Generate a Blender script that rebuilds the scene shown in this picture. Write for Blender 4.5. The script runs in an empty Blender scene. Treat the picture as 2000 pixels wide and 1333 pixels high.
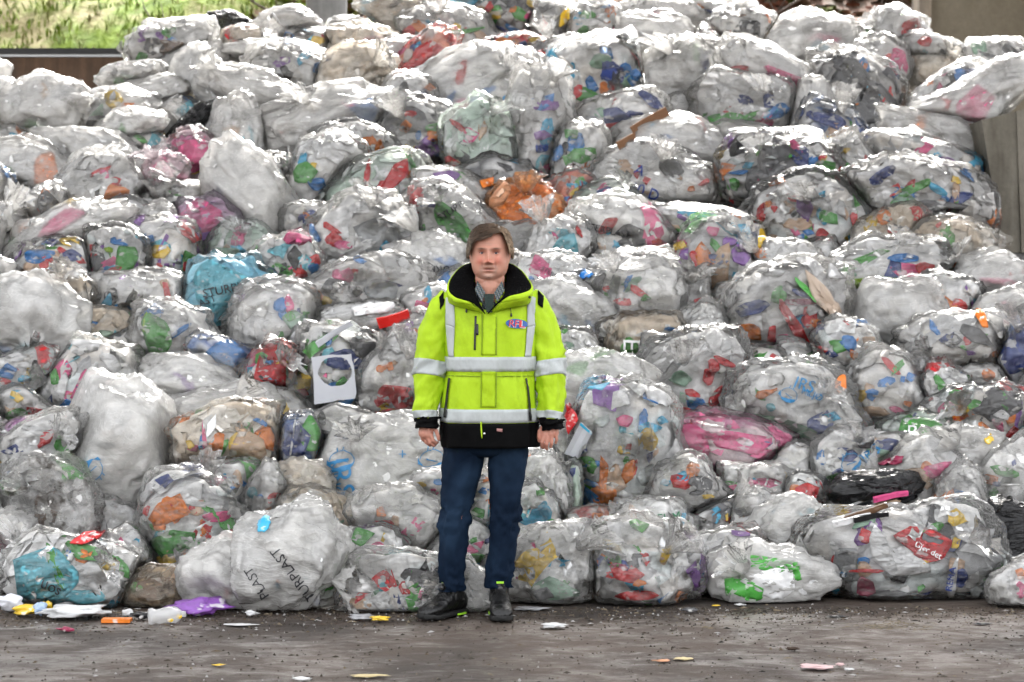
import bpy, bmesh, math, random
import numpy as np
from mathutils import Vector, Matrix
from mathutils.bvhtree import BVHTree

# ------------------------------------------------------------------ camera
SC = bpy.context.scene
COL = SC.collection
CAMY, CAMZ, F, HY = -9.2, 1.5, 3889.0, 572.0     # metres, metres, focal length in px, horizon row in px
cam = bpy.data.cameras.new('camera')
camo = bpy.data.objects.new('camera', cam)
COL.objects.link(camo)
camo.location = (0, CAMY, CAMZ)
camo.rotation_euler = (math.radians(90), 0, 0)
cam.sensor_width = 36.0
cam.lens = 70.0
cam.shift_y = -(666.5 - HY) / 2000.0
cam.clip_end = 2000
cam.dof.use_dof = True
cam.dof.focus_distance = 9.15
cam.dof.aperture_fstop = 3.2
SC.camera = camo

# ------------------------------------------------------------------ light
SUN_EL, SUN_AZ = 52.0, 12.0      # the sun stands behind the heap, beyond the back edge of the roof
w = bpy.data.worlds.new('World'); SC.world = w; w.use_nodes = True
nt = w.node_tree
bg = nt.nodes['Background']
sky = nt.nodes.new('ShaderNodeTexSky'); sky.sky_type = 'NISHITA'; sky.sun_disc = False
sky.sun_elevation = math.radians(SUN_EL); sky.sun_rotation = math.radians(SUN_AZ)
sky.air_density = 1.0; sky.dust_density = 4.0; sky.ozone_density = 1.0
hs = nt.nodes.new('ShaderNodeHueSaturation'); hs.inputs['Saturation'].default_value = 0.10
nt.links.new(sky.outputs[0], hs.inputs['Color']); nt.links.new(hs.outputs[0], bg.inputs[0])
bg.inputs[1].default_value = 0.15
sl = bpy.data.lights.new('sun', 'SUN'); sl.energy = 3.0; sl.angle = math.radians(18); sl.color = (1, 0.965, 0.91)
so = bpy.data.objects.new('sun', sl); COL.objects.link(so)
_e, _a = math.radians(SUN_EL), math.radians(SUN_AZ)
sdir = Vector((math.sin(_a) * math.cos(_e), math.cos(_a) * math.cos(_e), math.sin(_e)))   # towards the sun
so.rotation_euler = sdir.to_track_quat('Z', 'Y').to_euler()

SC.render.engine = 'CYCLES'
SC.cycles.use_denoising = True
SC.cycles.max_bounces = 7
SC.cycles.use_adaptive_sampling = True
SC.cycles.adaptive_threshold = 0.03
SC.cycles.diffuse_bounces = 3
SC.cycles.glossy_bounces = 3
SC.cycles.transmission_bounces = 6
SC.cycles.transparent_max_bounces = 11
SC.cycles.caustics_reflective = False
SC.cycles.caustics_refractive = False
SC.cycles.sample_clamp_indirect = 8
SC.view_settings.view_transform = 'Standard'
SC.view_settings.look = 'None'
SC.view_settings.gamma = 1
SC.view_settings.exposure = 2.45

# ------------------------------------------------------------------ helpers
RNG = np.random.default_rng(7)
random.seed(7)

def px2w(px, py, D):
    return np.array([(px - 1000) / F * D, D + CAMY, CAMZ - (py - HY) / F * D])

def groundD(py):
    return F * CAMZ / (py - HY)

CAMP = Vector((0, CAMY, CAMZ))
def pxray(px, py):
    return Vector(((px - 1000) / F, 1.0, -(py - HY) / F)).normalized()

def _h(ix, iy, iz, seed):
    n = (ix.astype(np.uint32) * np.uint32(374761393) + iy.astype(np.uint32) * np.uint32(668265263)
         + iz.astype(np.uint32) * np.uint32(2246822519) + np.uint32((seed * 3266489917) & 0xffffffff))
    n = (n ^ (n >> np.uint32(13))) * np.uint32(1274126177)
    n = (n ^ (n >> np.uint32(15))) * np.uint32(2654435761)
    return ((n ^ (n >> np.uint32(16))).astype(np.float64)) / 4294967295.0

def vnoise(P, seed=0):
    P = np.asarray(P, float)
    I = np.floor(P).astype(np.int64); f = P - I
    f = f * f * f * (f * (f * 6 - 15) + 10)
    x, y, z = I[..., 0], I[..., 1], I[..., 2]
    fx, fy, fz = f[..., 0], f[..., 1], f[..., 2]
    def g(a, b, c): return _h(x + a, y + b, z + c, seed)
    c00 = g(0,0,0) * (1 - fx) + g(1,0,0) * fx
    c10 = g(0,1,0) * (1 - fx) + g(1,1,0) * fx
    c01 = g(0,0,1) * (1 - fx) + g(1,0,1) * fx
    c11 = g(0,1,1) * (1 - fx) + g(1,1,1) * fx
    c0 = c00 * (1 - fy) + c10 * fy; c1 = c01 * (1 - fy) + c11 * fy
    return (c0 * (1 - fz) + c1 * fz) * 2 - 1

def fbm(P, octv=3, seed=0, gain=0.5):
    P = np.asarray(P, float); s = 0; a = 1.0
    for o in range(octv):
        s = s + a * vnoise(P * (2.03 ** o) + o * 17.3, seed + o * 31); a *= gain
    return s

def ridged(P, octv=3, seed=0, gain=0.55):
    P = np.asarray(P, float); s = 0; a = 1.0; t = 0
    for o in range(octv):
        s = s + a * (1 - np.abs(vnoise(P * (2.07 ** o) + o * 11.7, seed + o * 29))) ** 2.2; t += a; a *= gain
    return s / t

def add_color(me, cols, name='Col'):
    at = me.color_attributes.new(name, 'FLOAT_COLOR', 'POINT')
    c = np.ones((len(me.vertices), 4), np.float32); c[:, :3] = np.asarray(cols, np.float32)[:, :3]
    at.data.foreach_set('color', c.ravel())

def mesh_obj(name, V, Fc, mat=None, parent=None, smooth=True, cols=None, origin=None, fold=None, link=True):
    V = np.asarray(V, float)
    if origin is not None: V = V - np.asarray(origin, float)
    me = bpy.data.meshes.new(name)
    me.from_pydata(V.tolist(), [], Fc if isinstance(Fc, list) else Fc.tolist())
    if smooth: me.polygons.foreach_set('use_smooth', np.ones(len(me.polygons), bool))
    if cols is not None: add_color(me, cols)
    if fold is not None:
        at = me.attributes.new('fold', 'FLOAT_VECTOR', 'POINT')
        at.data.foreach_set('vector', np.asarray(fold, np.float32).ravel())
    if mat: me.materials.append(mat)
    o = bpy.data.objects.new(name, me)
    if link: COL.objects.link(o)
    if parent: o.parent = parent
    return o

def tag(o, label=None, cat=None, group=None, kind=None):
    if label: o['label'] = label
    if cat: o['category'] = cat
    if group: o['group'] = group
    if kind: o['kind'] = kind
    return o

def empty(name, loc, label=None, cat=None, group=None):
    o = bpy.data.objects.new(name, None); COL.objects.link(o); o.location = loc
    o.empty_display_size = 0.1
    return tag(o, label, cat, group)

_sph = {}
def sphere_grid(nu, nv):
    """unit sphere with both poles; returns theta, phi, faces"""
    if (nu, nv) in _sph: return _sph[(nu, nv)]
    th = [0.0]; ph = [0.0]
    for j in range(1, nv):
        for i in range(nu):
            th.append(math.pi * j / nv); ph.append(2 * math.pi * i / nu)
    th.append(math.pi); ph.append(0.0)
    Fc = []
    for i in range(nu): Fc.append((0, 1 + i, 1 + (i + 1) % nu))
    for j in range(nv - 2):
        a = 1 + j * nu; b = a + nu
        for i in range(nu):
            k = (i + 1) % nu
            Fc.append((a + i, b + i, b + k, a + k))
    last = len(th) - 1; a = 1 + (nv - 2) * nu
    for i in range(nu): Fc.append((a + i, last, a + (i + 1) % nu))
    r = (np.array(th), np.array(ph), Fc); _sph[(nu, nv)] = r
    return r

def ring_loft(rings, cap0=True, cap1=True):
    """rings: list of (n,3) arrays -> V, F (outward when rings run counter-clockwise going up)"""
    n = len(rings[0]); V = np.concatenate(rings); Fc = []
    for j in range(len(rings) - 1):
        a = j * n; b = a + n
        for i in range(n):
            k = (i + 1) % n
            Fc.append((a + i, a + k, b + k, b + i))
    V = V.tolist()
    if cap0:
        V.append(np.mean(rings[0], axis=0).tolist()); c = len(V) - 1
        for i in range(n): Fc.append((c, (i + 1) % n, i))
    if cap1:
        V.append(np.mean(rings[-1], axis=0).tolist()); c = len(V) - 1; a = (len(rings) - 1) * n
        for i in range(n): Fc.append((c, a + i, a + (i + 1) % n))
    return np.array(V), Fc

def box_vf(x0, x1, y0, y1, z0, z1):
    V = [(x0,y0,z0),(x1,y0,z0),(x1,y1,z0),(x0,y1,z0),(x0,y0,z1),(x1,y0,z1),(x1,y1,z1),(x0,y1,z1)]
    Fc = [(0,3,2,1),(4,5,6,7),(0,1,5,4),(1,2,6,5),(2,3,7,6),(3,0,4,7)]
    return V, Fc

class MB:
    def __init__(s): s.V = []; s.F = []; s.C = []; s.n = 0
    def add(s, V, Fc, col=None):
        V = np.asarray(V, float); s.V.append(V)
        s.F += [tuple(i + s.n for i in f) for f in Fc]; s.n += len(V)
        if col is not None: s.C.append(np.tile(np.asarray(col, float)[:3], (len(V), 1)) if np.ndim(col) == 1 else np.asarray(col))
    def build(s, name, mat, parent=None, smooth=True, origin=None):
        return mesh_obj(name, np.concatenate(s.V), s.F, mat, parent, smooth,
                        np.concatenate(s.C) if s.C else None, origin)

def tube_vf(pts, rad, n=10):
    pts = [np.asarray(p, float) for p in pts]; rings = []
    rad = rad if hasattr(rad, '__len__') else [rad] * len(pts)
    up = np.array([0.3, 0.9, 0.2])
    for i, p in enumerate(pts):
        t = pts[min(i + 1, len(pts) - 1)] - pts[max(i - 1, 0)]; t /= np.linalg.norm(t) + 1e-9
        e1 = np.cross(t, up); e1 /= np.linalg.norm(e1) + 1e-9; e2 = np.cross(t, e1)
        a = np.arange(n) * 2 * math.pi / n
        rings.append(p + rad[i] * (np.cos(a)[:, None] * e1 + np.sin(a)[:, None] * e2))
    return ring_loft(rings)

def smooth_path(P, n):
    """Catmull-Rom through rows of P (any width)"""
    P = np.asarray(P, float); m = len(P); out = []
    for t in np.linspace(0, m - 1, n):
        i = min(int(t), m - 2); f = t - i
        p0, p1, p2, p3 = P[max(i - 1, 0)], P[i], P[i + 1], P[min(i + 2, m - 1)]
        out.append(0.5 * ((2 * p1) + (-p0 + p2) * f + (2 * p0 - 5 * p1 + 4 * p2 - p3) * f * f + (-p0 + 3 * p1 - 3 * p2 + p3) * f ** 3))
    return np.array(out)

# ------------------------------------------------------------------ materials
class NT:
    def __init__(s, name):
        s.m = bpy.data.materials.new(name); s.m.use_nodes = True; s.t = s.m.node_tree
        s.t.nodes.clear(); s.out = s.t.nodes.new('ShaderNodeOutputMaterial')
    def n(s, typ, **kw):
        x = s.t.nodes.new('ShaderNode' + typ)
        for k, v in kw.items():
            if k.startswith('i_'):
                key = k[2:]; key = int(key) if key.isdigit() else key.replace('_', ' ')
                x.inputs[key].default_value = v
            else: setattr(x, k, v)
        return x
    def l(s, a, b): s.t.links.new(a, b)
    def math(s, op, a, b=None, clamp=False):
        x = s.t.nodes.new('ShaderNodeMath'); x.operation = op; x.use_clamp = clamp
        for i, v in enumerate((a, b)):
            if v is None: continue
            if isinstance(v, (int, float)): x.inputs[i].default_value = v
            else: s.l(v, x.inputs[i])
        return x.outputs[0]
    def mixc(s, fac, a, b, blend='MIX'):
        x = s.t.nodes.new('ShaderNodeMix'); x.data_type = 'RGBA'; x.blend_type = blend
        for i, v in ((0, fac), (6, a), (7, b)):
            if isinstance(v, (int, float)): x.inputs[i].default_value = v
            elif isinstance(v, tuple): x.inputs[i].default_value = (*v[:3], 1)
            else: s.l(v, x.inputs[i])
        return x.outputs[2]
    def ramp(s, src, stops):
        x = s.t.nodes.new('ShaderNodeValToRGB'); e = x.color_ramp.elements
        while len(e) < len(stops): e.new(0.5)
        for el, (p, c) in zip(e, stops):
            el.position = p; el.color = (c, c, c, 1) if isinstance(c, (int, float)) else (*c, 1)
        s.l(src, x.inputs[0]); return x.outputs[0]

def noise_node(T, vec, scale, detail=3, rough=0.55, typ=None, dist=0):
    x = T.n('TexNoise', i_Scale=scale, i_Detail=detail, i_Roughness=rough, i_Distortion=dist)
    if typ: x.noise_type = typ
    if vec is not None: T.l(vec, x.inputs['Vector'])
    return x.outputs[0]

_mats = {}
def paint(name, col, rough=0.5, metal=0.0, spec=0.5, var=0.12, bump=0.0, bscale=60, trans=0.0, sheen=0.0):
    """plain procedural material: base colour with some noise in value and relief"""
    if name in _mats: return _mats[name]
    T = NT(name); p = T.n('BsdfPrincipled')
    tc = T.n('TexCoord').outputs['Object']
    nz = noise_node(T, tc, 9.0, 4)
    k = T.math('ADD', T.math('MULTIPLY', nz, 2 * var), 1 - var)
    cc = T.mixc(1.0, tuple(col), k, 'MULTIPLY')
    T.l(cc, p.inputs['Base Color'])
    p.inputs['Roughness'].default_value = rough; p.inputs['Metallic'].default_value = metal
    p.inputs['Specular IOR Level'].default_value = spec
    p.inputs['Sheen Weight'].default_value = sheen
    if trans: p.inputs['Alpha'].default_value = 1 - trans
    if bump:
        b = T.n('Bump', i_Strength=bump, i_Distance=0.01); T.l(noise_node(T, tc, bscale, 4), b.inputs['Height'])
        T.l(b.outputs[0], p.inputs['Normal'])
    T.l(p.outputs[0], T.out.inputs[0]); _mats[name] = T.m
    return T.m

def wrapper_mat(name, col):
    """printed packaging film: base colour broken by pale and dark areas of print"""
    T = NT(name); p = T.n('BsdfPrincipled', i_Roughness=0.3)
    tc = T.n('TexCoord').outputs['Object']
    mp = T.n('Mapping'); mp.inputs['Scale'].default_value = (1, 1, 1.9); mp.inputs['Rotation'].default_value = (0.4, 0.6, 0.3); T.l(tc, mp.inputs[0])
    a = noise_node(T, mp.outputs[0], 11.0, 2, 0.5); b_ = noise_node(T, mp.outputs[0], 17.0, 2, 0.5); k = noise_node(T, tc, 9.0, 4)
    c = T.mixc(T.math('MULTIPLY', T.ramp(a, [(0.62, 0.0), (0.66, 1.0)]), 0.7), tuple(col), (0.78, 0.77, 0.75))
    c = T.mixc(T.math('MULTIPLY', T.ramp(b_, [(0.30, 1.0), (0.34, 0.0)]), 0.6), c, tuple(v * 0.3 + 0.01 for v in col))
    c = T.mixc(1.0, c, T.math('ADD', T.math('MULTIPLY', k, 0.5), 0.72), 'MULTIPLY')
    T.l(c, p.inputs['Base Color'])
    b = T.n('Bump', i_Strength=0.6, i_Distance=0.012); T.l(noise_node(T, tc, 28, 3, 0.6, 'RIDGED_MULTIFRACTAL'), b.inputs['Height']); T.l(b.outputs[0], p.inputs['Normal'])
    T.l(p.outputs[0], T.out.inputs[0]); return T.m

def vcol_mat(name, rough=0.5, spec=0.4, bump=0.3, bscale=40, bdist=0.01, sss=0.0, btyp=None, prints=False):
    T = NT(name); p = T.n('BsdfPrincipled')
    a = T.n('Attribute', attribute_name='Col'); tc = T.n('TexCoord').outputs['Object']
    nz = noise_node(T, tc, 25.0, 3)
    k = T.math('ADD', T.math('MULTIPLY', nz, 0.3), 0.85)
    cc = T.mixc(1.0, a.outputs['Color'], k, 'MULTIPLY')
    if prints:
        n1 = noise_node(T, tc, 30.0, 2, 0.5); n2 = noise_node(T, tc, 44.0, 3, 0.6)
        cc = T.mixc(T.math('MULTIPLY', T.ramp(n1, [(0.62, 0.0), (0.66, 1.0)]), 0.6), cc, (0.80, 0.79, 0.77))
        cc = T.mixc(T.math('MULTIPLY', T.ramp(n2, [(0.32, 1.0), (0.36, 0.0)]), 0.55), cc, (0.05, 0.05, 0.06))
    T.l(cc, p.inputs['Base Color'])
    p.inputs['Roughness'].default_value = rough; p.inputs['Specular IOR Level'].default_value = spec
    if sss:
        p.inputs['Subsurface Weight'].default_value = sss; p.inputs['Subsurface Radius'].default_value = (0.012, 0.005, 0.003)
        p.inputs['Subsurface Scale'].default_value = 0.6
    b = T.n('Bump', i_Strength=bump, i_Distance=bdist); T.l(noise_node(T, tc, bscale, 4, typ=btyp), b.inputs['Height'])
    T.l(b.outputs[0], p.inputs['Normal']); T.l(p.outputs[0], T.out.inputs[0])
    return T.m

def film_mat(name, gloss=0.16, bump=0.55, dirt=0.0):
    """thin plastic film: part clear, part milky, with a crinkled gloss; haze and tint come from the object"""
    T = NT(name)
    fo = T.n('Attribute', attribute_name='fold').outputs['Vector']
    tc = T.n('TexCoord').outputs['Object']
    hz = T.n('Attribute', attribute_name='haze', attribute_type='OBJECT').outputs['Fac']
    ti = T.n('Attribute', attribute_name='tint', attribute_type='OBJECT').outputs['Color']
    wr = T.n('VectorMath', operation='ADD')
    nv = T.n('TexNoise', i_Scale=4.0, i_Detail=2.0); T.l(tc, nv.inputs['Vector'])
    sc = T.n('VectorMath', operation='SCALE'); sc.inputs[3].default_value = 0.16
    T.l(nv.outputs['Color'], sc.inputs[0]); T.l(tc, wr.inputs[0]); T.l(sc.outputs[0], wr.inputs[1])
    vo = T.n('TexVoronoi', feature='DISTANCE_TO_EDGE', i_Scale=14.0); T.l(wr.outputs[0], vo.inputs['Vector'])
    cr = noise_node(T, wr.outputs[0], 24.0, 4, 0.6, 'RIDGED_MULTIFRACTAL')
    st = noise_node(T, fo, 6.0, 4, 0.62, None, 0.5)
    # long tension folds in two directions, taking turns over the surface
    dirs = []
    for rot in ((0.3, 0.5, 0.9), (1.1, -0.7, -0.5)):
        mp = T.n('Mapping'); mp.inputs['Rotation'].default_value = rot; mp.inputs['Scale'].default_value = (3.0, 22.0, 18.0)
        T.l(wr.outputs[0], mp.inputs[0]); dirs.append(noise_node(T, mp.outputs[0], 1.0, 3, 0.6))
    mask = T.ramp(noise_node(T, tc, 5.0, 1), [(0.42, 0.0), (0.58, 1.0)])
    mx = T.n('Mix'); T.l(mask, mx.inputs[0]); T.l(dirs[0], mx.inputs[2]); T.l(dirs[1], mx.inputs[3])
    lf = T.math('ABSOLUTE', T.math('SUBTRACT', mx.outputs[0], 0.5))
    hgt = T.math('ADD', T.math('ADD', T.math('MULTIPLY', T.math('MINIMUM', vo.outputs[0], 0.2), 0.2), T.math('MULTIPLY', lf, -3.8)),
                 T.math('ADD', T.math('MULTIPLY', cr, 0.02), T.math('MULTIPLY', st, 2.3)))
    wk = T.n('Attribute', attribute_name='wrinkle', attribute_type='OBJECT').outputs['Fac']
    b = T.n('Bump', i_Strength=bump, i_Distance=0.035); T.l(hgt, b.inputs['Height']); T.l(T.math('MULTIPLY', wk, bump), b.inputs['Strength'])
    mod = noise_node(T, tc, 6.0, 4, 0.6)
    hf = T.math('MULTIPLY', hz, T.math('ADD', T.math('MULTIPLY', mod, 1.5), 0.1), True)
    # creases and doubled film look milkier
    hf = T.math('ADD', hf, T.math('ADD', T.ramp(st, [(0.62, 0.0), (0.82, 0.13)]), T.ramp(lf, [(0.0, 0.12), (0.02, 0.0)])), True)
    colr = ti
    if dirt:
        dn = noise_node(T, tc, 9.0, 6, 0.7)
        dm = T.ramp(dn, [(0.50, 0.0), (0.62, 1.0)])
        df = T.math('MULTIPLY', dm, dirt)
        colr = T.mixc(df, ti, (0.06, 0.045, 0.03)); hf = T.math('ADD', hf, T.math('MULTIPLY', df, 0.6), True)
    di = T.n('BsdfDiffuse'); tr = T.n('BsdfTranslucent'); cl = T.n('BsdfTransparent')
    for s_ in (di, tr): T.l(colr, s_.inputs['Color']); T.l(b.outputs[0], s_.inputs['Normal'])
    T.l(T.mixc(0.25, (1, 1, 1), ti), cl.inputs['Color'])
    m1 = T.n('MixShader', i_0=0.45); T.l(di.outputs[0], m1.inputs[1]); T.l(tr.outputs[0], m1.inputs[2])
    m2 = T.n('MixShader'); T.l(hf, m2.inputs[0]); T.l(cl.outputs[0], m2.inputs[1]); T.l(m1.outputs[0], m2.inputs[2])
    gl = T.n('BsdfGlossy', i_Roughness=gloss); T.l(b.outputs[0], gl.inputs['Normal'])
    fr = T.n('Fresnel', i_IOR=1.5); T.l(b.outputs[0], fr.inputs['Normal'])
    m3 = T.n('MixShader'); T.l(T.math('MULTIPLY', fr.outputs[0], 1.05, True), m3.inputs[0])
    T.l(m2.outputs[0], m3.inputs[1]); T.l(gl.outputs[0], m3.inputs[2])
    T.l(m3.outputs[0], T.out.inputs[0])
    return T.m
# ================================================================== the setting
def ground_mat():
    T = NT('floor_concrete'); p = T.n('BsdfPrincipled')
    tc = T.n('TexCoord').outputs['Object']
    mp = T.n('Mapping'); mp.inputs['Scale'].default_value = (0.9, 1.4, 1); T.l(tc, mp.inputs[0])      # scraped sideways by the loader
    mp2 = T.n('Mapping'); mp2.inputs['Scale'].default_value = (2.4, 4.2, 1); T.l(tc, mp2.inputs[0])
    a = noise_node(T, mp.outputs[0], 1.6, 8, 0.66, None, 0.8)
    s = noise_node(T, mp2.outputs[0], 2.2, 8, 0.72, None, 0.5)
    f = noise_node(T, tc, 60, 5, 0.7)
    big = noise_node(T, tc, 0.8, 4, 0.6)
    c = T.mixc(T.ramp(a, [(0.34, 0.0), (0.64, 1.0)]), (0.033, 0.025, 0.020), (0.080, 0.063, 0.053))
    c = T.mixc(T.math('MULTIPLY', T.ramp(s, [(0.36, 1.0), (0.47, 0.0)]), 0.65), c, (0.042, 0.031, 0.025))
    c = T.mixc(T.math('MULTIPLY', T.ramp(s, [(0.56, 0.0), (0.68, 1.0)]), 0.75), c, (0.17, 0.155, 0.145))
    c = T.mixc(0.6, c, T.ramp(f, [(0.3, (0.42, 0.42, 0.42)), (0.7, (1, 1, 1))]), 'MULTIPLY')
    c = T.mixc(T.math('MULTIPLY', T.ramp(big, [(0.4, 0.0), (0.6, 1.0)]), 0.4), c, (0.12, 0.085, 0.062))
    T.l(c, p.inputs['Base Color'])
    wet = T.ramp(T.math('ADD', T.math('MULTIPLY', a, 0.55), T.math('MULTIPLY', s, 0.5)), [(0.47, 0.92), (0.60, 0.42)])
    T.l(wet, p.inputs['Roughness'])
    b = T.n('Bump', i_Strength=0.6, i_Distance=0.008)
    T.l(T.math('ADD', f, T.math('MULTIPLY', s, 1.2)), b.inputs['Height']); T.l(b.outputs[0], p.inputs['Normal'])
    T.l(p.outputs[0], T.out.inputs[0]); return T.m

# one sheet to the horizon, finer where the camera looks
xs = np.concatenate([[-900, -200, -40, -12], np.linspace(-5, 5, 120), [12, 40, 200, 900]])
ys = np.concatenate([[-900, -200, -40, -14], np.linspace(-5, 2, 120), [6, 14, 40, 200, 900]])
GX, GY = np.meshgrid(xs, ys)
P = np.stack([GX, GY, 0 * GX], -1)
inz = (np.abs(GX) < 5.1) & (GY > -5.1) & (GY < 2.1)
GZ = np.where(inz, 0.004 * fbm(P * [1.2, 4, 1], 4, 5) - 0.004, -0.004)
nx = len(xs)
gf = [(j * nx + i, j * nx + i + 1, (j + 1) * nx + i + 1, (j + 1) * nx + i) for j in range(len(ys) - 1) for i in range(nx - 1)]
tag(mesh_obj('ground', np.stack([GX, GY, GZ], -1).reshape(-1, 3), gf, ground_mat()), kind='structure')

def concrete_mat(name, c0, c1, stain=(0.05, 0.04, 0.03), vscale=(6, 6, 0.7)):
    T = NT(name); p = T.n('BsdfPrincipled', i_Roughness=0.88)
    tc = T.n('TexCoord').outputs['Object']
    mp = T.n('Mapping'); mp.inputs['Scale'].default_value = vscale; T.l(tc, mp.inputs[0])
    a = noise_node(T, mp.outputs[0], 1.4, 6, 0.65); b_ = noise_node(T, tc, 18, 5, 0.7)
    c = T.mixc(T.ramp(a, [(0.35, 0.0), (0.65, 1.0)]), c0, c1)
    st = noise_node(T, mp.outputs[0], 0.7, 4, 0.6)
    c = T.mixc(T.math('MULTIPLY', T.ramp(st, [(0.52, 0.0), (0.66, 1.0)]), 0.75), c, stain)
    c = T.mixc(0.5, c, T.ramp(b_, [(0.3, 0.55), (0.7, 1.0)]), 'MULTIPLY')
    T.l(c, p.inputs['Base Color'])
    bm = T.n('Bump', i_Strength=0.5, i_Distance=0.01); T.l(b_, bm.inputs['Height']); T.l(bm.outputs[0], p.inputs['Normal'])
    T.l(p.outputs[0], T.out.inputs[0]); return T.m

# --- retaining wall behind the left side of the heap, rust-brown under a dark coping with a pale flashing
WD = 17.6
def wx(px, D=WD): return (px - 1000) / F * D
def wz(py, D=WD): return CAMZ - (py - HY) / F * D
WY = WD + CAMY
bw = empty('retaining_wall', (wx(300), WY, 0), 'rust-brown wall under a dark coping below the green bank', 'wall')
V, Fc = box_vf(wx(-500), wx(1180), WY, WY + 0.3, 0, wz(112))
mesh_obj('wall_face', V, Fc, concrete_mat('rusty_wall', (0.085, 0.055, 0.038), (0.19, 0.115, 0.07), (0.05, 0.04, 0.035)), bw, False, origin=bw.location)
V, Fc = box_vf(wx(-500), wx(1180), WY - 0.035, WY + 0.32, wz(112), wz(107))
mesh_obj('flashing', V, Fc, paint('zinc_flashing', (0.45, 0.46, 0.47), 0.4, 0.6), bw, False, origin=bw.location)
V, Fc = box_vf(wx(-500), wx(1180), WY - 0.06, WY + 0.34, wz(107), wz(96))
mesh_obj('coping', V, Fc, paint('dark_coping', (0.022, 0.022, 0.024), 0.6, bump=0.3), bw, False, origin=bw.location)

# --- concrete panel wall behind the right side of the heap
cw = empty('panel_wall', (wx(1900), WY - 0.1, 0), 'tall mossy brown concrete panel wall at the top right', 'wall')
cm = concrete_mat('mossy_concrete', (0.17, 0.145, 0.10), (0.25, 0.22, 0.165), (0.11, 0.09, 0.055), (1.6, 1.6, 0.9))
for a_, b_ in ((1811, 2075), (2080, 2350)):
    V, Fc = box_vf(wx(a_), wx(b_), WY - 0.1, WY + 0.15, 0, 5.6)
    mesh_obj('panel', V, Fc, cm, cw, False, origin=cw.location)
V, Fc = box_vf(wx(1786), wx(1810), WY - 0.2, WY + 0.12, 0, 5.7)
mesh_obj('post', V, Fc, concrete_mat('post_concrete', (0.30, 0.25, 0.19), (0.42, 0.36, 0.29)), cw, False, origin=cw.location)

# --- open shed: the column seen over the crest, and an unseen roof, its edges placed to shade the heap's front
sh = empty('open_shed', (wx(640, 17.0), 17.0 + CAMY, 0), 'round grey column of the open shed standing behind the crest', 'shed')
n = 32; a = np.arange(n) * 2 * math.pi / n
r_ = 0.175
rings = [np.stack([wx(638, 17.0) + r_ * np.cos(a), 17.0 + CAMY + r_ * np.sin(a), np.full(n, z)], -1) for z in (0, 1.5, 3, 4.5, 6.45)]
V, Fc = ring_loft(rings)
mesh_obj('column', V, Fc, concrete_mat('column_concrete', (0.20, 0.20, 0.20), (0.34, 0.34, 0.33), (0.12, 0.11, 0.10)), sh, origin=sh.location)
ROOF_Y0, ROOF_Y1, ROOF_Z = 0.3, 6.5, 6.6
V, Fc = box_vf(-11, 11, ROOF_Y0, ROOF_Y1, ROOF_Z, ROOF_Z + 0.25)
mesh_obj('roof', V, Fc, paint('roof_sheet', (0.30, 0.30, 0.29), 0.6), sh, False, origin=sh.location)
V, Fc = box_vf(-11, 11, 7.72, 7.98, 6.2, 6.45)
mesh_obj('roof_beam', V, Fc, paint('steel_beam', (0.16, 0.16, 0.16), 0.5), sh, False, origin=sh.location)
for bx in (-7.5, -3.0, 3.0, 7.5):
    V, Fc = box_vf(bx - 0.1, bx + 0.1, ROOF_Y0, 8.3, ROOF_Z - 0.28, ROOF_Z - 0.01)
    mesh_obj('rafter', V, Fc, paint('steel_beam', (0.16, 0.16, 0.16), 0.5), sh, False, origin=sh.location)

# --- L-shaped concrete bay wall at the right edge, grooved, in two courses
bay = empty('bay_wall', (wx(2040, 12.9), 12.9 + CAMY, 0), 'grey grooved concrete bay wall at the right edge of the heap', 'wall')
baym = concrete_mat('bay_concrete', (0.13, 0.118, 0.092), (0.25, 0.23, 0.19), (0.05, 0.042, 0.028), (4, 4, 0.8))
BD = 12.75
def prism_px(poly, D, th, mat, parent, name):
    f = [px2w(x, y, D) for x, y in poly]; b = [p + np.array([0, th, 0]) for p in f]; k = len(poly)
    Fc = [tuple(range(k))[::-1], tuple(range(k, 2 * k))] + [(i, (i + 1) % k, k + (i + 1) % k, k + i) for i in range(k)]
    return mesh_obj(name, np.array(f + b), Fc, mat, parent, False, origin=parent.location)
edges_t = [1916, 1984, 2115]
edges_b = [1958, 1994, 2115]
for i in range(2):
    gap = 1.5
    t0, t1, b0, b1 = edges_t[i] + gap, edges_t[i + 1], edges_b[i] + gap, edges_b[i + 1]
    yt0 = 236 - (t0 - 1914) * 0.26; yt1 = 236 - (t1 - 1914) * 0.26
    prism_px([(t0, yt0), (t1, yt1), (b1, 494), (b0, 494)], BD + (0.0 if i % 2 else 0.02), 0.5, baym, bay, 'board_mark')
prism_px([(1922, 246), (2110, 190), (2110, 492), (1968, 492)], BD + 0.08, 0.6, paint('bay_joint', (0.07, 0.06, 0.045), 0.9), bay, 'wall_core')
prism_px([(1972, 502), (2125, 502), (2125, 1010), (1990, 1010)], BD + 0.02, 0.6, baym, bay, 'lower_course')

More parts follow.
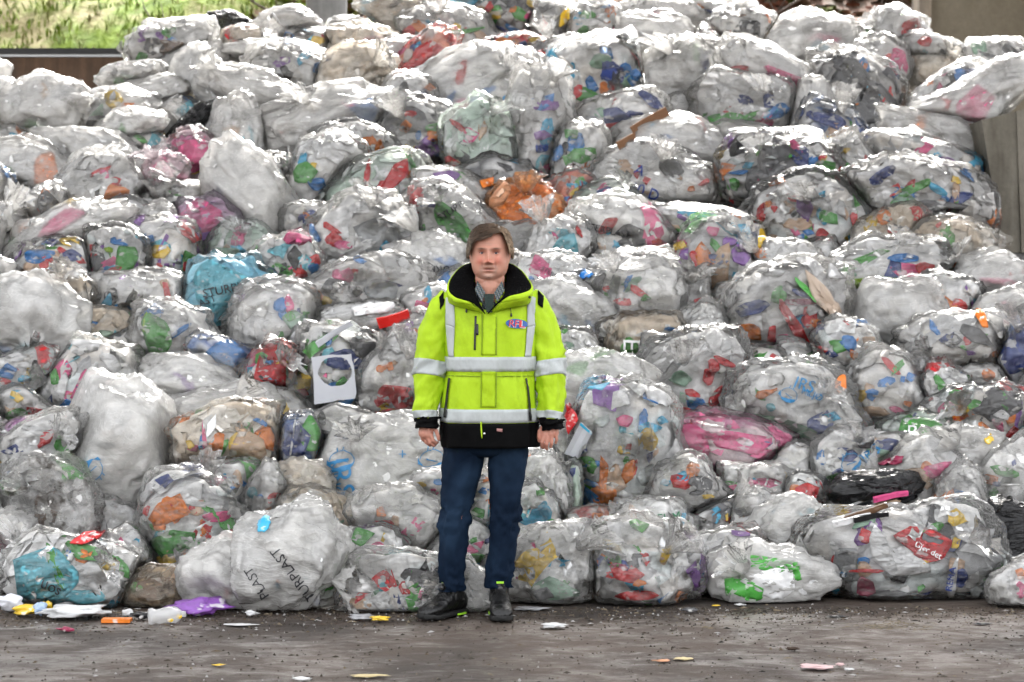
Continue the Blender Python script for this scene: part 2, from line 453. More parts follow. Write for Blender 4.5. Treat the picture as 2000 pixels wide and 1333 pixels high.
# --- bank behind the walls
def bank_mat():
    T = NT('bank'); p = T.n('BsdfPrincipled', i_Roughness=0.9)
    tc = T.n('TexCoord').outputs['Object']
    a = noise_node(T, tc, 0.9, 6, 0.65); b_ = noise_node(T, tc, 5.0, 5, 0.65); sx = T.n('SeparateXYZ'); T.l(tc, sx.inputs[0])
    g = T.mixc(T.ramp(b_, [(0.35, 0.0), (0.65, 1.0)]), (0.075, 0.125, 0.008), (0.15, 0.22, 0.010))
    g = T.mixc(T.ramp(a, [(0.48, 0.0), (0.60, 1.0)]), g, (0.20, 0.17, 0.075))
    d = T.mixc(T.ramp(b_, [(0.4, 0.0), (0.6, 1.0)]), (0.06, 0.045, 0.03), (0.15, 0.085, 0.06))
    m = T.math('ADD', sx.outputs[0], T.math('MULTIPLY', T.math('SUBTRACT', a, 0.5), 5.0))
    T.l(T.mixc(T.ramp(T.math('ADD', T.math('MULTIPLY', m, 0.25), 0.5), [(0.10, 0.0), (0.22, 1.0)]), g, d), p.inputs['Base Color'])
    bm = T.n('Bump', i_Strength=0.8, i_Distance=0.08); T.l(b_, bm.inputs['Height']); T.l(bm.outputs[0], p.inputs['Normal'])
    T.l(p.outputs[0], T.out.inputs[0]); return T.m
def bank_z(x, y):
    base = 2.9 + np.maximum(y - (WY + 0.35), 0) * 0.52 
    base = np.minimum(base, 30 + 0.05 * y)
    P = np.stack([x, y, 0 * x], -1)
    return base + 0.28 * fbm(P * 0.6, 4, 12) + 0.10 * fbm(P * 2.4, 2, 15)
bx_ = np.linspace(-30, 30, 140); by_ = np.concatenate([np.linspace(WY + 0.36, WY + 16, 90), np.linspace(WY + 18, WY + 60, 12)])
BX, BY = np.meshgrid(bx_, by_)
nb = len(bx_)
bf = [(j * nb + i, j * nb + i + 1, (j + 1) * nb + i + 1, (j + 1) * nb + i) for j in range(len(by_) - 1) for i in range(nb - 1)]
tag(mesh_obj('bank', np.stack([BX, BY, bank_z(BX, BY)], -1).reshape(-1, 3), bf, bank_mat()), kind='structure')

# grass tufts and leaf litter on the bank
def scatter(name, label, cat, x0, x1, y0, y1, cnt, blade, cols, seed, mat):
    r = np.random.default_rng(seed); mb = MB()
    xs_ = r.uniform(x0, x1, cnt); ys_ = r.uniform(y0, y1, cnt); zs_ = bank_z(xs_, ys_)
    for x, y, z in zip(xs_, ys_, zs_):
        c = np.array(cols[r.integers(len(cols))]) * r.uniform(0.7, 1.25)
        for k in range(4):
            an = r.uniform(0, 2 * math.pi); ln = blade * r.uniform(0.5, 1.2); wd = ln * (0.10 if name == 'grass' else 0.5)
            dx, dy = math.cos(an), math.sin(an); lean = r.uniform(0.2, 0.9)
            b0 = np.array([x + r.uniform(-.06, .06), y + r.uniform(-.06, .06), z - 0.02])
            t_ = b0 + np.array([dx * lean * ln, dy * lean * ln, ln * (1 if name == 'grass' else 0.35)])
            sd = np.array([-dy, dx, 0]) * wd
            mid = (b0 + t_) / 2 + np.array([0, 0, 0.15 * ln])
            mb.add([b0 - sd, b0 + sd, mid + sd, mid - sd, t_], [(0, 1, 2, 3), (3, 2, 4)], c)
    o = mb.build(name, mat, None, False); tag(o, label, cat, kind='stuff')
vm = vcol_mat('bank_leaf', 0.75, 0.25, 0.1)
scatter('grass', 'bright yellow green tufted grass on the bank at top left', 'grass', -7, -1.4, WY + 0.4, WY + 9, 6500, 0.09,
        [(0.085, 0.145, 0.008), (0.14, 0.215, 0.012), (0.12, 0.165, 0.01), (0.16, 0.155, 0.05)], 3, vm)
scatter('leaf_litter', 'red brown leaf litter on the bank behind the crest', 'leaves', -2.6, 4.6, WY + 0.4, WY + 9, 3600, 0.16,
        [(0.17, 0.075, 0.05), (0.10, 0.06, 0.04), (0.22, 0.14, 0.09), (0.10, 0.12, 0.03), (0.05, 0.04, 0.03)], 4, vm)
for i in range(9):
    x = [-2.6, -2.1, -1.8, 2.2, 2.6, 2.9, 3.2, 3.5, 2.4][i]; y = WY + 1.2 + 0.35 * (i % 4)
    z = float(bank_z(np.array([x]), np.array([y]))[0]) - 0.05
    p0 = np.array([x, y, z]); L = 0.9 + 0.12 * i
    sgn = 1 if i % 2 else -1
    pts = smooth_path([p0, p0 + [sgn * L * 0.35, 0.05, L * 0.35], p0 + [sgn * L * 0.75, 0.0, L * 0.6], p0 + [sgn * L, 0.1, L * 0.95]], 10)
    br = empty('bare_shrub', tuple(p0), 'thin bare brown twig growing on the bank ' + ('behind the grey column' if i < 3 else 'left of the concrete post'), 'shrub', 'bare twigs on the bank')
    V, Fc = tube_vf(pts, list(np.linspace(0.02, 0.005, 10)), 6)
    mesh_obj('stem', V, Fc, paint('twig_bark', (0.07, 0.05, 0.04), 0.9), br, origin=p0)
    for k in (3, 5, 7):
        q = pts[k]; V, Fc = tube_vf([q, q + [sgn * 0.12, 0.03, 0.2], q + [sgn * 0.16, 0.05, 0.42]], [0.008, 0.006, 0.003], 5)
        mesh_obj('branch', V, Fc, paint('twig_bark', (0.07, 0.05, 0.04), 0.9), br, origin=p0)

# --- bent grey pipe sticking up at the left end of the heap
hp = [px2w(x, y, 13.9) for x, y in ((10, 330), (14, 250), (20, 195), (30, 166), (47, 157), (63, 164), (76, 190))]
V, Fc = tube_vf(smooth_path(hp, 28), 0.0135, 10)
tag(mesh_obj('bent_pipe', V, Fc, paint('grey_pipe', (0.13, 0.14, 0.15), 0.45, 0.3), None, origin=hp[0]), 'thin grey pipe bent like a hook above the far left bags', 'pipe').location = hp[0]
# ================================================================== the bags
TSL = 0.7265                               # the heap leans back at 36 degrees
def slopeD(py):
    k = (HY - py) / F
    return (1.5 + TSL * 9.75) / (TSL - k)

CC = dict(R=(0.62,0.025,0.03), O=(0.80,0.22,0.03), G=(0.08,0.36,0.06), L=(0.30,0.50,0.02), B=(0.03,0.22,0.60), C=(0.04,0.42,0.68),
          N=(0.025,0.05,0.22), Y=(0.82,0.55,0.05), P=(0.75,0.10,0.27), V=(0.25,0.09,0.40), K=(0.012,0.012,0.014), D=(0.09,0.09,0.095),
          T=(0.14,0.48,0.58), W=(0.82,0.82,0.82), S=(0.62,0.42,0.28), M=(0.30,0.03,0.08), E=(0.25,0.42,0.30), F=(0.35,0.36,0.37), A=(0.16,0.09,0.05))
PAL = {   # main colours of the contents, share of stray bright pieces
 'mix':   ([(.88,.88,.87),(.84,.84,.84),(.90,.90,.89),(.80,.79,.78),(.55,.55,.56),(.84,.80,.75),(.76,.82,.82)], .34),
 'white': ([(.92,.92,.92),(.90,.90,.90),(.90,.89,.87),(.91,.90,.88)], .05),
 'grey':  ([(.82,.82,.82),(.76,.75,.74),(.86,.85,.84),(.58,.57,.56),(.78,.76,.72)], .08),
 'dark':  ([(.34,.34,.34),(.12,.12,.13),(.5,.49,.48),(.24,.23,.22),(.72,.72,.72)], .12),
 'beige': ([(.74,.63,.50),(.80,.73,.63),(.66,.55,.43),(.82,.78,.72)], .10),
 'brown': ([(.30,.20,.11),(.18,.12,.07),(.42,.31,.19),(.52,.46,.38)], .08),
 'pink':  ([(.75,.16,.32),(.68,.25,.42),(.70,.50,.55),(.78,.66,.66)], .10),
 'blue':  ([(.06,.12,.35),(.12,.22,.48),(.55,.58,.64),(.7,.7,.7)], .10),
 'teal':  ([(.20,.56,.74),(.28,.64,.80),(.16,.50,.70),(.34,.68,.82)], .02),
 'orange':([(.95,.28,.03),(.92,.24,.02),(.92,.40,.14),(.92,.60,.42)], .03),
 'green': ([(.62,.72,.64),(.54,.66,.56),(.78,.80,.78),(.70,.72,.68)], .12),
 'red':   ([(.60,.06,.05),(.45,.06,.06),(.65,.55,.52),(.62,.20,.12)], .15),
 'lilac': ([(.58,.28,.52),(.50,.30,.55),(.66,.46,.60),(.62,.50,.60)], .06),
}
STRAY = ['R','O','G','B','Y','P','V','K','T','W','C','N','R','G','W','D']
BAGS = []
LAND = {}
def B(desc, cx, cy, rx, ry, rot=0, pal='mix', acc='', film='clear', haze=None, neck=None, txt=(), dD=0.0, land=None, solid=None):
    BAGS.append(dict(desc=desc, cx=cx, cy=cy, rx=rx, ry=ry, rot=rot, pal=pal, acc=acc, film=film, haze=haze, neck=neck, txt=txt, dD=dD, solid=solid))
    if land: LAND[land] = (cx, cy)

# ---- crest
B('beige bag with a teal corner on the crest', 785,22,78,36,0,'beige','T 845 8 20 14',haze=.5)
B('pale blue gathered bag on the crest', 905,10,62,32,0,'white','C 900 4 30 12',neck=(905,35))
B('dark clear bag with a carton inside on the crest', 992,38,72,58,0,'dark','R 955 12 8 8;Y 965 32 9 8;W 1036 48 18 36 -12;P 1033 30 8 6;N 975 62 14 8',haze=.18,land='dark bag on the crest')
B('white bag with green print on the crest', 1168,47,66,42,0,'white','G 1150 28 13 7;G 1140 60 10 8;P 1205 54 8 8',haze=.4)
B('long grey bag with a yellow and green logo', 880,66,98,48,8,'grey','R 800 66 10 12;Y 888 52 11 8;R 886 50 5 4;G 915 60 28 4 -8',haze=.42)
B('bag full of red film', 822,116,66,30,-42,'red','R 840 104 34 18 -40;R 800 135 18 10 -30',haze=.25,land='bag full of red film')
B('plain white bag on the crest', 1290,28,84,30,4,'white',haze=.5)
B('white bag with a brown band and dark side', 1452,58,58,50,10,'white','K 1462 66 20 34 10;A 1440 28 40 7 15;B 1462 95 12 8;R 1476 90 6 8',haze=.3)
B('white bag with a navy patch on the crest', 1402,20,60,24,0,'white','N 1388 27 20 7 5')
B('big smooth white bag below the crest', 1288,78,90,45,10,'white','D 1270 70 16 8',haze=.55)
B('broad blown-out white bag near the top', 1566,85,105,52,-8,'white','C 1602 92 12 12;P 1612 78 22 8',haze=.55,land='broad white bag near the top')
B('white bag with a red end beside the concrete post', 1735,68,62,46,0,'white','R 1780 56 12 15 20;G 1700 58 8 7',haze=.45)
B('small pinkish bag below the concrete panel', 1832,104,58,36,15,'white','R 1808 82 10 8;P 1878 106 20 10',haze=.4)
B('crinkled grey white bag at the far right top', 1952,118,68,46,10,'white','D 1940 112 28 5 20;D 1975 100 16 10 30;D 1920 125 14 6',haze=.3)
B('smooth beige lump of a bag', 1828,138,66,40,0,'beige',haze=.5)
B('white bag with pale blue print', 1715,140,62,58,10,'white','C 1698 140 30 10 60;C 1720 165 20 8 60;P 1758 124 14 24',haze=.45)
B('long white bag with a yellow wrapper inside', 1848,182,84,38,-26,'white','Y 1893 154 12 5 -20;K 1850 178 26 10 -32;A 1830 195 12 8',haze=.4)
B('frosted bag with pink contents over the bay wall', 1902,200,110,42,-28,'white','P 1902 215 22 36 20;P 1880 240 12 12',haze=.55,dD=-.35,land='frosted pink bag over the bay wall')
B('clear bag stretched over charcoal foam', 1672,190,94,68,42,'dark','K 1664 155 28 32 10;D 1694 196 42 34;K 1640 205 30 14 -20;W 1710 250 10 24',haze=.14,land='bag stretched over charcoal foam')
B('bag with navy and cream packs', 1640,266,64,46,30,'blue','N 1622 236 30 12 20;S 1640 268 26 18;N 1692 262 12 32 10;Y 1615 275 10 8',haze=.2)
B('white bag with a pink upper side', 1520,165,108,44,24,'white','P 1540 160 44 16 25;P 1440 156 32 12 -5;V 1515 155 20 8 20',haze=.4)
B('white lobe of a bag hanging right of the tied bag', 1578,232,40,58,-14,'white',haze=.55)
B('tied white bag with a green base', 1474,212,84,52,0,'white','G 1440 242 42 16 6;N 1455 198 11 11;N 1503 196 10 12;M 1490 238 22 4;G 1470 225 20 5 -20',haze=.35,neck=(1482,186),land='tied white bag with a green base')
B('plain white round bag', 1318,152,62,58,0,'white','N 1378 115 7 14',haze=.6,land='plain white round bag')
B('shiny clear bag with pleats running to its knot', 1165,165,98,72,0,'mix','N 1200 145 18 18 10;B 1242 148 16 18;R 1128 178 7 12 30;P 1206 190 9 8;R 1245 172 14 5',haze=.16,neck=(1192,182),land='shiny pleated bag')
B('dark bag wedged under the crest', 1086,112,58,32,5,'dark',haze=.25)
B('bag with orange packs under the crest', 1010,92,56,24,5,'red','O 985 92 20 14;N 1020 90 12 8;Y 1050 80 14 8',haze=.25)
B('big white bag with blue print', 932,166,120,62,-12,'white','B 876 196 6 18 32;P 902 208 12 11;D 920 204 14 11;B 940 185 22 6 -30',haze=.5,txt=[('IRS',978,205,42,-28,'B')],land='big white bag with blue print')
B('tall hazy bag drawn up to a neck', 1046,268,58,102,4,'grey','V 1058 265 14 8;N 1058 290 13 7',haze=.42,neck=(1075,182),txt=[('100',1058,288,22,0,'N')],land='tall hazy necked bag')
B('lumpy bag of white cups with navy print', 1215,240,80,46,-12,'white','N 1204 228 24 13 5;N 1270 195 22 10 35;N 1240 222 16 5 5;F 1158 248 14 18',haze=.3)
B('smooth white sack', 1322,284,104,42,8,'white','B 1296 270 10 5',haze=.55)
B('bag with a green and white carton', 1130,312,50,62,5,'white','G 1140 304 22 14 10;G 1108 312 10 9;G 1112 344 16 10 15;G 1115 260 12 8',haze=.3)
B('white bag with large blue figures', 1284,356,128,50,6,'white','V 1384 338 24 20;D 1308 328 18 14;R 1262 352 6 6;O 1350 370 6 5;P 1395 325 10 6',haze=.4,txt=[('10 D',1262,374,52,20,'N'),('A',1250,333,20,25,'N')],land='bag with large blue figures')
B('pale yellowish bag', 1440,278,84,34,-4,'grey',haze=.45)
B('clear bag with a dark tray and a green pack', 1530,345,120,68,-8,'mix','G 1600 348 38 36 10;D 1520 326 34 42 20;R 1634 358 7 26 18;C 1462 323 9 6;D 1480 350 20 26;N 1565 308 12 16',haze=.14,land='bag with a dark tray and green pack')
B('grey bag end with a red spot', 1662,322,46,56,-15,'grey','R 1650 345 6 6;P 1655 360 10 5',haze=.3)
B('slack grey bag against the bay wall', 1838,262,104,38,16,'grey','Y 1918 308 8 16',haze=.5)
B('bag with maroon packs inside', 1815,318,118,38,10,'mix','M 1758 314 34 12 -4;V 1840 336 34 18 8;M 1870 335 14 10;K 1778 302 7 8',haze=.22,land='bag with maroon packs')
B('long shiny bag with green strips', 1812,388,132,56,12,'grey','D 1700 405 18 40;G 1790 364 32 7 -22;G 1760 388 18 6 -22;D 1830 408 40 12;R 1856 416 6 6;E 1770 400 20 20',haze=.18,land='long shiny bag with green strips')
B('crumpled bag with a violet wrapper at its mouth', 1582,440,100,72,-8,'mix','V 1572 406 13 18;R 1557 388 14 5;Y 1525 481 20 7 -8;R 1668 425 7 10;O 1673 445 6 14;R 1512 405 6 8;S 1560 440 20 10;B 1566 475 6 14',haze=.18,neck=(1570,396),land='bag with a violet wrapper')
B('small shiny beige bag', 1732,452,62,36,-15,'beige',haze=.3)
B('brown beige bag below the bay wall', 1862,486,88,48,6,'beige',haze=.35)
B('grey bag with purple and pale blue packs', 1372,446,98,40,10,'grey','V 1336 430 11 12;C 1375 424 42 8 12;N 1370 440 20 10;C 1448 456 20 12 20',haze=.28)
B('white bag with a pink red end', 1214,470,98,58,4,'white','R 1287 496 20 26;P 1272 480 10 14;D 1240 462 24 18;P 1250 495 8 5',haze=.38,txt=[('STERPLAST',1188,450,88,12,'K')],land='white bag with a pink red end')
B('bag with an orange edged carton and violet dots', 1410,526,106,76,0,'mix','S 1398 540 20 48 14;O 1375 505 14 22 -20;V 1448 500 16 16;V 1330 525 9 26 14;V 1425 472 12 8;R 1362 515 9 18 -20;Y 1328 478 12 12;N 1402 510 14 14;P 1392 450 10 8;V 1355 585 22 6 45;R 1366 590 7 7',haze=.16,land='bag with an orange edged carton')
B('silver bag with a lime green strip', 1736,532,98,56,-5,'white','L 1708 553 66 10 -3;N 1745 530 13 19;P 1774 528 26 12;R 1808 525 16 9;G 1690 506 42 8 -22;B 1828 545 10 18;B 1770 505 24 7',haze=.18,land='silver bag with a lime green strip')
B('small grey bag below the violet wrapper', 1520,508,62,28,0,'grey',haze=.4)
B('big clear grey bag with a red strip', 1508,642,140,82,-18,'grey','R 1556 645 8 48 -32;O 1462 648 26 11 5;W 1468 692 26 30;N 1468 600 24 10 -15;M 1570 590 26 5;P 1530 672 16 12;W 1587 605 10 8',haze=.24,land='big clear bag with a red strip')
B('plain smooth grey white bag', 1742,632,82,74,0,'grey','W 1742 672 16 10',haze=.6,land='plain smooth grey white bag')
B('clear bag with orange wrappers', 1850,602,62,46,10,'mix','O 1832 604 24 16;R 1872 596 12 8;O 1848 618 10 8',haze=.14)
B('frosted bag with a knotted ear', 1942,558,72,48,0,'white','P 1950 552 34 7 8;N 1925 590 10 6',haze=.6,neck=(1880,512))
B('frosted bag at the right edge with red contents', 1962,622,62,40,-5,'white','P 1965 614 18 14 40',haze=.55)
B('clear bag with a torn ruffled mouth', 1882,682,92,60,8,'grey','D 1905 655 26 10 30;V 1895 690 10 4;D 1860 665 14 10',haze=.3,neck=(1815,690),land='bag with a torn ruffled mouth')
B('bag of deep blue film at the right edge', 1992,702,36,60,0,'blue','N 1992 690 26 40',haze=.2,film='clear')
B('round clear bag with blue specks', 1740,782,98,80,0,'grey','B 1780 736 8 7;B 1704 770 8 9;B 1765 740 5 5;O 1774 790 7 6;O 1786 812 8 5;S 1700 805 30 10',haze=.32,land='round clear bag with blue specks')
B('green printed bag in a gap', 1792,848,54,36,0,'green','G 1792 846 36 26',haze=.15,txt=[('R',1785,845,22,0,'W')])
B('clear tied bag with yellow and red packs', 1918,814,96,62,-4,'mix','O 1848 850 18 18;R 1982 850 16 10 -30;D 1950 788 34 24;W 1956 812 14 8;D 1925 800 16 10',haze=.2,neck=(1872,800),land='tied bag with yellow and red packs')
B('clear bag with pale blue pig logo', 1556,812,112,78,12,'white','E 1520 832 58 12 14;N 1600 830 20 16 -30;P 1585 885 12 12;C 1625 815 16 10',haze=.34,txt=[('IRS',1572,752,40,18,'B'),('MILJØ',1585,772,42,20,'B'),('LOGO',1540,772,38,200,'B')],land='clear bag with pale blue pig logo')
B('muddy long bag full of bright pink film', 1426,872,140,50,4,'pink','P 1350 868 26 30;P 1450 865 40 22;P 1500 890 40 16;W 1460 865 8 5;P 1400 850 40 10;N 1500 866 8 5',film='dirty',haze=.22,land='long pink bag')
B('tall clear bag with orange cartons inside', 1210,905,92,116,6,'mix','O 1178 935 9 36 4;O 1180 970 20 14;S 1202 940 18 26;O 1230 918 10 18 15;G 1155 912 8 12;C 1270 836 16 8 -10;Y 1264 858 14 16;R 1228 876 6 8;G 1224 902 6 7;R 1240 915 4 14 10;B 1150 985 18 22;N 1268 885 5 14',haze=.16,film='dirty2',land='tall bag with orange cartons')
B('big clear bag with red straws', 1344,758,122,78,-22,'grey','R 1398 788 4 40 38;R 1326 805 30 10 4;R 1384 738 8 12;R 1396 716 8 10 -20;R 1416 708 18 5 28;E 1330 738 18 12;R 1350 768 12 5 20;D 1415 800 14 10;W 1424 745 9 12',haze=.2,land='big bag with red straws')
B('square white printed carrier bag', 1168,762,72,64,-28,'white','O 1174 796 16 12;R 1156 788 12 6 -10;G 1188 752 5 18 -10;G 1140 770 10 4 40;D 1152 758 6 5',haze=.6,land='square white carrier bag')
B('huge round hazy bag', 1230,592,102,76,6,'white','R 1184 564 5 6;R 1246 568 18 6 28;G 1184 580 7 6;G 1260 582 8 5;F 1200 560 10 20',haze=.45,land='huge round hazy bag')
B('long hazy bag with a navy end', 1132,630,92,68,42,'white','N 1190 678 16 14 -10;C 1110 630 22 6 30;B 1160 640 16 5 40;V 1155 700 14 10',haze=.5)
B('bag with a green sleeve lettered EN', 1272,668,82,50,5,'beige','G 1234 690 20 32 4;W 1300 670 40 26',haze=.25,txt=[('EN',1234,692,54,92,'W')],land='bag with a green lettered sleeve')
B('bag with a pink patch beside the collar', 1086,548,62,42,15,'white','P 1056 522 18 20 10;G 1100 560 30 10 20',haze=.35,txt=[('STERPLAST',1085,540,60,30,'K')])
B('bag with teal checked film', 1086,484,62,44,-36,'white','T 1102 478 22 26 10;C 1070 505 30 8 -35;T 1090 455 16 8',haze=.25)
B('bright orange knotted bag', 1035,425,66,58,0,'orange','O 1000 440 24 32 -20;O 1040 450 30 24',film='orange',haze=.45,neck=(1026,372),land='bright orange knotted bag')
B('white bag with a green slanting panel', 902,448,104,54,32,'white','G 890 452 20 48 -30;E 905 480 12 20 -30',haze=.34,txt=[('STURP',880,412,54,-32,'K')],land='bag with a green slanting panel')
B('white bag with two pointed ears', 842,520,66,62,0,'white','B 880 518 24 10 20;P 820 555 20 8',haze=.6,neck=(812,450),txt=[('STURPLAST',846,527,112,180,'K')],land='white bag with two pointed ears')
B('round clear bag with a bottle and blue cap', 710,472,90,68,-16,'white','C 757 490 14 14 10;B 785 430 8 8;F 740 460 34 34;W 680 500 50 8 -30;P 670 478 14 7',haze=.26,land='round bag with a blue cap')
B('clear bag with a red tube and green edge', 750,376,102,54,-14,'green','R 772 345 12 38 40;R 752 365 10 14 30;G 812 332 4 34 -28;G 684 392 10 9;W 812 366 26 18 -20;E 735 376 8 8;F 770 390 20 14',haze=.16,land='bag with a red tube')
B('clear bag with a bright green patch', 612,348,86,70,-18,'white','G 595 335 26 20 -30;G 570 365 16 22 30;O 622 402 16 8;B 620 360 14 10;O 640 395 10 6',haze=.26,land='bag with a bright green patch')
B('bag with orange trays behind the green patch', 694,284,66,42,10,'grey','O 727 288 9 16;R 704 318 7 14 -10;O 742 290 6 14;Y 712 325 5 10;M 690 280 10 6',haze=.18)
B('large smooth white bag with a blue end', 622,240,118,52,-12,'white','B 718 226 16 28 14;B 700 215 12 10;P 685 205 16 5 20',haze=.6,land='large white bag with a blue end')
B('murky bag with violet and orange contents', 812,266,72,54,5,'dark','O 848 268 12 10;V 835 288 22 16;N 852 292 12 14;O 792 248 8 8;G 850 250 12 8',haze=.34)
B('round net-like clear bag', 935,292,66,70,0,'green','O 945 340 10 7;R 925 340 14 8;S 948 325 16 8;Y 960 320 6 6;A 910 330 16 8',haze=.28,land='round net-like bag')
B('bag with a green panel under the blue printed bag', 786,196,52,42,-10,'white','G 770 206 22 20;N 825 184 10 8;O 840 170 8 6',haze=.32)
B('white pleated sack', 492,188,94,46,16,'white',haze=.7,neck=(440,150),land='white pleated sack')
B('grey bag with a violet spot', 570,140,78,48,10,'grey','V 550 121 15 8 -5;O 556 172 8 6;W 540 145 12 12',haze=.45)
B('beige bag with a gathered end', 684,146,62,42,-10,'beige','O 643 165 4 8',haze=.5,neck=(728,130))
B('beige white bag with a reddish side', 706,86,72,34,5,'beige','P 740 85 24 10 20;G 702 94 10 4',haze=.5)
B('bright white bag beside the column', 575,52,64,32,0,'white',haze=.55,land='bright white bag beside the column')
B('white bag under the column', 672,58,46,20,-5,'white','P 657 70 5 5',haze=.55)
B('grey lumpy bag behind the white sacks', 600,78,52,26,8,'grey','D 590 70 20 14;Y 620 78 10 6',haze=.3)
B('charcoal bag against the bank', 455,54,54,26,8,'dark',film='black',land='charcoal bag against the bank')
B('small beige bag below the charcoal bag', 470,82,38,26,-10,'beige',haze=.5)
B('hazy bag with dark green bits below the bank', 336,84,80,48,-8,'white','G 330 64 10 10;D 298 88 16 12;A 335 92 24 10;G 275 112 10 8',haze=.35,land='hazy bag below the bank')
B('white bag with a green smear', 360,130,80,40,-28,'white','G 352 130 10 20 20;E 340 140 10 10',haze=.5)
B('white bag with a green oval by the brown wall', 254,152,56,30,-8,'white','G 242 160 20 9 -12',haze=.5)
B('upright grey white bag', 376,178,44,62,14,'white',haze=.65)
B('long white sack', 292,192,74,30,-14,'white',haze=.6)
B('narrow white roll', 540,104,92,22,6,'white',haze=.55)
B('big white bag beside the bent pipe', 88,206,82,58,0,'white','G 66 246 18 8 15;O 138 252 10 12;S 85 175 8 12',haze=.5,land='big white bag beside the pipe')
B('white bag behind the bent pipe', 16,206,40,42,0,'white',haze=.55)
B('white bag with crinkled film left of the black sack', 228,226,92,44,-6,'white','D 195 240 20 12;N 310 222 12 3 35',haze=.4)
B('white bag with a small green mark', 256,250,56,34,-10,'white','G 238 255 6 13 15;O 320 258 7 5',haze=.55)
B('small clear bag left of the black sack', 286,292,48,26,0,'grey',haze=.3)
B('white slumped bag', 192,312,94,44,12,'white',haze=.65,land='white slumped bag')
B('white bag with green base at the left edge', 24,282,48,26,0,'white','G 12 286 18 9',haze=.45)
B('long white bag with an orange wrapper', 48,342,94,48,4,'white','O 90 330 20 28 25;G 4 336 16 10;N 78 318 8 5',haze=.5,land='long white bag with an orange wrapper')
B('domed clear bag with an orange sheet', 195,384,86,66,0,'white','O 226 385 40 20 10;O 238 405 20 22 20;V 190 415 40 10',haze=.36,land='domed bag with an orange sheet')
B('hazy slack bag running down to the left', 108,474,116,44,-34,'white','P 120 430 40 12 -30;O 200 455 6 6;G 198 445 7 5',haze=.52)
B('sagging black sack', 370,256,60,27,-46,'dark',film='black',land='sagging black sack')
B('bag of pink film below the black sack', 372,314,46,48,5,'pink','P 378 305 30 32;P 360 335 14 10',haze=.28,land='bag of pink film below the black sack')
B('pinkish frosted bag', 326,344,42,36,-10,'pink','P 330 350 24 18;R 312 372 14 5',haze=.5)
B('upright wrinkled white bag', 460,276,56,70,-5,'white','S 450 270 14 20',haze=.5)
B('large smooth silver sack leaning diagonally', 486,400,116,60,48,'white',haze=.72,land='large smooth silver sack')
B('small bag of shiny foil', 545,342,38,32,0,'dark','O 540 370 14 12;R 530 350 6 12;W 540 325 10 6',haze=.12)
B('small grey bag with a dark side', 85,406,34,40,10,'grey','D 92 398 16 22',haze=.4)
B('small white bag at the left edge', 20,426,36,24,0,'white','C 8 430 8 8',haze=.5)
B('white bag with a red wave print', 310,410,62,34,-12,'white','R 300 406 44 13 -12;R 330 395 14 8',haze=.25,land='bag with a red wave print')
B('small white bag beside the silver sack', 350,382,44,26,-10,'white','D 352 398 16 6',haze=.4)
B('pink and purple translucent bag', 404,452,66,60,-20,'lilac','P 398 420 30 24;V 384 462 28 24;R 381 497 5 5;P 365 440 14 24',haze=.3,land='pink and purple bag')
B('clear bag with pale green contents', 466,486,52,48,0,'green','E 440 495 20 16',haze=.34)
B('small smooth white bag', 308,440,30,30,0,'white',haze=.6)
B('clear bag with a curled white strip and yellow lid', 316,508,62,60,0,'mix','Y 314 490 15 11;W 290 525 9 28 22;W 335 545 14 12;R 366 522 8 9;G 322 535 9 7;R 310 520 6 5',haze=.22,land='bag with a curled white strip')
B('clear bag with blue and red packs', 112,520,84,50,10,'mix','B 75 500 22 10 -8;R 85 516 8 14 -10;B 95 532 22 9;R 122 490 10 5 30;O 152 540 12 14;R 102 508 14 4 30;N 140 500 14 9;A 40 535 8 8',haze=.15,land='bag with blue and red packs')
B('clear bag with a green patch and a red lid', 216,516,60,54,0,'mix','G 248 506 20 22;R 226 540 22 12;D 186 506 16 30 10;L 212 488 7 5',haze=.18)
B('large milky bag at the left edge', 44,645,88,86,14,'white','T 42 682 16 10',haze=.66,land='large milky bag at the left edge')
B('clear bag with pale scraps at the left edge', 46,728,64,40,-8,'mix','B 14 728 12 12;C 45 740 10 6',haze=.35)
B('bag with a dark lump and blue film', 114,582,52,48,5,'beige','D 108 588 20 18;B 132 605 18 12;C 148 588 7 6',haze=.3)
B('shiny white bag with a red end', 256,586,108,44,-4,'white','R 330 588 7 30 -10;C 205 598 8 20 20;G 345 618 18 5',haze=.36,neck=(268,608),txt=[('IRS',238,604,44,-18,'B')],land='shiny white bag with a red end')
B('bag filled with turquoise film', 441,582,82,76,-14,'teal','T 430 560 50 40;T 440 600 46 30;D 450 645 34 10 -15',haze=.14,txt=[('STURPLAST',455,562,118,-12,'K'),('AST',405,588,34,-20,'K')],land='bag filled with turquoise film')
B('low beige grey bag', 196,652,72,40,5,'beige','G 172 628 8 4;D 230 668 10 6',haze=.35)
B('clear twisted bag with green print', 330,654,74,50,22,'white','G 305 650 18 34 -18;L 285 635 6 20',haze=.3,neck=(325,706),land='twisted bag with green print')
B('bag of blue printed film', 432,702,62,40,14,'blue','B 440 695 30 22 10;N 430 725 20 8',haze=.3)
B('crumpled white bag with mint film', 540,642,88,66,5,'white','G 565 617 9 7;E 582 632 26 14 30;C 530 690 28 8;P 560 675 6 6',haze=.46,land='crumpled white bag with mint film')
B('clear bag with a round red lid', 566,536,72,62,0,'mix','R 590 560 23 22;F 591 563 13 12;G 540 548 22 22;G 560 575 26 12;K 573 505 11 20;K 549 532 9 15 10;B 615 530 10 12',haze=.2,land='bag with a round red lid')  # the black patches stand in for two dark holes
B('wide hazy bag pulled to a central pleat', 698,572,98,62,-4,'grey','D 655 565 24 16;D 700 590 10 18;F 745 575 26 26',haze=.34,neck=(702,570),land='wide hazy pleated bag')
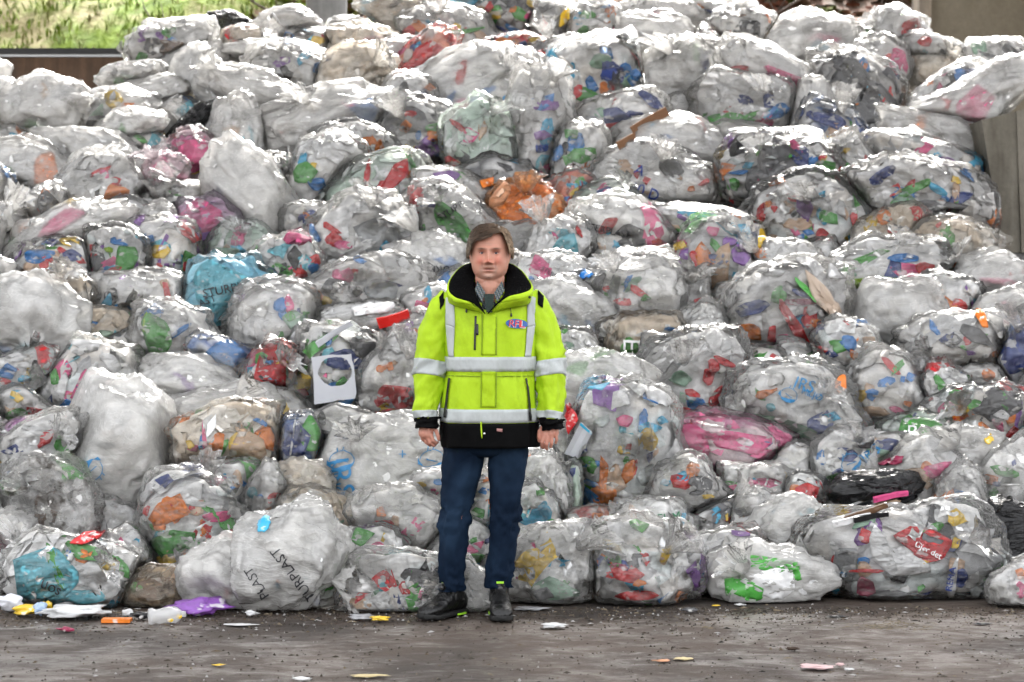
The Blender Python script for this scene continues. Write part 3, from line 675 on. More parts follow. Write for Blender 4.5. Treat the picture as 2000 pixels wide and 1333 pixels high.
B('bag with white trays', 700,632,92,32,-6,'white','W 660 615 26 12;W 735 610 44 8 -12;R 640 635 16 4;P 672 640 16 6',haze=.15)
B('large clear bag with a die-cut white card', 668,742,128,90,2,'mix','D 720 690 44 30;N 690 700 40 14;Y 586 745 19 17;B 570 772 9 7;R 590 768 11 7;O 574 792 10 10;R 602 808 8 6;Y 632 820 14 7;Y 562 760 8 14 20;F 610 790 24 14;G 668 748 10 9;L 640 825 7 5',haze=.12,land='bag with a die-cut white card')
B('white smeared bag with a red film corner', 772,738,50,84,18,'white','O 744 720 7 7;O 762 715 8 8;R 770 785 34 36 20;R 745 815 30 12 -10;Y 755 800 14 10',haze=.32)
B('glossy red and white snack sack', 530,735,56,46,-38,'red','R 530 735 44 32 -30;W 512 722 16 12 -20;K 542 722 30 3 42;K 522 748 26 3 42;Y 548 706 10 6;W 500 752 8 16 10;W 530 765 14 6 30',haze=.1,land='red and white snack sack')
B('clear bag crammed with bright packaging', 175,757,118,72,4,'mix','P 172 752 26 32 40;N 166 768 18 14 -30;R 82 762 7 26 18;R 60 780 8 5;N 278 740 12 32;B 128 795 12 10;T 145 805 14 8;G 106 738 6 14;W 232 740 18 10;W 120 760 6 24 15;W 252 725 18 8;D 205 735 30 10 20;N 240 772 30 8;B 276 735 8 7;G 215 757 9 7;S 210 742 8 12',haze=.12,land='bag crammed with bright packaging')
B('plain milky bag under the blue film', 372,748,84,38,6,'white',haze=.6)
B('huge milky sack with a blue pig logo', 231,898,108,128,-14,'white','F 200 870 20 4',haze=.74,txt=[('IRS',148,952,44,-70,'B'),('LOGO',182,918,48,-60,'B')],land='huge milky sack with a blue pig logo')
B('white bag with a long loop handle', 402,815,104,48,-8,'white','B 305 795 6 5;A 380 830 30 8 -10',haze=.5,land='white bag with a loop handle')
B('soiled beige bag with pink and orange stripes', 442,872,108,64,-10,'beige','O 415 890 10 42 24;P 400 865 4 32 -5;G 428 885 7 26 28;S 485 872 26 34;P 455 908 14 4;R 396 915 8 14 24;Y 370 870 8 6;W 410 835 10 22',haze=.28,film='dirty2',land='soiled beige bag with orange stripes')
B('navy sack with a green panel', 586,866,42,50,-8,'blue','N 582 866 30 40 -8;G 606 850 16 28 -5;W 608 862 10 8;W 570 865 2.5 44 8',haze=.1,land='navy sack with a green panel')
B('huge lettered milky sack lying on its side', 735,908,132,92,-10,'white','',haze=.7,txt=[('IRS',668,935,74,78,'B'),('MILJØ',653,938,68,78,'B'),('LOGO',668,900,54,170,'B'),('LOGO',843,898,52,170,'B'),('+',786,888,14,0,'B'),('-',784,946,10,0,'B')],land='huge lettered milky sack')
B('silvery crinkled clear bag', 68,880,84,46,-28,'white','',haze=.16)
B('bag with a green label at the left edge', 28,802,50,32,0,'grey','G 22 816 22 13',haze=.35)
B('purple film bag at the left edge', 52,846,40,22,-12,'lilac','V 52 848 34 14 -12',haze=.1)
B('small beige bag at the left edge', 4,868,26,34,0,'beige',haze=.4)
B('mud smeared grey bag', 92,1000,90,76,22,'grey','G 20 948 15 12 -30;A 90 985 20 30 20;K 110 945 14 10',film='muddy',haze=.45,land='mud smeared grey bag')
B('clear bag with orange tubs and green film', 366,1040,100,80,10,'mix','O 328 1000 32 18 -20;O 308 1028 12 9;R 320 990 14 8;G 335 1058 32 18 -20;G 392 1066 30 9 5;S 345 1082 22 8 -10;R 376 1104 8 7;Y 325 1095 16 8;P 420 1010 20 8 -10;W 395 985 30 8 10',haze=.18,film='dirty2',land='bag with orange tubs')
B('hazy clear bag with a grey pane', 448,962,78,54,14,'grey','N 356 942 12 18 20;F 462 985 18 16;D 470 978 16 20',haze=.34)
B('turquoise and green carrier bag', 146,1126,104,66,0,'white','T 88 1128 44 44 10;T 150 1165 50 12;G 182 1085 44 15 16;G 108 1108 7 42 -18;G 238 1110 10 24 -35;W 180 1128 50 30 6',haze=.1,txt=[('son',100,1148,40,205,'K')],land='turquoise and green carrier bag')
B('brown stained bag', 316,1150,68,40,-6,'brown','A 300 1150 30 16;S 350 1135 16 18',film='muddy',haze=.3,land='brown stained bag')
B('grey hazy bag at the lower left edge', 14,1092,52,72,0,'grey','',haze=.5)
B('dim bag with a pink cap in a dark gap', 246,1070,36,34,0,'grey','P 236 1068 9 13;W 258 1068 10 12',haze=.25)
B('milky bag half hidden behind the lettered sack', 440,1130,64,66,0,'white','R 444 1160 6 8 -30',haze=.62,txt=[('PLAST',468,1140,58,-115,'K')])
B('lettered milky sack standing on the floor', 566,1108,94,92,-8,'white','C 542 1146 4 5;O 543 1138 4 3;N 620 1175 16 12',haze=.66,neck=(664,1130),txt=[('TURPLAST',572,1122,122,-127,'K'),('PLAST',500,1138,66,-122,'K')],land='lettered milky sack')
B('white bag with green print on the floor row', 705,1086,78,56,6,'white','G 706 1048 20 13;G 690 1104 28 16 -20;G 748 1092 28 7 -4;G 650 1090 8 14 -20',haze=.26,land='bag with green print')
B('low clear bag with a red dot', 786,1152,108,54,2,'mix','R 790 1151 10 9;R 722 1146 6 36 42;W 765 1172 34 20 -10;D 812 1128 26 14;A 770 1140 10 6;S 700 1180 16 8',haze=.2,land='low clear bag with a red dot')
B('crinkled clear bag behind the boots', 908,1156,54,46,0,'white','',haze=.3)
B('limp grey bag left of the jeans', 792,1022,80,64,10,'grey','R 750 1032 22 12 12;O 744 1002 8 8;S 772 1020 7 12',haze=.48)
B('beige hazy bag with a cyan strip', 600,1008,74,54,8,'beige','C 640 1012 17 6 14;N 600 990 14 6;A 580 1025 30 12',haze=.38,land='beige bag with a cyan strip')
B('limp beige bag beside the navy sack', 580,950,52,42,10,'beige','',haze=.5)
B('clear grey bag in the shade', 522,972,40,60,0,'grey','',haze=.4)
B('grey bag beside the left knee', 862,962,52,46,0,'grey','Y 820 948 10 4;B 858 942 8 5;P 840 965 14 10',haze=.4)
B('white bag with a green and teal base between the boots', 908,1078,66,46,0,'white','G 926 1092 20 8;T 926 1112 30 10;G 925 1055 8 5',haze=.28)
B('bag with green print seen between the knees', 936,992,46,58,0,'mix','G 930 1012 12 14 30;D 940 1030 16 14;O 940 938 16 5;B 945 960 8 5',haze=.25)
B('clear bag with a lilac print beside the right knee', 1056,962,50,64,0,'white','V 1046 968 26 6 4;P 1050 950 12 5',haze=.35)
B('clear bag with pale blue scraps beside the right shin', 1042,1022,52,56,0,'mix','C 1040 1012 24 14;C 1062 1000 10 14;O 1018 1056 14 10;D 1050 1035 20 10',haze=.22)
B('slim greenish clear bag', 1098,972,36,62,0,'green','G 1094 950 16 10;G 1100 965 8 6;M 1110 1020 10 8',haze=.25)
B('hazy white bag beside the right hand', 1078,902,48,52,0,'white','K 1054 891 4 3;K 1062 890 3 3;C 1080 905 20 6',haze=.45)
B('big muddy clear bag with yellowish film', 1088,1112,90,74,0,'white','Y 1030 1095 22 12 -30;C 1090 1100 22 6;E 1090 1150 40 20;D 1060 1160 20 10;S 1155 1080 8 14',haze=.3,film='dirty2',land='muddy bag with yellowish film')
B('big muddy clear bag with a red tray', 1238,1114,104,72,6,'mix','R 1210 1122 26 11 8;R 1238 1164 34 8;O 1250 1140 10 7;R 1262 1092 6 10;W 1165 1140 6 24;M 1205 1108 16 6;F 1180 1120 12 20',haze=.26,film='dirty2',land='muddy bag with a red tray')
B('round white bag with dark green lettering', 1270,1030,74,54,14,'white','P 1305 1032 14 10;C 1336 1015 5 12;K 1328 1042 6 4',haze=.46,txt=[('EUM',1306,1011,42,-6,'Gd')],land='white bag with dark green lettering')
B('small reddish bag behind the lettered white bag', 1152,1022,42,26,0,'red','O 1168 1008 10 7;M 1150 1018 20 5',haze=.3)
B('grey clear bag under the pink bag', 1340,962,68,54,6,'grey','Y 1382 970 10 4;D 1370 945 20 10',haze=.28)
B('clear bag with dark film and a red tray', 1400,1026,72,40,-26,'dark','R 1378 1056 30 9 -4;D 1425 1002 22 8 -30;C 1400 1010 7 10;Y 1420 1010 3 6',haze=.14,land='bag with dark film and a red tray')
B('pinkish clear bag under the long pink bag', 1492,952,80,36,12,'white','P 1490 946 28 8;C 1474 943 5 6;P 1440 955 14 6;W 1450 958 14 10',haze=.3)
B('bag showing a red ball', 1566,966,38,34,0,'mix','R 1577 970 18 18;O 1552 958 7 8',haze=.15)
B('clear grey bag beside the frosted one', 1472,1012,52,42,0,'grey','D 1445 1000 12 8',haze=.35)
B('limp frosted grey bag', 1560,1042,74,60,12,'white','D 1565 1075 5 20',haze=.68,land='limp frosted grey bag')
B('muddy clear bag with a blue bundle', 1412,1106,78,60,0,'grey','B 1368 1112 22 18;B 1375 1128 22 10;N 1362 1095 14 14;R 1482 1076 12 7 -10;V 1446 1042 18 4 10;L 1415 1168 10 5',haze=.26,film='dirty2',land='muddy bag with a blue bundle')
B('knotted white carrier bag with green print', 1504,1130,90,52,2,'white','G 1502 1102 44 12 8;G 1550 1118 8 20 -40;G 1452 1148 32 14 20;G 1470 1168 26 10;G 1425 1140 8 20;W 1510 1135 40 24',film='opaque',haze=.82,neck=(1456,1110),land='knotted white carrier bag')
B('very large clear bag on the floor', 1756,1088,170,84,-2,'mix','R 1806 1062 40 22 14;R 1818 1082 22 14;Y 1805 1095 8 6;W 1722 1078 16 36 -22;W 1762 1100 40 26 20;M 1690 1148 20 18;W 1862 1128 11 38 10;N 1880 1130 9 16;Y 1868 1062 7 9;R 1692 1116 26 3;F 1650 1100 30 26;D 1730 1160 30 8;E 1695 1018 22 6 -25',haze=.16,txt=[('Gjør det',1812,1078,58,28,'W'),('Grønt',1637,1115,38,22,'B'),('REMA',1856,1130,46,-80,'N')],land='very large clear bag on the floor')
B('white bag with a blue logo and a green corner', 1680,898,92,54,-10,'white','G 1632 938 24 12 -14;K 1690 860 18 16 20;N 1735 870 18 12;E 1710 890 22 12 -20',haze=.3,txt=[('IRS',1700,885,38,-42,'B'),('LOGO',1662,905,46,140,'B')],land='white bag with a blue logo')
B('crushed black bag below the blue logo', 1700,958,72,28,-4,'dark','',film='black',land='crushed black bag')
B('pinkish clear bag tied at its left', 1822,944,82,66,28,'white','P 1832 918 24 20;P 1848 945 12 20;W 1875 985 10 12;S 1790 935 18 18',haze=.34,neck=(1722,922),land='pinkish bag tied at its left')
B('plain grey bag at the right', 1896,902,68,50,0,'grey','',haze=.5)
B('limp clear bag beside the black bag', 1882,992,40,58,0,'grey','',haze=.35)
B('white bag with curved green bands', 1958,958,62,90,6,'white','G 1930 972 24 6 -46;G 1940 1035 22 6 -46;N 1948 946 8 4;C 1925 1035 12 8',haze=.42,land='bag with curved green bands')
B('torn black bag on the floor at the right edge', 1984,1085,58,80,-6,'dark','',film='black',land='torn black bag at the right edge')
B('white bag cut off by the right edge', 1994,1150,52,42,-24,'white','O 1996 1122 10 8;P 1996 1155 8 12',haze=.4)
B('clear bag with a blue and white box', 1652,694,56,52,0,'mix','R 1606 684 8 7;N 1622 690 12 7 20;W 1622 710 12 20 -30;O 1672 698 6 12 -40;S 1700 675 12 16',haze=.16)
B('grey bag behind the pig logo bag', 1578,732,72,46,10,'grey','R 1476 745 6 6;W 1500 735 14 5',haze=.35)
B('bag with a red slip in a shaded gap', 1490,738,54,48,0,'mix','R 1472 748 6 6;W 1508 736 16 7;O 1480 765 10 5;M 1480 725 24 4 -20',haze=.2)
B('bag with a white and green sleeve', 1844,762,48,40,20,'white','G 1838 752 7 16 -25;N 1870 768 8 12',haze=.25)
B('low green and grey bag', 1905,742,44,24,0,'grey','G 1892 750 8 12',haze=.3)
B('grey bag with a small red cap', 1352,602,54,62,0,'grey','R 1366 592 8 8;R 1384 598 6 6;W 1398 635 10 8;N 1362 650 8 10',haze=.35)
B('hazy bag with blue figures', 1370,656,48,46,10,'white','B 1362 650 10 4;B 1368 660 10 4',haze=.4)
B('limp grey bag above the red strip bag', 1440,600,64,36,0,'grey','T 1512 548 14 5;R 1376 598 6 5',haze=.3)
B('crinkled clear bag beside the jacket', 1122,706,44,46,0,'grey','V 1155 730 14 10',haze=.2)
B('bag with a green letter mark', 1192,402,74,36,4,'green','G 1214 404 22 15 4;W 1222 404 4 12',haze=.32)
B('bag with red and yellow wrappers', 1116,392,48,42,0,'red','Y 1134 386 14 13;R 1116 400 10 12;C 1130 360 18 6',haze=.3)
B('flat grey bag under the net-like bag', 880,362,62,28,10,'grey','V 870 345 20 8',haze=.35)
B('bag with a pink cap beside the sleeve', 832,612,52,42,0,'grey','P 828 605 16 15;R 838 612 10 12',haze=.3)
B('grey bag under the green patch', 618,436,64,30,4,'grey','M 590 450 20 8',haze=.35)
B('crinkled bag beside the left sleeve', 802,676,42,50,10,'grey','A 790 650 10 12',haze=.35)
B('grey bag above the lettered sack', 642,838,62,36,0,'grey','R 685 822 8 6;D 630 850 20 8',haze=.3)
# ------------------------------------------------------------------ film and contents materials
FILM = {
 'clear':  film_mat('clear_film', 0.25, 0.42),
 'dirty':  film_mat('soiled_film', 0.2, 0.45, 0.55),
 'dirty2': film_mat('dusty_film', 0.27, 0.5, 0.30),
 'muddy':  film_mat('muddy_film', 0.3, 0.5, 0.95),
}
FILM['orange'] = FILM['clear']; FILM['black'] = film_mat('black_film', 0.2, 0.6); FILM['opaque'] = FILM['dirty2']
STUFF = vcol_mat('packed_waste', 0.36, 0.5, 0.6, 22, 0.02)
WRAP = {k: wrapper_mat('wrapper_' + n_, CC[k]) for k, n_ in zip('ROGLBCNYPVKDTWSMEFA', 'red orange green lime blue cyan navy yellow pink violet black charcoal turquoise white buff maroon mint grey brown'.split())}
INK = {'K': paint('black_ink', (0.025, 0.025, 0.03), 0.5), 'B': paint('blue_ink', (0.03, 0.20, 0.42), 0.5), 'N': paint('navy_ink', (0.03, 0.06, 0.25), 0.5),
       'W': paint('white_ink', (0.8, 0.8, 0.8), 0.5), 'Gd': paint('green_ink', (0.02, 0.17, 0.07), 0.5), 'R': paint('red_ink', (0.55, 0.03, 0.03), 0.5)}

# ------------------------------------------------------------------ lettering
_txt = {}
def fine_cut(V, Fc):
    """cut flat glyphs fine enough to follow a creased surface"""
    bm = bmesh.new(); vs = [bm.verts.new((x, y, 0)) for x, y in V]
    for f in Fc:
        try: bm.faces.new([vs[i] for i in f])
        except ValueError: pass
    w_ = max(x for x, y in V) - min(x for x, y in V)
    bmesh.ops.triangulate(bm, faces=bm.faces[:])
    for lim in (0.10, 0.05, 0.035):
        e = [e_ for e_ in bm.edges if e_.calc_length() > lim * w_]
        if e: bmesh.ops.subdivide_edges(bm, edges=e, cuts=1); bmesh.ops.triangulate(bm, faces=bm.faces[:])
    bm.verts.index_update(); out = (np.array([(v.co.x, v.co.y) for v in bm.verts]), [tuple(v.index for v in f.verts) for f in bm.faces]); bm.free(); return out
def text_mesh(body):
    """flat glyphs, centred, width 1"""
    if body in _txt: return _txt[body]
    if body == 'LOGO':      # a round arrow with a thick blue back
        V = []; Fc = []
        def strip(outer, inner):
            n0 = len(V)
            for o_, i_ in zip(outer, inner): V.append(o_); V.append(i_)
            for k in range(len(outer) - 1): Fc.append((n0 + 2 * k, n0 + 2 * k + 1, n0 + 2 * k + 3, n0 + 2 * k + 2))
        A = np.linspace(math.radians(20), math.radians(170), 18)
        strip([(0.46 * math.cos(t), 0.40 * math.sin(t)) for t in A],
              [((0.46 - 0.16 * math.sin((t - A[0]) / (A[-1] - A[0]) * math.pi)) * math.cos(t), (0.40 - 0.20 * math.sin((t - A[0]) / (A[-1] - A[0]) * math.pi)) * math.sin(t)) for t in A])
        A = np.linspace(math.radians(165), math.radians(350), 22)
        strip([(0.45 * math.cos(t), 0.38 * math.sin(t)) for t in A], [(0.42 * math.cos(t), 0.35 * math.sin(t)) for t in A])
        n0 = len(V); V += [(0.36, 0.20), (0.56, 0.10), (0.50, -0.12)]; Fc.append((n0, n0 + 1, n0 + 2))
        for x0, y0, x1, y1 in ((-0.1, -0.37, -0.16, -0.5), (0.1, -0.37, 0.05, -0.5), (-0.2, 0.1, 0.2, -0.05)):
            d = np.array([x1 - x0, y1 - y0]); q = np.array([-d[1], d[0]]) / np.hypot(*d) * 0.018; n0 = len(V)
            V += [(x0 - q[0], y0 - q[1]), (x0 + q[0], y0 + q[1]), (x1 + q[0], y1 + q[1]), (x1 - q[0], y1 - q[1])]; Fc.append((n0, n0 + 1, n0 + 2, n0 + 3))
        _txt[body] = fine_cut(V, Fc); return _txt[body]
    cu = bpy.data.curves.new('t', 'FONT'); cu.body = body; cu.resolution_u = 3
    ob = bpy.data.objects.new('t', cu); COL.objects.link(ob)
    dg = bpy.context.evaluated_depsgraph_get(); dg.update()
    me = bpy.data.meshes.new_from_object(ob.evaluated_get(dg))
    V, Fc = fine_cut([(v.co.x, v.co.y) for v in me.vertices], [tuple(p.vertices) for p in me.polygons])
    bpy.data.objects.remove(ob); bpy.data.curves.remove(cu); bpy.data.meshes.remove(me)
    V = V - (V.max(0) + V.min(0)) / 2; V = V / (V[:, 0].max() - V[:, 0].min())
    _txt[body] = (V, Fc); return _txt[body]
for _b in BAGS:
    for t_ in _b['txt']: text_mesh(t_[0])
text_mesh('RFL')

def project(bvh, pts, off, loose=False):
    """pixel points onto a surface along the camera's rays; off > 0 lifts them off the surface, < 0 sinks them in"""
    out = []
    for x, y in pts:
        h = bvh.ray_cast(CAMP, pxray(x, y))
        if h[0] is None:
            if not loose: return None
            out.append(np.array([np.nan] * 3)); continue
        nrm = h[1] if h[1].dot(pxray(x, y)) < 0 else -h[1]
        out.append(np.array(h[0] + nrm * off))
    return np.array(out)

def lettering(name, body, px, py, width, rot, mat, bvh, parent, origin, off=0.007):
    V2, Fc = text_mesh(body); a = math.radians(rot)
    X = V2[:, 0] * width; Y = -V2[:, 1] * width
    pts = np.stack([px + X * math.cos(a) - Y * math.sin(a), py + X * math.sin(a) + Y * math.cos(a)], -1)
    P = project(bvh, pts, off, True)
    bad = np.isnan(P[:, 0]); Fk = [f for f in Fc if not any(bad[i] for i in f)]
    if len(Fk) < 0.4 * len(Fc): return None
    ids = sorted({i for f in Fk for i in f}); rm_ = {i: k for k, i in enumerate(ids)}
    return mesh_obj(name, P[ids], [tuple(rm_[i] for i in f) for f in Fk], mat, parent, True, origin=origin)

def patch(name, px, py, rx, ry, rot, mat, bvh, parent, origin, seed, depth=0.012, NR=4, NA=20):
    """a crumpled wrapper pressed against the inside of the film"""
    a = math.radians(rot)
    for shrink in (1.0, 0.75, 0.5):
        pts = [(px, py)]
        r = np.random.default_rng(seed); ph = r.uniform(0, 6.28, 4)
        m_ = int(r.integers(4, 7)); ca = np.sort((np.arange(m_) + r.uniform(-0.3, 0.3, m_)) * 2 * math.pi / m_ + r.uniform(0, 6.28)) ; cr_ = r.uniform(0.85, 1.3, m_)
        cp = np.stack([np.cos(ca) * cr_, np.sin(ca) * cr_], -1)
        def poly_r(t):
            d_ = np.array([math.cos(t), math.sin(t)]); best = 0.6
            for q in range(m_):
                e0, e1 = cp[q], cp[(q + 1) % m_]; den = d_[0] * (e1[1] - e0[1]) - d_[1] * (e1[0] - e0[0])
                if abs(den) < 1e-9: continue
                tt = (e0[0] * (e1[1] - e0[1]) - e0[1] * (e1[0] - e0[0])) / den; uu = (e0[0] * d_[1] - e0[1] * d_[0]) / den
                if tt > 0 and -1e-6 <= uu <= 1 + 1e-6: best = tt
            return best
        rads_ = [poly_r(2 * math.pi * i / NA) for i in range(NA)]
        for j in range(1, NR + 1):
            for i in range(NA):
                t = 2 * math.pi * i / NA; c, s = math.cos(t), math.sin(t)
                k = rads_[i] * j / NR * shrink
                X, Y = rx * c * k, ry * s * k
                pts.append((px + X * math.cos(a) - Y * math.sin(a), py + X * math.sin(a) + Y * math.cos(a)))
        P = project(bvh, pts, -depth)
        if P is not None: break
    if P is None: return None
    nz = fbm(P * 45, 2, seed % 1000) * 0.002
    P[:, 1] += nz + 0.0025
    Fc = [(0, 1 + (i + 1) % NA, 1 + i) for i in range(NA)]
    for j in range(NR - 1):
        for i in range(NA):
            k = (i + 1) % NA; b0 = 1 + j * NA
            Fc.append((b0 + i, b0 + k, b0 + NA + k, b0 + NA + i))
    n0 = len(P); back = P + np.array([0, 0.006, 0])
    Fc2 = [tuple(n0 + i for i in f[::-1]) for f in Fc]
    e0 = 1 + (NR - 1) * NA
    side = [(e0 + i, e0 + (i + 1) % NA, n0 + e0 + (i + 1) % NA, n0 + e0 + i) for i in range(NA)]
    return mesh_obj(name, np.concatenate([P, back]), Fc + Fc2 + side, mat, parent, True, origin=origin)

# ------------------------------------------------------------------ lay the bags out
def SKY(x): return float(np.interp(x, [0, 120, 230, 300, 450, 560, 700, 800, 1000, 1300, 1480, 1560, 1740, 1840, 2000], [185, 170, 150, 70, 55, 40, 50, 15, 5, 12, 40, 65, 60, 100, 110]))
def geom(b):
    c_px = 0.74 * math.sqrt(b['rx'] * b['ry'])
    D = slopeD(b['cy']) + b['dD']
    bot = b['cy'] + b['ry']
    if bot > 1128 and b['dD'] < 0.2:
        D = min(D, groundD(min(bot, 1203)) + 0.10 + 0.25 * c_px * D / F)
    s = D / F
    b['D'] = D
    b['c'] = px2w(b['cx'], b['cy'], D)
    a = math.radians(b['rot'])
    X = np.array([math.cos(a), 0, -math.sin(a)]); Z = np.array([math.sin(a), 0, math.cos(a)])
    # lay the depth axis back along the slope a little
    Y = np.array([0, 1.0, 0])
    k = 1.12 if b['cy'] - b['ry'] < SKY(b['cx']) + 45 else 1.30
    depth = min(max(c_px * s, 0.12), 0.36)
    b['ax'] = (b['rx'] * s * k, depth, b['ry'] * s * k)
    b['M'] = np.stack([X * b['ax'][0], Y * b['ax'][1], Z * b['ax'][2]], 1)       # unit sphere -> ellipsoid
    b['Mi'] = np.linalg.inv(b['M'])
jr = np.random.default_rng(99)
for b in BAGS:
    if b['cy'] + b['ry'] < 1128: b['dD'] += float(jr.uniform(-0.13, 0.13))
    if b['neck'] is None and jr.random() < 0.5 and b['film'] not in ('solid', 'black'):
        t_ = jr.uniform(-2.9, -0.2) if jr.random() < 0.8 else jr.uniform(0, 2.9); q_ = jr.uniform(0.55, 0.95)
        b['neck'] = (b['cx'] + b['rx'] * q_ * math.cos(t_), b['cy'] + b['ry'] * q_ * math.sin(t_))
    geom(b)

# fill what is left open between them with bags lying deeper in the heap
def skyline(x):
    return np.interp(x, [0, 120, 230, 300, 450, 560, 700, 800, 1000, 1300, 1480, 1560, 1740, 1840, 2000], [185, 170, 150, 70, 55, 40, 50, 15, 5, 12, 40, 65, 60, 100, 110])
STEP = 8
gx, gy = np.meshgrid(np.arange(0, 2000, STEP), np.arange(0, 1180, STEP))
cov = gy < skyline(gx) + 25
cov |= (gx > 1925) & (gy > 190) & (gy < 520)
for b in BAGS:
    a = math.radians(b['rot']); dx = gx - b['cx']; dy = gy - b['cy']
    u = (dx * math.cos(a) + dy * math.sin(a)) / b['rx']; v = (-dx * math.sin(a) + dy * math.cos(a)) / b['ry']
    cov |= (u * u + v * v) < 1.22
NB_MAIN = len(BAGS)
fr = np.random.default_rng(21)
for it in range(80):
    dist = np.zeros(cov.shape); e = ~cov
    k = 0
    while e.any() and k < 14:
        dist[e] = k + 1
        e = e & np.roll(e, 1, 0) & np.roll(e, -1, 0) & np.roll(e, 1, 1) & np.roll(e, -1, 1); k += 1
    if dist.max() < 2: break
    j = np.argmax(dist + fr.uniform(0, .5, dist.shape)); cx, cy = gx.ravel()[j], gy.ravel()[j]
    rx, ry = fr.uniform(52, 80), fr.uniform(42, 60)
    b = dict(desc='', cx=float(cx), cy=float(cy), rx=rx, ry=ry, rot=fr.uniform(-40, 40), pal=fr.choice(['grey', 'mix', 'white', 'dark', 'grey']), acc='',
             film='clear', haze=fr.uniform(.2, .5), neck=None, txt=(), dD=0.22, solid=None, filler=True)
    geom(b); BAGS.append(b)
    dx = gx - cx; dy = gy - cy; a = math.radians(b['rot'])
    u = (dx * math.cos(a) + dy * math.sin(a)) / rx; v = (-dx * math.sin(a) + dy * math.cos(a)) / ry
    cov |= (u * u + v * v) < 1.1
# the heap runs on past both edges of the picture
for side in (-1, 1):
    for py in range(180 if side < 0 else 560, 1150, 105):
        for q in range(2):
            cx = (-75 - 130 * q - fr.uniform(0, 30)) if side < 0 else (2085 + 130 * q + fr.uniform(0, 30))
            b = dict(desc='', cx=cx, cy=py + fr.uniform(-20, 20) + 40 * q, rx=fr.uniform(75, 100), ry=fr.uniform(52, 68), rot=fr.uniform(-35, 35),
                     pal=fr.choice(['white', 'mix', 'grey', 'white']), acc='', film='clear', haze=fr.uniform(.2, .6), neck=None, txt=(), dD=0.0, solid=None, filler=True, edge=True)
            if side < 0 and py < 230 and q: continue
            geom(b); BAGS.append(b)

# neighbours press flat against each other: one separating plane per touching pair
for b in BAGS: b['planes'] = []
def support(b, u): return 1.0 / np.linalg.norm(b['Mi'] @ u)
for i in range(len(BAGS)):
    bi = BAGS[i]
    for j in range(i + 1, len(BAGS)):
        bj = BAGS[j]; d = bj['c'] - bi['c']; L = np.linalg.norm(d)
        if L > 1.3 or L < 1e-6: continue
        u = d / L; ri, rj = support(bi, u), support(bj, u)
        if ri + rj < L * 0.86: continue
        p = bi['c'] + u * (L * ri / (ri + rj))
        gi = bi['Mi'].T @ (bi['Mi'] @ (p - bi['c'])); gj = bj['Mi'].T @ (bj['Mi'] @ (p - bj['c']))
        n = gi / np.linalg.norm(gi) - gj / np.linalg.norm(gj); n /= np.linalg.norm(n)
        hi = n @ (p - bi['c']); hj = -n @ (p - bj['c'])
        gap = 0.004
        bi['planes'].append((n, max(hi - gap, 0.35 * min(bi['ax'])))); bj['planes'].append((-n, max(hj - gap, 0.35 * min(bj['ax']))))
for b in BAGS:
    b['planes'].append((np.array([0, 0, -1.0]), max(b['c'][2] - 0.006, 0.05)))
    if 790 < b['cx'] + b['rx'] and b['cx'] - b['rx'] < 1060 and b['c'][1] < 1.0:
        b['planes'].append((np.array([0, -1.0, 0]), max(b['c'][1] - 0.24, 0.06)))
    if b['cx'] + b['rx'] > 1925 and 230 < b['cy'] < 640 and b['dD'] > -0.2:
        b['planes'].append((np.array([1.0, 0, 0]), max((1938 - 1000) / F * BD - b['c'][0], 0.08)))

# ------------------------------------------------------------------ labels: what it looks like, and next to what
def place_phrase(b, lab):
    best = None
    for k, (x, y) in LAND.items():
        if (x, y) == (b['cx'], b['cy']): continue
        d = math.hypot(x - b['cx'], (y - b['cy']) * 1.1)
        if best is None or d < best[0]: best = (d, k, b['cx'] - x, b['cy'] - y)
    d, k, dx, dy = best
    if abs(dx) > 1.3 * abs(dy): rel = 'right of' if dx > 0 else 'left of'
    else: rel = 'below' if dy > 0 else 'above'
    return rel + ' the ' + k
used = set()
def label_of(b):
    full = b['desc'] + ', ' + place_phrase(b, b['desc'])
    lab = full if len(full.split()) <= 16 else b['desc']
    while lab in used: lab = lab.replace('bag', 'filled bag', 1)
    used.add(lab); return lab

ICO = None
def ico():
    global ICO
    if ICO is None:
        bm = bmesh.new(); bmesh.ops.create_icosphere(bm, subdivisions=2, radius=1.0)
        ICO = (np.array([v.co[:] for v in bm.verts]), [tuple(v.index for v in f.verts) for f in bm.faces]); bm.free()
    return ICO
SHEET_F = [(j * 5 + i, j * 5 + i + 1, (j + 1) * 5 + i + 1, (j + 1) * 5 + i) for j in range(4) for i in range(4)]

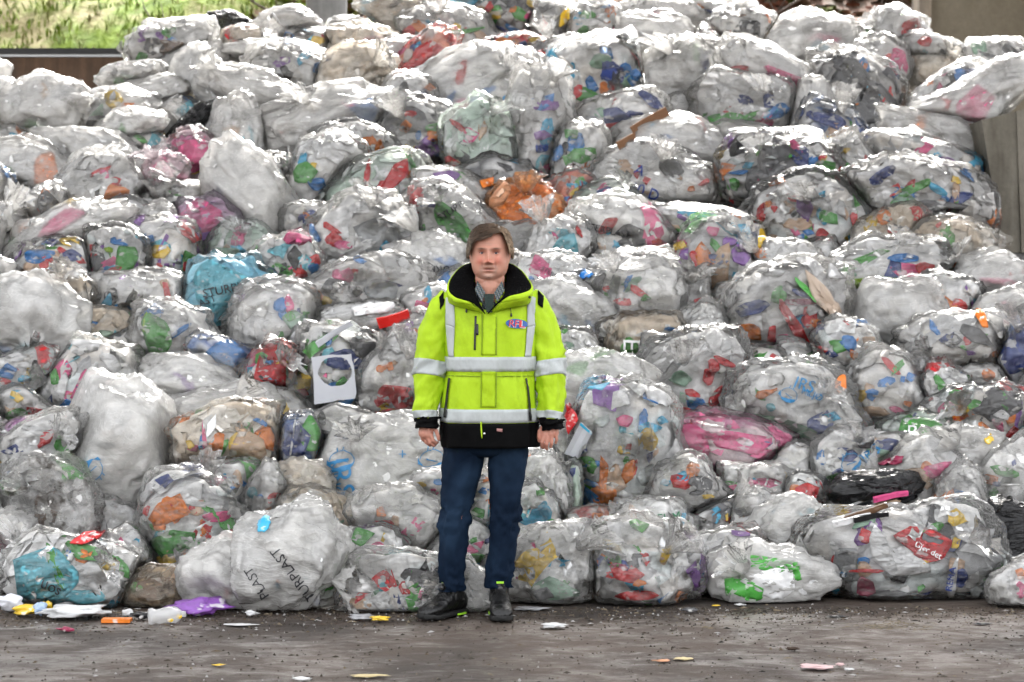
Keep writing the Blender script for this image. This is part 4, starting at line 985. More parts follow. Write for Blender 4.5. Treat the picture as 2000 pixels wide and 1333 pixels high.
def bag_shape(b, seed, nu, nv):
    """returns unit directions s and radius factor rho, plus fold coordinates, for a film sagging over its load"""
    r = np.random.default_rng(seed)
    th, ph, Fc = sphere_grid(nu, nv)
    if b['neck']:
        kx, ky = b['neck']; q = px2w(kx, ky, b['D']) - b['c']; s0 = b['Mi'] @ q
        rr = s0[0] ** 2 + s0[2] ** 2
        s0[1] = -math.sqrt(max(1 - rr, 0.02)); k = s0 / np.linalg.norm(s0)
    else:
        k = np.array([r.normal(), abs(r.normal()) * 0.8 - 0.1, r.normal() + 0.7]); k /= np.linalg.norm(k)
    e1 = np.cross(k, [0.31, 0.2, -0.93]); e1 /= np.linalg.norm(e1); e2 = np.cross(k, e1)
    s = np.cos(th)[:, None] * k + np.sin(th)[:, None] * (np.cos(ph)[:, None] * e1 + np.sin(ph)[:, None] * e2)
    # taut facets between the high points of the load
    K = r.integers(10, 18); N = r.normal(size=(K, 3)); N /= np.linalg.norm(N, axis=1)[:, None]
    hh = r.uniform(0.78, 1.08, K)
    pw = 17.0
    dots = np.maximum(s @ N.T, 0) / hh
    rho = (np.sum(dots ** pw, 1) + 0.92 ** pw * 0.2 + 1e-9) ** (-1 / pw)
    rho = np.minimum(rho, 1.16)
    lump = fbm(s * 2.1 + seed % 97, 2, seed % 911)
    crease = ridged(s * 3.0 + 0.35 * np.stack([lump, -lump, lump * 0.5], -1), 3, seed % 733)
    lump2 = fbm(s * 4.6 + 3 + seed % 53, 2, seed % 617)
    rho = rho * (1 + 0.075 * lump + 0.045 * lump2 + 0.15 * (crease - 0.5))
    # corners and knuckles that pull the film into peaks
    for q in range(r.integers(3, 6)):
        d = r.normal(size=3) + np.array([0, -0.5, 0.3]); d /= np.linalg.norm(d)
        ang = np.arccos(np.clip(s @ d, -1, 1)); rho = rho + r.uniform(0.05, 0.17) * np.exp(-ang / r.uniform(0.16, 0.34)) * (1 + 0.5 * crease)
        t1 = np.cross(d, [0.3, 0.8, 0.52]); t1 /= np.linalg.norm(t1); t2 = np.cross(d, t1); az = np.arctan2(s @ t2, s @ t1)
        rho = rho + r.uniform(0.015, 0.04) * np.exp(-ang / 0.55) * np.minimum(ang * 4, 1) * (ridged(np.stack([np.cos(az) * 3, np.sin(az) * 3, ang * 0.7 + q], -1), 2, seed % 219 + q) - 0.5)
    fold = np.stack([np.cos(ph) * np.minimum(np.sin(th) * 2.2, 1), np.sin(ph) * np.minimum(np.sin(th) * 2.2, 1), th * 0.30 + seed % 13], -1)
    strength = 0.012 + (0.050 if b['neck'] else 0.018) * np.exp(-th / 0.75)
    pl = ridged(np.stack([np.cos(ph) * 3.4, np.sin(ph) * 3.4, th * 0.8 + seed % 7], -1) * 1.6, 2, seed % 577)
    rho = rho + strength * (pl - 0.5) * np.minimum(np.sin(th) * 3, 1)
    if b['neck']: rho = rho * (1 + 0.16 * np.exp(-(th / 0.17) ** 2) - 0.10 * np.exp(-((th - 0.33) / 0.2) ** 2))
    # contact planes
    W = s @ b['M'].T
    acc_ = (1 / rho) ** 34
    for n_, h_ in b['planes']: acc_ = acc_ + (np.maximum(W @ n_, 0) / h_) ** 34
    rho2 = acc_ ** (-1 / 34)
    return s, rho2, fold, Fc, k

def build_bag(b, seed):
    fill = b.get('filler'); r = np.random.default_rng(seed + 5000)
    big = b['rx'] * b['ry']
    nu, nv = (52, 36) if fill else ((104, 72) if big > 8200 else (84, 58))
    s, rho, fold, Fc, k = bag_shape(b, seed, nu, nv)
    P = b['c'] + (s * rho[:, None]) @ b['M'].T
    P[:, 2] = np.maximum(P[:, 2], 0.003)
    org = np.array([b['c'][0], b['c'][1], P[:, 2].min()])
    if fill:
        lab = ('plain clear bag running on past the ' + ('left' if b['cx'] < 0 else 'right') + ' edge of the picture') if b.get('edge') else 'dim clear bag buried deeper, glimpsed in gaps between the front bags'
    else: lab = label_of(b)
    root = empty('rubbish_bag', tuple(org), lab, 'rubbish bag', 'buried rubbish bags glimpsed in gaps' if fill and not b.get('edge') else 'filled rubbish bags in the heap')
    film = b['film']
    if film == 'solid':
        o = mesh_obj('sack_film', P, Fc, SOLID[b['solid']], root, True, origin=org, fold=fold)
    else:
        o = mesh_obj('film', P, Fc, FILM[film], root, True, origin=org, fold=fold)
        tint = {'black': (0.012, 0.012, 0.014), 'orange': (0.98, 0.46, 0.16)}.get(film)
        if tint is None:
            t_ = np.array({'beige': (.90, .85, .77), 'brown': (.80, .70, .56), 'pink': (.93, .82, .85), 'teal': (.82, .92, .93), 'green': (.86, .90, .86), 'lilac': (.90, .80, .90)}.get(b['pal'], (.945, .93, .90)))
            tint = t_ * r.uniform(0.95, 1.0)
        o['tint'] = [float(v) for v in tint]
        hz = b['haze'] if b['haze'] is not None else 0.34
        hz = hz * (0.24 if hz < 0.3 else 0.46 if hz < 0.5 else 0.82)
        o['haze'] = float(0.97 if film == 'black' else hz); o['wrinkle'] = float(r.uniform(0.45, 1.25) if hz < 0.35 else r.uniform(0.35, 0.8))
    if film not in ('solid', 'black'):
        # what the bag holds: a packed core and loose pieces lying against the film
        mb = MB(); cols, stray = PAL[b['pal']]
        th2, ph2, F2 = sphere_grid(30, 20)
        idx = [0]
        for j in range(1, 20):
            for i in range(30): idx.append(1 + min(int(round(j * nv / 20)) - 1, nv - 2) * nu + int(round(i * nu / 30)) % nu)
        idx.append(len(s) - 1); idx = np.array(idx)
        s2, rh2 = s[idx], rho[idx]
        lump = fbm(s2 * 4.5, 2, seed % 401)
        core = b['c'] + (s2 * (rh2 * (0.86 + 0.06 * lump))[:, None]) @ b['M'].T
        core[:, 2] = np.maximum(core[:, 2], 0.008)
        sd = r.normal(size=(34, 3)); sd /= np.linalg.norm(sd, axis=1)[:, None]
        ccol = np.array([np.array(cols[r.integers(len(cols))]) * r.uniform(.72, 1.0) for _ in range(34)])
        near = np.argmax(s2 @ sd.T + 0.06 * fbm(s2 * 6, 2, seed % 89)[:, None], 1)
        mb.add(core, F2, ccol[near])
        npc = 14 if fill else int(min(20 + big / 300, 48))
        iv, if_ = ico()
        for q in range(npc):
            while True:
                d = r.normal(size=3); d /= np.linalg.norm(d)
                if d @ np.array([0, -0.85, 0.5]) > -0.15: break
            m = np.argmax(s @ d); base = P[m]; inward = b['c'] - base; inward /= np.linalg.norm(inward)
            sz = r.uniform(0.03, 0.095) * (0.8 if min(b['ax']) < 0.14 else 1.0)
            e1 = np.cross(inward, r.normal(size=3)); e1 /= np.linalg.norm(e1); e2 = np.cross(inward, e1)
            col = np.array(CC[STRAY[r.integers(len(STRAY))]]) if r.random() < stray else np.array(cols[r.integers(len(cols))]) * r.uniform(.75, 1.05)
            th_ = r.uniform(0.006, 0.02); ctr = base + inward * (th_ + 0.014 + r.uniform(0, .02))
            kind = r.random(); asp = r.uniform(0.4, 1.0)
            if kind < 0.45:      # crumpled lump
                nn = 1 + 0.35 * vnoise(iv * 2.2 + q * 3.1, seed % 71)
                L = iv * nn[:, None]
                V = ctr + L[:, :1] * e1 * sz + L[:, 1:2] * e2 * sz * asp + L[:, 2:] * inward * th_
                mb.add(V, if_, col)
            elif kind < 0.62:    # carton or tray
                V, F3 = box_vf(-1, 1, -1, 1, -1, 1); V = np.array(V, float); V[4:, :2] *= 0.82
                mb.add(ctr + V[:, :1] * e1 * sz + V[:, 1:2] * e2 * sz * asp + V[:, 2:] * inward * th_, F3, col)
            else:                # wrinkled sheet
                g = np.array([(i / 2 - 1, j / 2 - 1) for j in range(5) for i in range(5)])
                hgt = 0.012 * vnoise(np.concatenate([g * 1.7 + q, g[:, :1]], 1), seed % 61)
                V = ctr + g[:, :1] * e1 * sz * 1.5 + g[:, 1:] * e2 * sz * asp * 1.5 + (hgt + 0.06 * sz * (g ** 2).sum(1) * 3)[:, None] * inward
                mb.add(V, SHEET_F, col)
        # nothing may poke through the film
        av = np.concatenate(mb.V[1:]); qv = (av - b['c']) @ b['Mi'].T; ln = np.linalg.norm(qv, axis=1) + 1e-9
        lim = rh2[np.argmax((qv / ln[:, None]) @ s2.T, 1)] * 0.945
        av = b['c'] + (qv * np.minimum(1, lim / ln)[:, None]) @ b['M'].T; av[:, 2] = np.maximum(av[:, 2], 0.006)
        o0 = 0
        for q in range(1, len(mb.V)): L_ = len(mb.V[q]); mb.V[q] = av[o0:o0 + L_]; o0 += L_
        co = mb.build('contents', STUFF, root, True, origin=org); tag(co, kind='stuff')
    PV = [Vector(p) for p in P]; bvh = BVHTree.FromPolygons(PV, Fc)
    k0 = len(ALLV); ALLV.extend(PV); ALLF.extend([tuple(k0 + i for i in f) for f in Fc])
    for qi, ac in enumerate([x for x in b['acc'].split(';') if x.strip()]):
        f = ac.split(); x, y, rx, ry = map(float, f[1:5]); rot = float(f[5]) if len(f) > 5 else 0.0
        patch('wrapper', x, y, rx * 1.4, ry * 1.4, rot, WRAP[f[0]], bvh, root, org, seed * 31 + qi, depth=(-0.0025 - 0.001 * (qi % 3)) if film in ('opaque', 'solid') else 0.002 + 0.0015 * (qi % 3))
    if film in ('clear', 'dirty2', 'dirty') and b['pal'] in ('mix', 'grey', 'green', 'dark', 'white', 'beige', 'red') and (b['haze'] or 0.34) < 0.48 and not fill:
        rt = math.radians(b['rot'])
        for q in range(int((4 if b['pal'] == 'white' else 8) * min(1.5, big / 6000)) + (2 if not fill else 0)):
            t_ = r.uniform(0, 6.28); k_ = math.sqrt(r.uniform(0, 0.8)); X, Y = b['rx'] * k_ * math.cos(t_), b['ry'] * k_ * math.sin(t_)
            kc = 'WWRRBBGGNYOSKEWTSRPCWO'[r.integers(22)]
            patch('wrapper', b['cx'] + X * math.cos(rt) - Y * math.sin(rt), b['cy'] + X * math.sin(rt) + Y * math.cos(rt), r.uniform(8, 30), r.uniform(6, 19), r.uniform(0, 180), WRAP[kc], bvh, root, org, seed * 17 + q, depth=0.006 + 0.004 * r.random(), NR=2, NA=12)
    for body, x, y, wd, rot, col in b['txt']:
        nm = 'printed_logo' if body in ('LOGO', '+', '-') else 'printed_lettering'
        if lettering(nm, body, x, y, wd, rot, INK[col], bvh, root, org) is None:
            lettering(nm, body, x + (b['cx'] - x) * 0.2, y + (b['cy'] - y) * 0.2, wd * 0.72, rot, INK[col], bvh, root, org)
    if not fill and film not in ('solid', 'black') and not b['txt']:
        for q in range(2 + int(r.random() < 0.5)):
            loose_flap(b, s, rho, root, org, seed * 7 + q, o, film)
    if b['neck']:
        # the gathered end beyond the knot
        kp = b['c'] + b['M'] @ (k * rho[0]); ax = b['M'] @ k; ax /= np.linalg.norm(ax)
        ax = ax + np.array([0, -0.15, 0.12]); ax /= np.linalg.norm(ax)
        e1 = np.cross(ax, [0.2, 0.9, 0.1]); e1 /= np.linalg.norm(e1); e2 = np.cross(ax, e1)
        n = 44; an = np.arange(n) * 2 * math.pi / n; rings = []; L = r.uniform(0.08, 0.17); bend = r.normal(size=3) * 0.03
        for t in np.linspace(0, 1, 9):
            rad = 0.015 + 0.078 * t ** 1.4; rip = 1 + (0.25 + 0.5 * t) * (ridged(np.stack([np.cos(an) * 2.6, np.sin(an) * 2.6, np.full(n, t * 0.9 + seed % 11)], -1), 2, seed % 313) - 0.4) * 1.6
            flat = 1 - 0.45 * t
            c0 = kp + ax * (t * L - 0.02) + bend * t * t
            lenj = 0.02 * t * vnoise(np.stack([np.cos(an) * 3, np.sin(an) * 3, an * 0 + seed % 17], -1), 3)
            rings.append(c0 + (rad * rip * np.cos(an))[:, None] * e1 + (rad * rip * flat * np.sin(an))[:, None] * e2 + lenj[:, None] * ax)
        V, F4 = ring_loft(rings, False, False)
        fd = np.stack([np.tile(np.cos(an), 9), np.tile(np.sin(an), 9), np.repeat(np.linspace(0, .3, 9), n)], -1)
        t_o = mesh_obj('knotted_end', V, F4, FILM['clear'] if film in ('solid', 'opaque') else FILM[film], root, True, origin=org, fold=fd)
        t_o['wrinkle'] = 0.8; t_o['tint'] = o['tint'] if 'tint' in o else [0.9, 0.9, 0.9]; t_o['haze'] = min(1.0, float(o.get('haze', 0.4)) + 0.18)
    return root

def loose_flap(b, sv, rho, root, org, seed, o, film):
    """slack film standing off the bag: a pleated sheet with a free, ragged edge"""
    r = np.random.default_rng(seed)
    d0 = r.normal(size=3) + np.array([0, -0.9, 0.5]); d0 /= np.linalg.norm(d0)
    t1 = np.cross(d0, r.normal(size=3)); t1 /= np.linalg.norm(t1); t2 = np.cross(d0, t1)
    NI, NJ = 15, 11; wu, wv = r.uniform(0.25, 0.6), r.uniform(0.3, 0.75); hl = r.uniform(0.06, 0.24)
    u = np.tile(np.linspace(-1, 1, NI), NJ); v = np.repeat(np.linspace(0, 1, NJ), NI)
    wid = wu * (0.3 + 0.7 * v) * (1 + 0.15 * np.sin(5 * v + seed))
    run = (v - 0.35) * wv * (1 + 0.22 * vnoise(np.stack([u * 2.5, u * 0, u * 0 + seed % 37], -1), 5))
    d = d0 + (u * wid)[:, None] * t1 + run[:, None] * t2; d /= np.linalg.norm(d, axis=1)[:, None]
    rr = rho[np.argmax(d @ sv.T, 1)].reshape(NJ, NI)
    rr = (rr + np.roll(rr, 1, 0) + np.roll(rr, -1, 0)) / 3; rr = rr.ravel()
    pl = ridged(np.stack([u * 2.4, v * 0.5, u * 0 + seed % 19], -1), 2, seed % 107)
    lift = 0.012 + hl * v ** 1.5 * (0.25 + 0.95 * pl) * (1 - 0.4 * np.abs(u) ** 3)
    P = b['c'] + (d * (rr * (1 + lift))[:, None]) @ b['M'].T
    P[:, 2] = np.maximum(P[:, 2] - 0.05 * v ** 2 * hl, 0.006)
    Fc = [(j * NI + i, j * NI + i + 1, (j + 1) * NI + i + 1, (j + 1) * NI + i) for j in range(NJ - 1) for i in range(NI - 1)]
    f = mesh_obj('loose_film', P, Fc, FILM[film], root, True, origin=org, fold=np.stack([u, u * 0 + seed % 5, v * 0.3], -1))
    f['tint'] = o['tint']; f['haze'] = float(o['haze']) * 0.6 + 0.05; f['wrinkle'] = 0.7

def print_mat(name, stops, scale, rough=0.28):
    T = NT(name); p = T.n('BsdfPrincipled', i_Roughness=rough); tc = T.n('TexCoord').outputs['Object']
    nz = noise_node(T, tc, scale, 2, 0.5, None, 0.8)
    x = T.t.nodes.new('ShaderNodeValToRGB'); x.color_ramp.interpolation = 'CONSTANT'; e = x.color_ramp.elements
    while len(e) < len(stops): e.new(0.5)
    for el, (p_, c) in zip(e, stops): el.position = p_; el.color = (*c, 1)
    T.l(nz, x.inputs[0]); T.l(x.outputs[0], p.inputs['Base Color'])
    b = T.n('Bump', i_Strength=0.8, i_Distance=0.03); T.l(noise_node(T, tc, 11, 3, 0.55, 'RIDGED_MULTIFRACTAL'), b.inputs['Height']); T.l(b.outputs[0], p.inputs['Normal'])
    T.l(p.outputs[0], T.out.inputs[0]); return T.m
SOLID = {'red': print_mat('printed_red_film', [(0, (0.8, 0.8, 0.8)), (0.40, (0.60, 0.02, 0.02)), (0.62, (0.02, 0.02, 0.02)), (0.66, (0.7, 0.3, 0.02))], 6.0),
         'navy': print_mat('printed_navy_film', [(0, (0.02, 0.04, 0.18)), (0.60, (0.75, 0.75, 0.78)), (0.64, (0.02, 0.05, 0.2))], 5.0)}

ALLV, ALLF = [], []
for i, b in enumerate(BAGS): build_bag(b, 1000 + 37 * i)
BVH_HEAP = BVHTree.FromPolygons(ALLV, ALLF)

# pieces of print that are parts of the two solid sacks
# ------------------------------------------------------------------ body of the heap under the visible bags
hx = np.linspace(-3.5, 4.1, 110); hy = np.concatenate([np.linspace(0.75, 5.9, 90), np.linspace(6.0, 8.3, 14)])
HX, HYY = np.meshgrid(hx, hy)
cz = TSL * (HYY - 0.55) - 0.46
left = np.interp(HX, [-4, -2.6, -1.8, 4], [0.62, 0.72, 1.0, 1.0])
top = np.interp(HX, [-4, -2.5, -2.2, -1.2, 0, 1.5, 2.4, 4], [2.25, 2.3, 2.7, 2.95, 3.1, 3.05, 2.8, 2.6])
cz = np.minimum(cz, top - np.maximum(HYY - 5.6, 0) * 0.5)
PP = np.stack([HX, HYY, cz], -1)
cz = np.maximum(cz + 0.10 * fbm(PP * 3.2, 3, 77) + 0.05 * ridged(PP * 6, 2, 78), -0.02)
nh = len(hx)
hf_ = [(j * nh + i, j * nh + i + 1, (j + 1) * nh + i + 1, (j + 1) * nh + i) for j in range(len(hy) - 1) for i in range(nh - 1)]
cl = fbm(PP.reshape(-1, 3) * 7, 2, 79)
base_c = np.array([(0.16, 0.155, 0.15)]) * (1 + 0.7 * cl[:, None])
tag(mesh_obj('heap_core', np.stack([HX, HYY, cz], -1).reshape(-1, 3), hf_, STUFF, None, True, cols=np.clip(base_c, .02, .6)),
    'compacted grey plastic waste inside the heap, seen in the dark gaps', 'waste', kind='stuff')
# ================================================================== the man
S = 9.2 / F                                  # metres per pixel where he stands
def mp(px, py, dy=0.0): return np.array([(px - 1000) * S, dy, CAMZ - (py - HY) * S])

def capsule(p0, p1, r0, r1, n=20, m=7, flat=None):
    p0 = np.asarray(p0, float); p1 = np.asarray(p1, float); t = p1 - p0; L = np.linalg.norm(t); t = t / L
    e1 = np.cross(t, [0.13, 0.97, 0.2]); e1 /= np.linalg.norm(e1); e2 = np.cross(t, e1)
    a = np.arange(n) * 2 * math.pi / n; rings = []
    for q in np.linspace(-math.pi / 2 * 0.97, 0, m): rings.append((p0 + t * r0 * math.sin(q), r0 * math.cos(q)))
    for q in np.linspace(0, math.pi / 2 * 0.97, m): rings.append((p1 + t * r1 * math.sin(q), r1 * math.cos(q)))
    R_ = [c + r * (np.cos(a)[:, None] * e1 + np.sin(a)[:, None] * e2) for c, r in rings]
    V, Fc = ring_loft(R_)
    if flat is not None: pass
    return V, Fc

# ---- head
HC = np.array([(957 - 1000) * S, -0.02, 1.672]); HROT = math.radians(-3)
def head_vf(nu=120, nv=96):
    th, ph, Fc = sphere_grid(nu, nv)
    x = np.sin(th) * np.cos(ph); y = np.sin(th) * np.sin(ph); z = np.cos(th)
    e_ = 2.35; q_ = (np.abs(x) ** e_ + np.abs(y) ** e_ + np.abs(z) ** e_) ** (-1 / e_)
    X = 0.086 * x * q_; Y = 0.100 * y * q_; Z = 0.127 * z * q_
    low = np.clip((-Z - 0.02) / 0.09, 0, 1)
    X = X * (1 + 0.10 * low * (1 - 0.8 * low)); Y = np.where(Y < 0, Y * (1 + 0.16 * low), Y * (1 - 0.10 * low))
    front = np.clip(-Y / 0.045, 0, 1) ** 1.2
    Y = np.where(Y < 0, Y + 0.010 * np.exp(-(X / 0.09) ** 2) * front * np.exp(-(Z / 0.09) ** 2), Y)     # flatter face
    def g(x0, z0, sx, sz): return np.exp(-((X - x0) / sx) ** 2 - ((Z - z0) / sz) ** 2)
    d = np.zeros_like(X)
    d += 0.008 * (g(0.030, 0.030, 0.022, 0.009) + g(-0.030, 0.030, 0.022, 0.009) + 0.6 * g(0, 0.026, 0.016, 0.012))
    d -= 0.013 * (g(0.032, 0.010, 0.015, 0.010) + g(-0.032, 0.010, 0.015, 0.010))
    d += 0.011 * g(0, 0.006, 0.0085, 0.014) + 0.019 * g(0, -0.013, 0.010, 0.015) + 0.026 * g(0, -0.031, 0.0125, 0.0105)
    d += 0.012 * (g(0.015, -0.035, 0.007, 0.008) + g(-0.015, -0.035, 0.007, 0.008))
    d += 0.006 * (g(0.042, -0.022, 0.020, 0.018) + g(-0.042, -0.022, 0.020, 0.018))
    d -= 0.005 * (g(0.030, -0.047, 0.005, 0.014) + g(-0.030, -0.047, 0.005, 0.014))
    d += 0.007 * g(0, -0.055, 0.024, 0.008) - 0.008 * g(0, -0.0655, 0.024, 0.0028) + 0.006 * g(0, -0.073, 0.019, 0.005)
    d -= 0.004 * g(0, -0.084, 0.018, 0.005) + 0.0
    d += 0.011 * g(0, -0.101, 0.024, 0.013) + 0.005 * (g(0.045, -0.085, 0.02, 0.02) + g(-0.045, -0.085, 0.02, 0.02))
    d -= 0.0015 * np.sin(Z * 520) * g(0, 0.058, 0.035, 0.014)                                           # forehead lines
    Y = Y - 1.25 * d * front
    c, s = math.cos(HROT), math.sin(HROT)
    V = np.stack([X * c - Y * s, X * s + Y * c, Z], -1) + HC
    return V, Fc

parts = [head_vf()]
# ears, neck and jowls
for sx in (-1, 1):
    parts.append(capsule(HC + [sx * 0.080, 0.012, -0.028], HC + [sx * 0.086, 0.020, 0.012], 0.011, 0.014))
parts.append(capsule(HC + [0, 0.010, -0.085], HC + [0, 0.035, -0.21], 0.066, 0.072, 28))
parts.append(capsule(HC + [-0.018, -0.012, -0.108], HC + [0.018, -0.012, -0.108], 0.050, 0.050, 24))
parts.append(capsule(HC + [0, -0.01, -0.15], HC + [0, 0.01, -0.24], 0.062, 0.070, 24))
# trunk, hips, limbs (worn under the clothes)
parts.append(capsule(mp(957, 640, 0.02), mp(957, 810, 0.02), 0.115, 0.112, 28))
parts.append(capsule(mp(905, 610, 0.03), mp(1008, 610, 0.03), 0.062, 0.062))
LEG_L = [mp(908, 880, 0.03), mp(888, 1010, 0.01), mp(880, 1150, 0.05)]
LEG_R = [mp(992, 880, 0.03), mp(985, 1010, 0.015), mp(973, 1150, 0.05)]
for lg in (LEG_L, LEG_R):
    parts.append(capsule(lg[0], lg[1], 0.068, 0.050)); parts.append(capsule(lg[1], lg[2], 0.048, 0.036))
    parts.append(capsule(lg[2], lg[2] + [0, 0.0, -0.065], 0.030, 0.026))
ARM_L = [(868, 600, 0.02), (846, 660, 0.025), (838, 722, 0.015), (834, 780, -0.015), (834, 822, -0.035)]
ARM_R = [(1044, 600, 0.02), (1069, 660, 0.025), (1075, 722, 0.015), (1077, 780, -0.015), (1075, 824, -0.035)]
for A in (ARM_L, ARM_R):
    P_ = [mp(*q) for q in A]; rr = [0.045, 0.044, 0.038, 0.033, 0.028]
    for i in range(4): parts.append(capsule(P_[i], P_[i + 1], rr[i], rr[i + 1], 16, 5))
# hands: palm, four fingers of unequal length curled down and in, thumb off the side of the palm
def finger(pts, r0):
    for i in range(len(pts) - 1):
        parts.append(capsule(mp(*pts[i]), mp(*pts[i + 1]), r0 * (1 - 0.09 * i), r0 * (1 - 0.09 * (i + 1)), 12, 5))
for a_, b_, r0 in (((834, 826, -0.036), (831, 846, -0.046), 0.027), ((838, 830, -0.040), (838, 847, -0.052), 0.025), ((829, 832, -0.03), (826, 846, -0.028), 0.022)):
    parts.append(capsule(mp(*a_), mp(*b_), r0, r0 * 0.92, 16, 5))
finger([(843, 848, -0.064), (847, 859, -0.066), (853, 864, -0.054), (855, 863, -0.044)], 0.0095)
finger([(836, 850, -0.058), (840, 863, -0.060), (848, 869, -0.048), (851, 867, -0.038)], 0.0098)
finger([(829, 850, -0.044), (833, 863, -0.044), (841, 869, -0.034), (845, 867, -0.026)], 0.0094)
finger([(823, 847, -0.028), (826, 858, -0.026), (833, 864, -0.018), (837, 862, -0.012)], 0.0082)
finger([(845, 831, -0.050), (853, 840, -0.066), (857, 851, -0.070), (858, 857, -0.066)], 0.0105)
for a_, b_, r0 in (((1075, 828, -0.036), (1074, 846, -0.048), 0.027), ((1068, 830, -0.038), (1066, 847, -0.050), 0.024), ((1081, 831, -0.034), (1083, 845, -0.040), 0.022)):
    parts.append(capsule(mp(*a_), mp(*b_), r0, r0 * 0.92, 16, 5))
finger([(1062, 850, -0.062), (1058, 862, -0.066), (1058, 871, -0.052), (1060, 874, -0.040)], 0.0095)
finger([(1069, 852, -0.064), (1067, 866, -0.068), (1066, 874, -0.054), (1068, 876, -0.042)], 0.0098)
finger([(1077, 851, -0.060), (1077, 864, -0.062), (1075, 871, -0.050), (1076, 872, -0.040)], 0.0094)
finger([(1085, 847, -0.050), (1087, 858, -0.050), (1085, 864, -0.040), (1085, 864, -0.032)], 0.0082)
finger([(1060, 832, -0.044), (1053, 842, -0.056), (1052, 853, -0.058), (1053, 860, -0.052)], 0.0105)
bmB = MB()
for V, Fc in parts: bmB.add(V, Fc)
body = bmB.build('person', None)
rm = body.modifiers.new('r', 'REMESH'); rm.mode = 'VOXEL'; rm.voxel_size = 0.0031; rm.use_smooth_shade = True
sm = body.modifiers.new('s', 'SMOOTH'); sm.factor = 0.5; sm.iterations = 1
dg = bpy.context.evaluated_depsgraph_get(); dg.update()
me = bpy.data.meshes.new_from_object(body.evaluated_get(dg)); old = body.data
body.modifiers.clear(); body.data = me; bpy.data.meshes.remove(old)
BV = np.zeros(len(me.vertices) * 3); me.vertices.foreach_get('co', BV); BV = BV.reshape(-1, 3)
me.polygons.foreach_set('use_smooth', np.ones(len(me.polygons), bool))
h_ = BV - HC; c_, s_ = math.cos(-HROT), math.sin(-HROT)
hx_, hy_, hz_ = h_[:, 0] * c_ - h_[:, 1] * s_, h_[:, 0] * s_ + h_[:, 1] * c_, h_[:, 2]
cl = np.tile(np.array([0.50, 0.245, 0.175]), (len(BV), 1))
def blend(mask, col):
    m = np.clip(mask, 0, 1)[:, None]; cl[:] = cl * (1 - m) + np.array(col) * m
def gg(x0, z0, sx, sz): return np.exp(-((hx_ - x0) / sx) ** 2 - ((hz_ - z0) / sz) ** 2)
fm = ((hy_ < -0.02) & (hz_ > -0.16)).astype(float)
blend(fm * 0.75 * (gg(0.042, -0.025, 0.022, 0.020) + gg(-0.042, -0.025, 0.022, 0.020) + gg(0, -0.03, 0.014, 0.014)), (0.54, 0.165, 0.115))
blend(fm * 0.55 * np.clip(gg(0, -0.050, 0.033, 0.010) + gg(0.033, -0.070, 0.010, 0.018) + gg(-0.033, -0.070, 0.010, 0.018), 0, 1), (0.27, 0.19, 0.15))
blend(fm * 0.45 * gg(0, -0.098, 0.034, 0.018), (0.46, 0.36, 0.31))
blend(fm * 0.4 * (gg(0.030, -0.046, 0.004, 0.014) + gg(-0.030, -0.046, 0.004, 0.014)), (0.26, 0.11, 0.085))  # shade of the folds beside the mouth, painted into the skin
blend(fm * 0.5 * gg(0, -0.042, 0.012, 0.004), (0.16, 0.07, 0.05))  # shadow under the nose, painted in
blend(fm * 0.75 * gg(0, -0.068, 0.021, 0.007), (0.36, 0.13, 0.105))
blend(fm * 0.85 * gg(0, -0.0655, 0.024, 0.0026), (0.06, 0.04, 0.035))  # mouth slit darkened by colour, as its shade
blend(fm * 1.0 * (gg(0.034, 0.029, 0.018, 0.0042) + gg(-0.034, 0.029, 0.018, 0.0042)), (0.11, 0.062, 0.04))
blend(fm * 0.6 * (gg(0.033, 0.012, 0.018, 0.010) + gg(-0.033, 0.012, 0.018, 0.010)), (0.25, 0.105, 0.08))  # sockets painted darker for the shade under the brow
hand = BV[:, 2] < 0.95
blend(hand.astype(float) * 0.6, (0.52, 0.225, 0.165))
add_color(me, cl)
me.materials.append(vcol_mat('skin', 0.48, 0.4, 0.12, 160, 0.002, 0.12))
body.location = (0, 0, 0)
tag(body, 'man standing before the heap in a yellow high-visibility jacket and blue jeans', 'person')
MAN = body
bvh_body = BVHTree.FromPolygons([Vector(v) for v in BV], [tuple(p.vertices) for p in me.polygons])

def head_pt(x, z, out=0.0):
    """point on the face at head-local x, z"""
    c, s = math.cos(HROT), math.sin(HROT)
    o_ = Vector((HC[0] + x * c + 0.3 * s, HC[1] + x * s - 0.3 * c, HC[2] + z)); d_ = Vector((-s, c, 0))
    h = bvh_body.ray_cast(o_, d_)
    return np.array(h[0]) - np.array(d_) * out

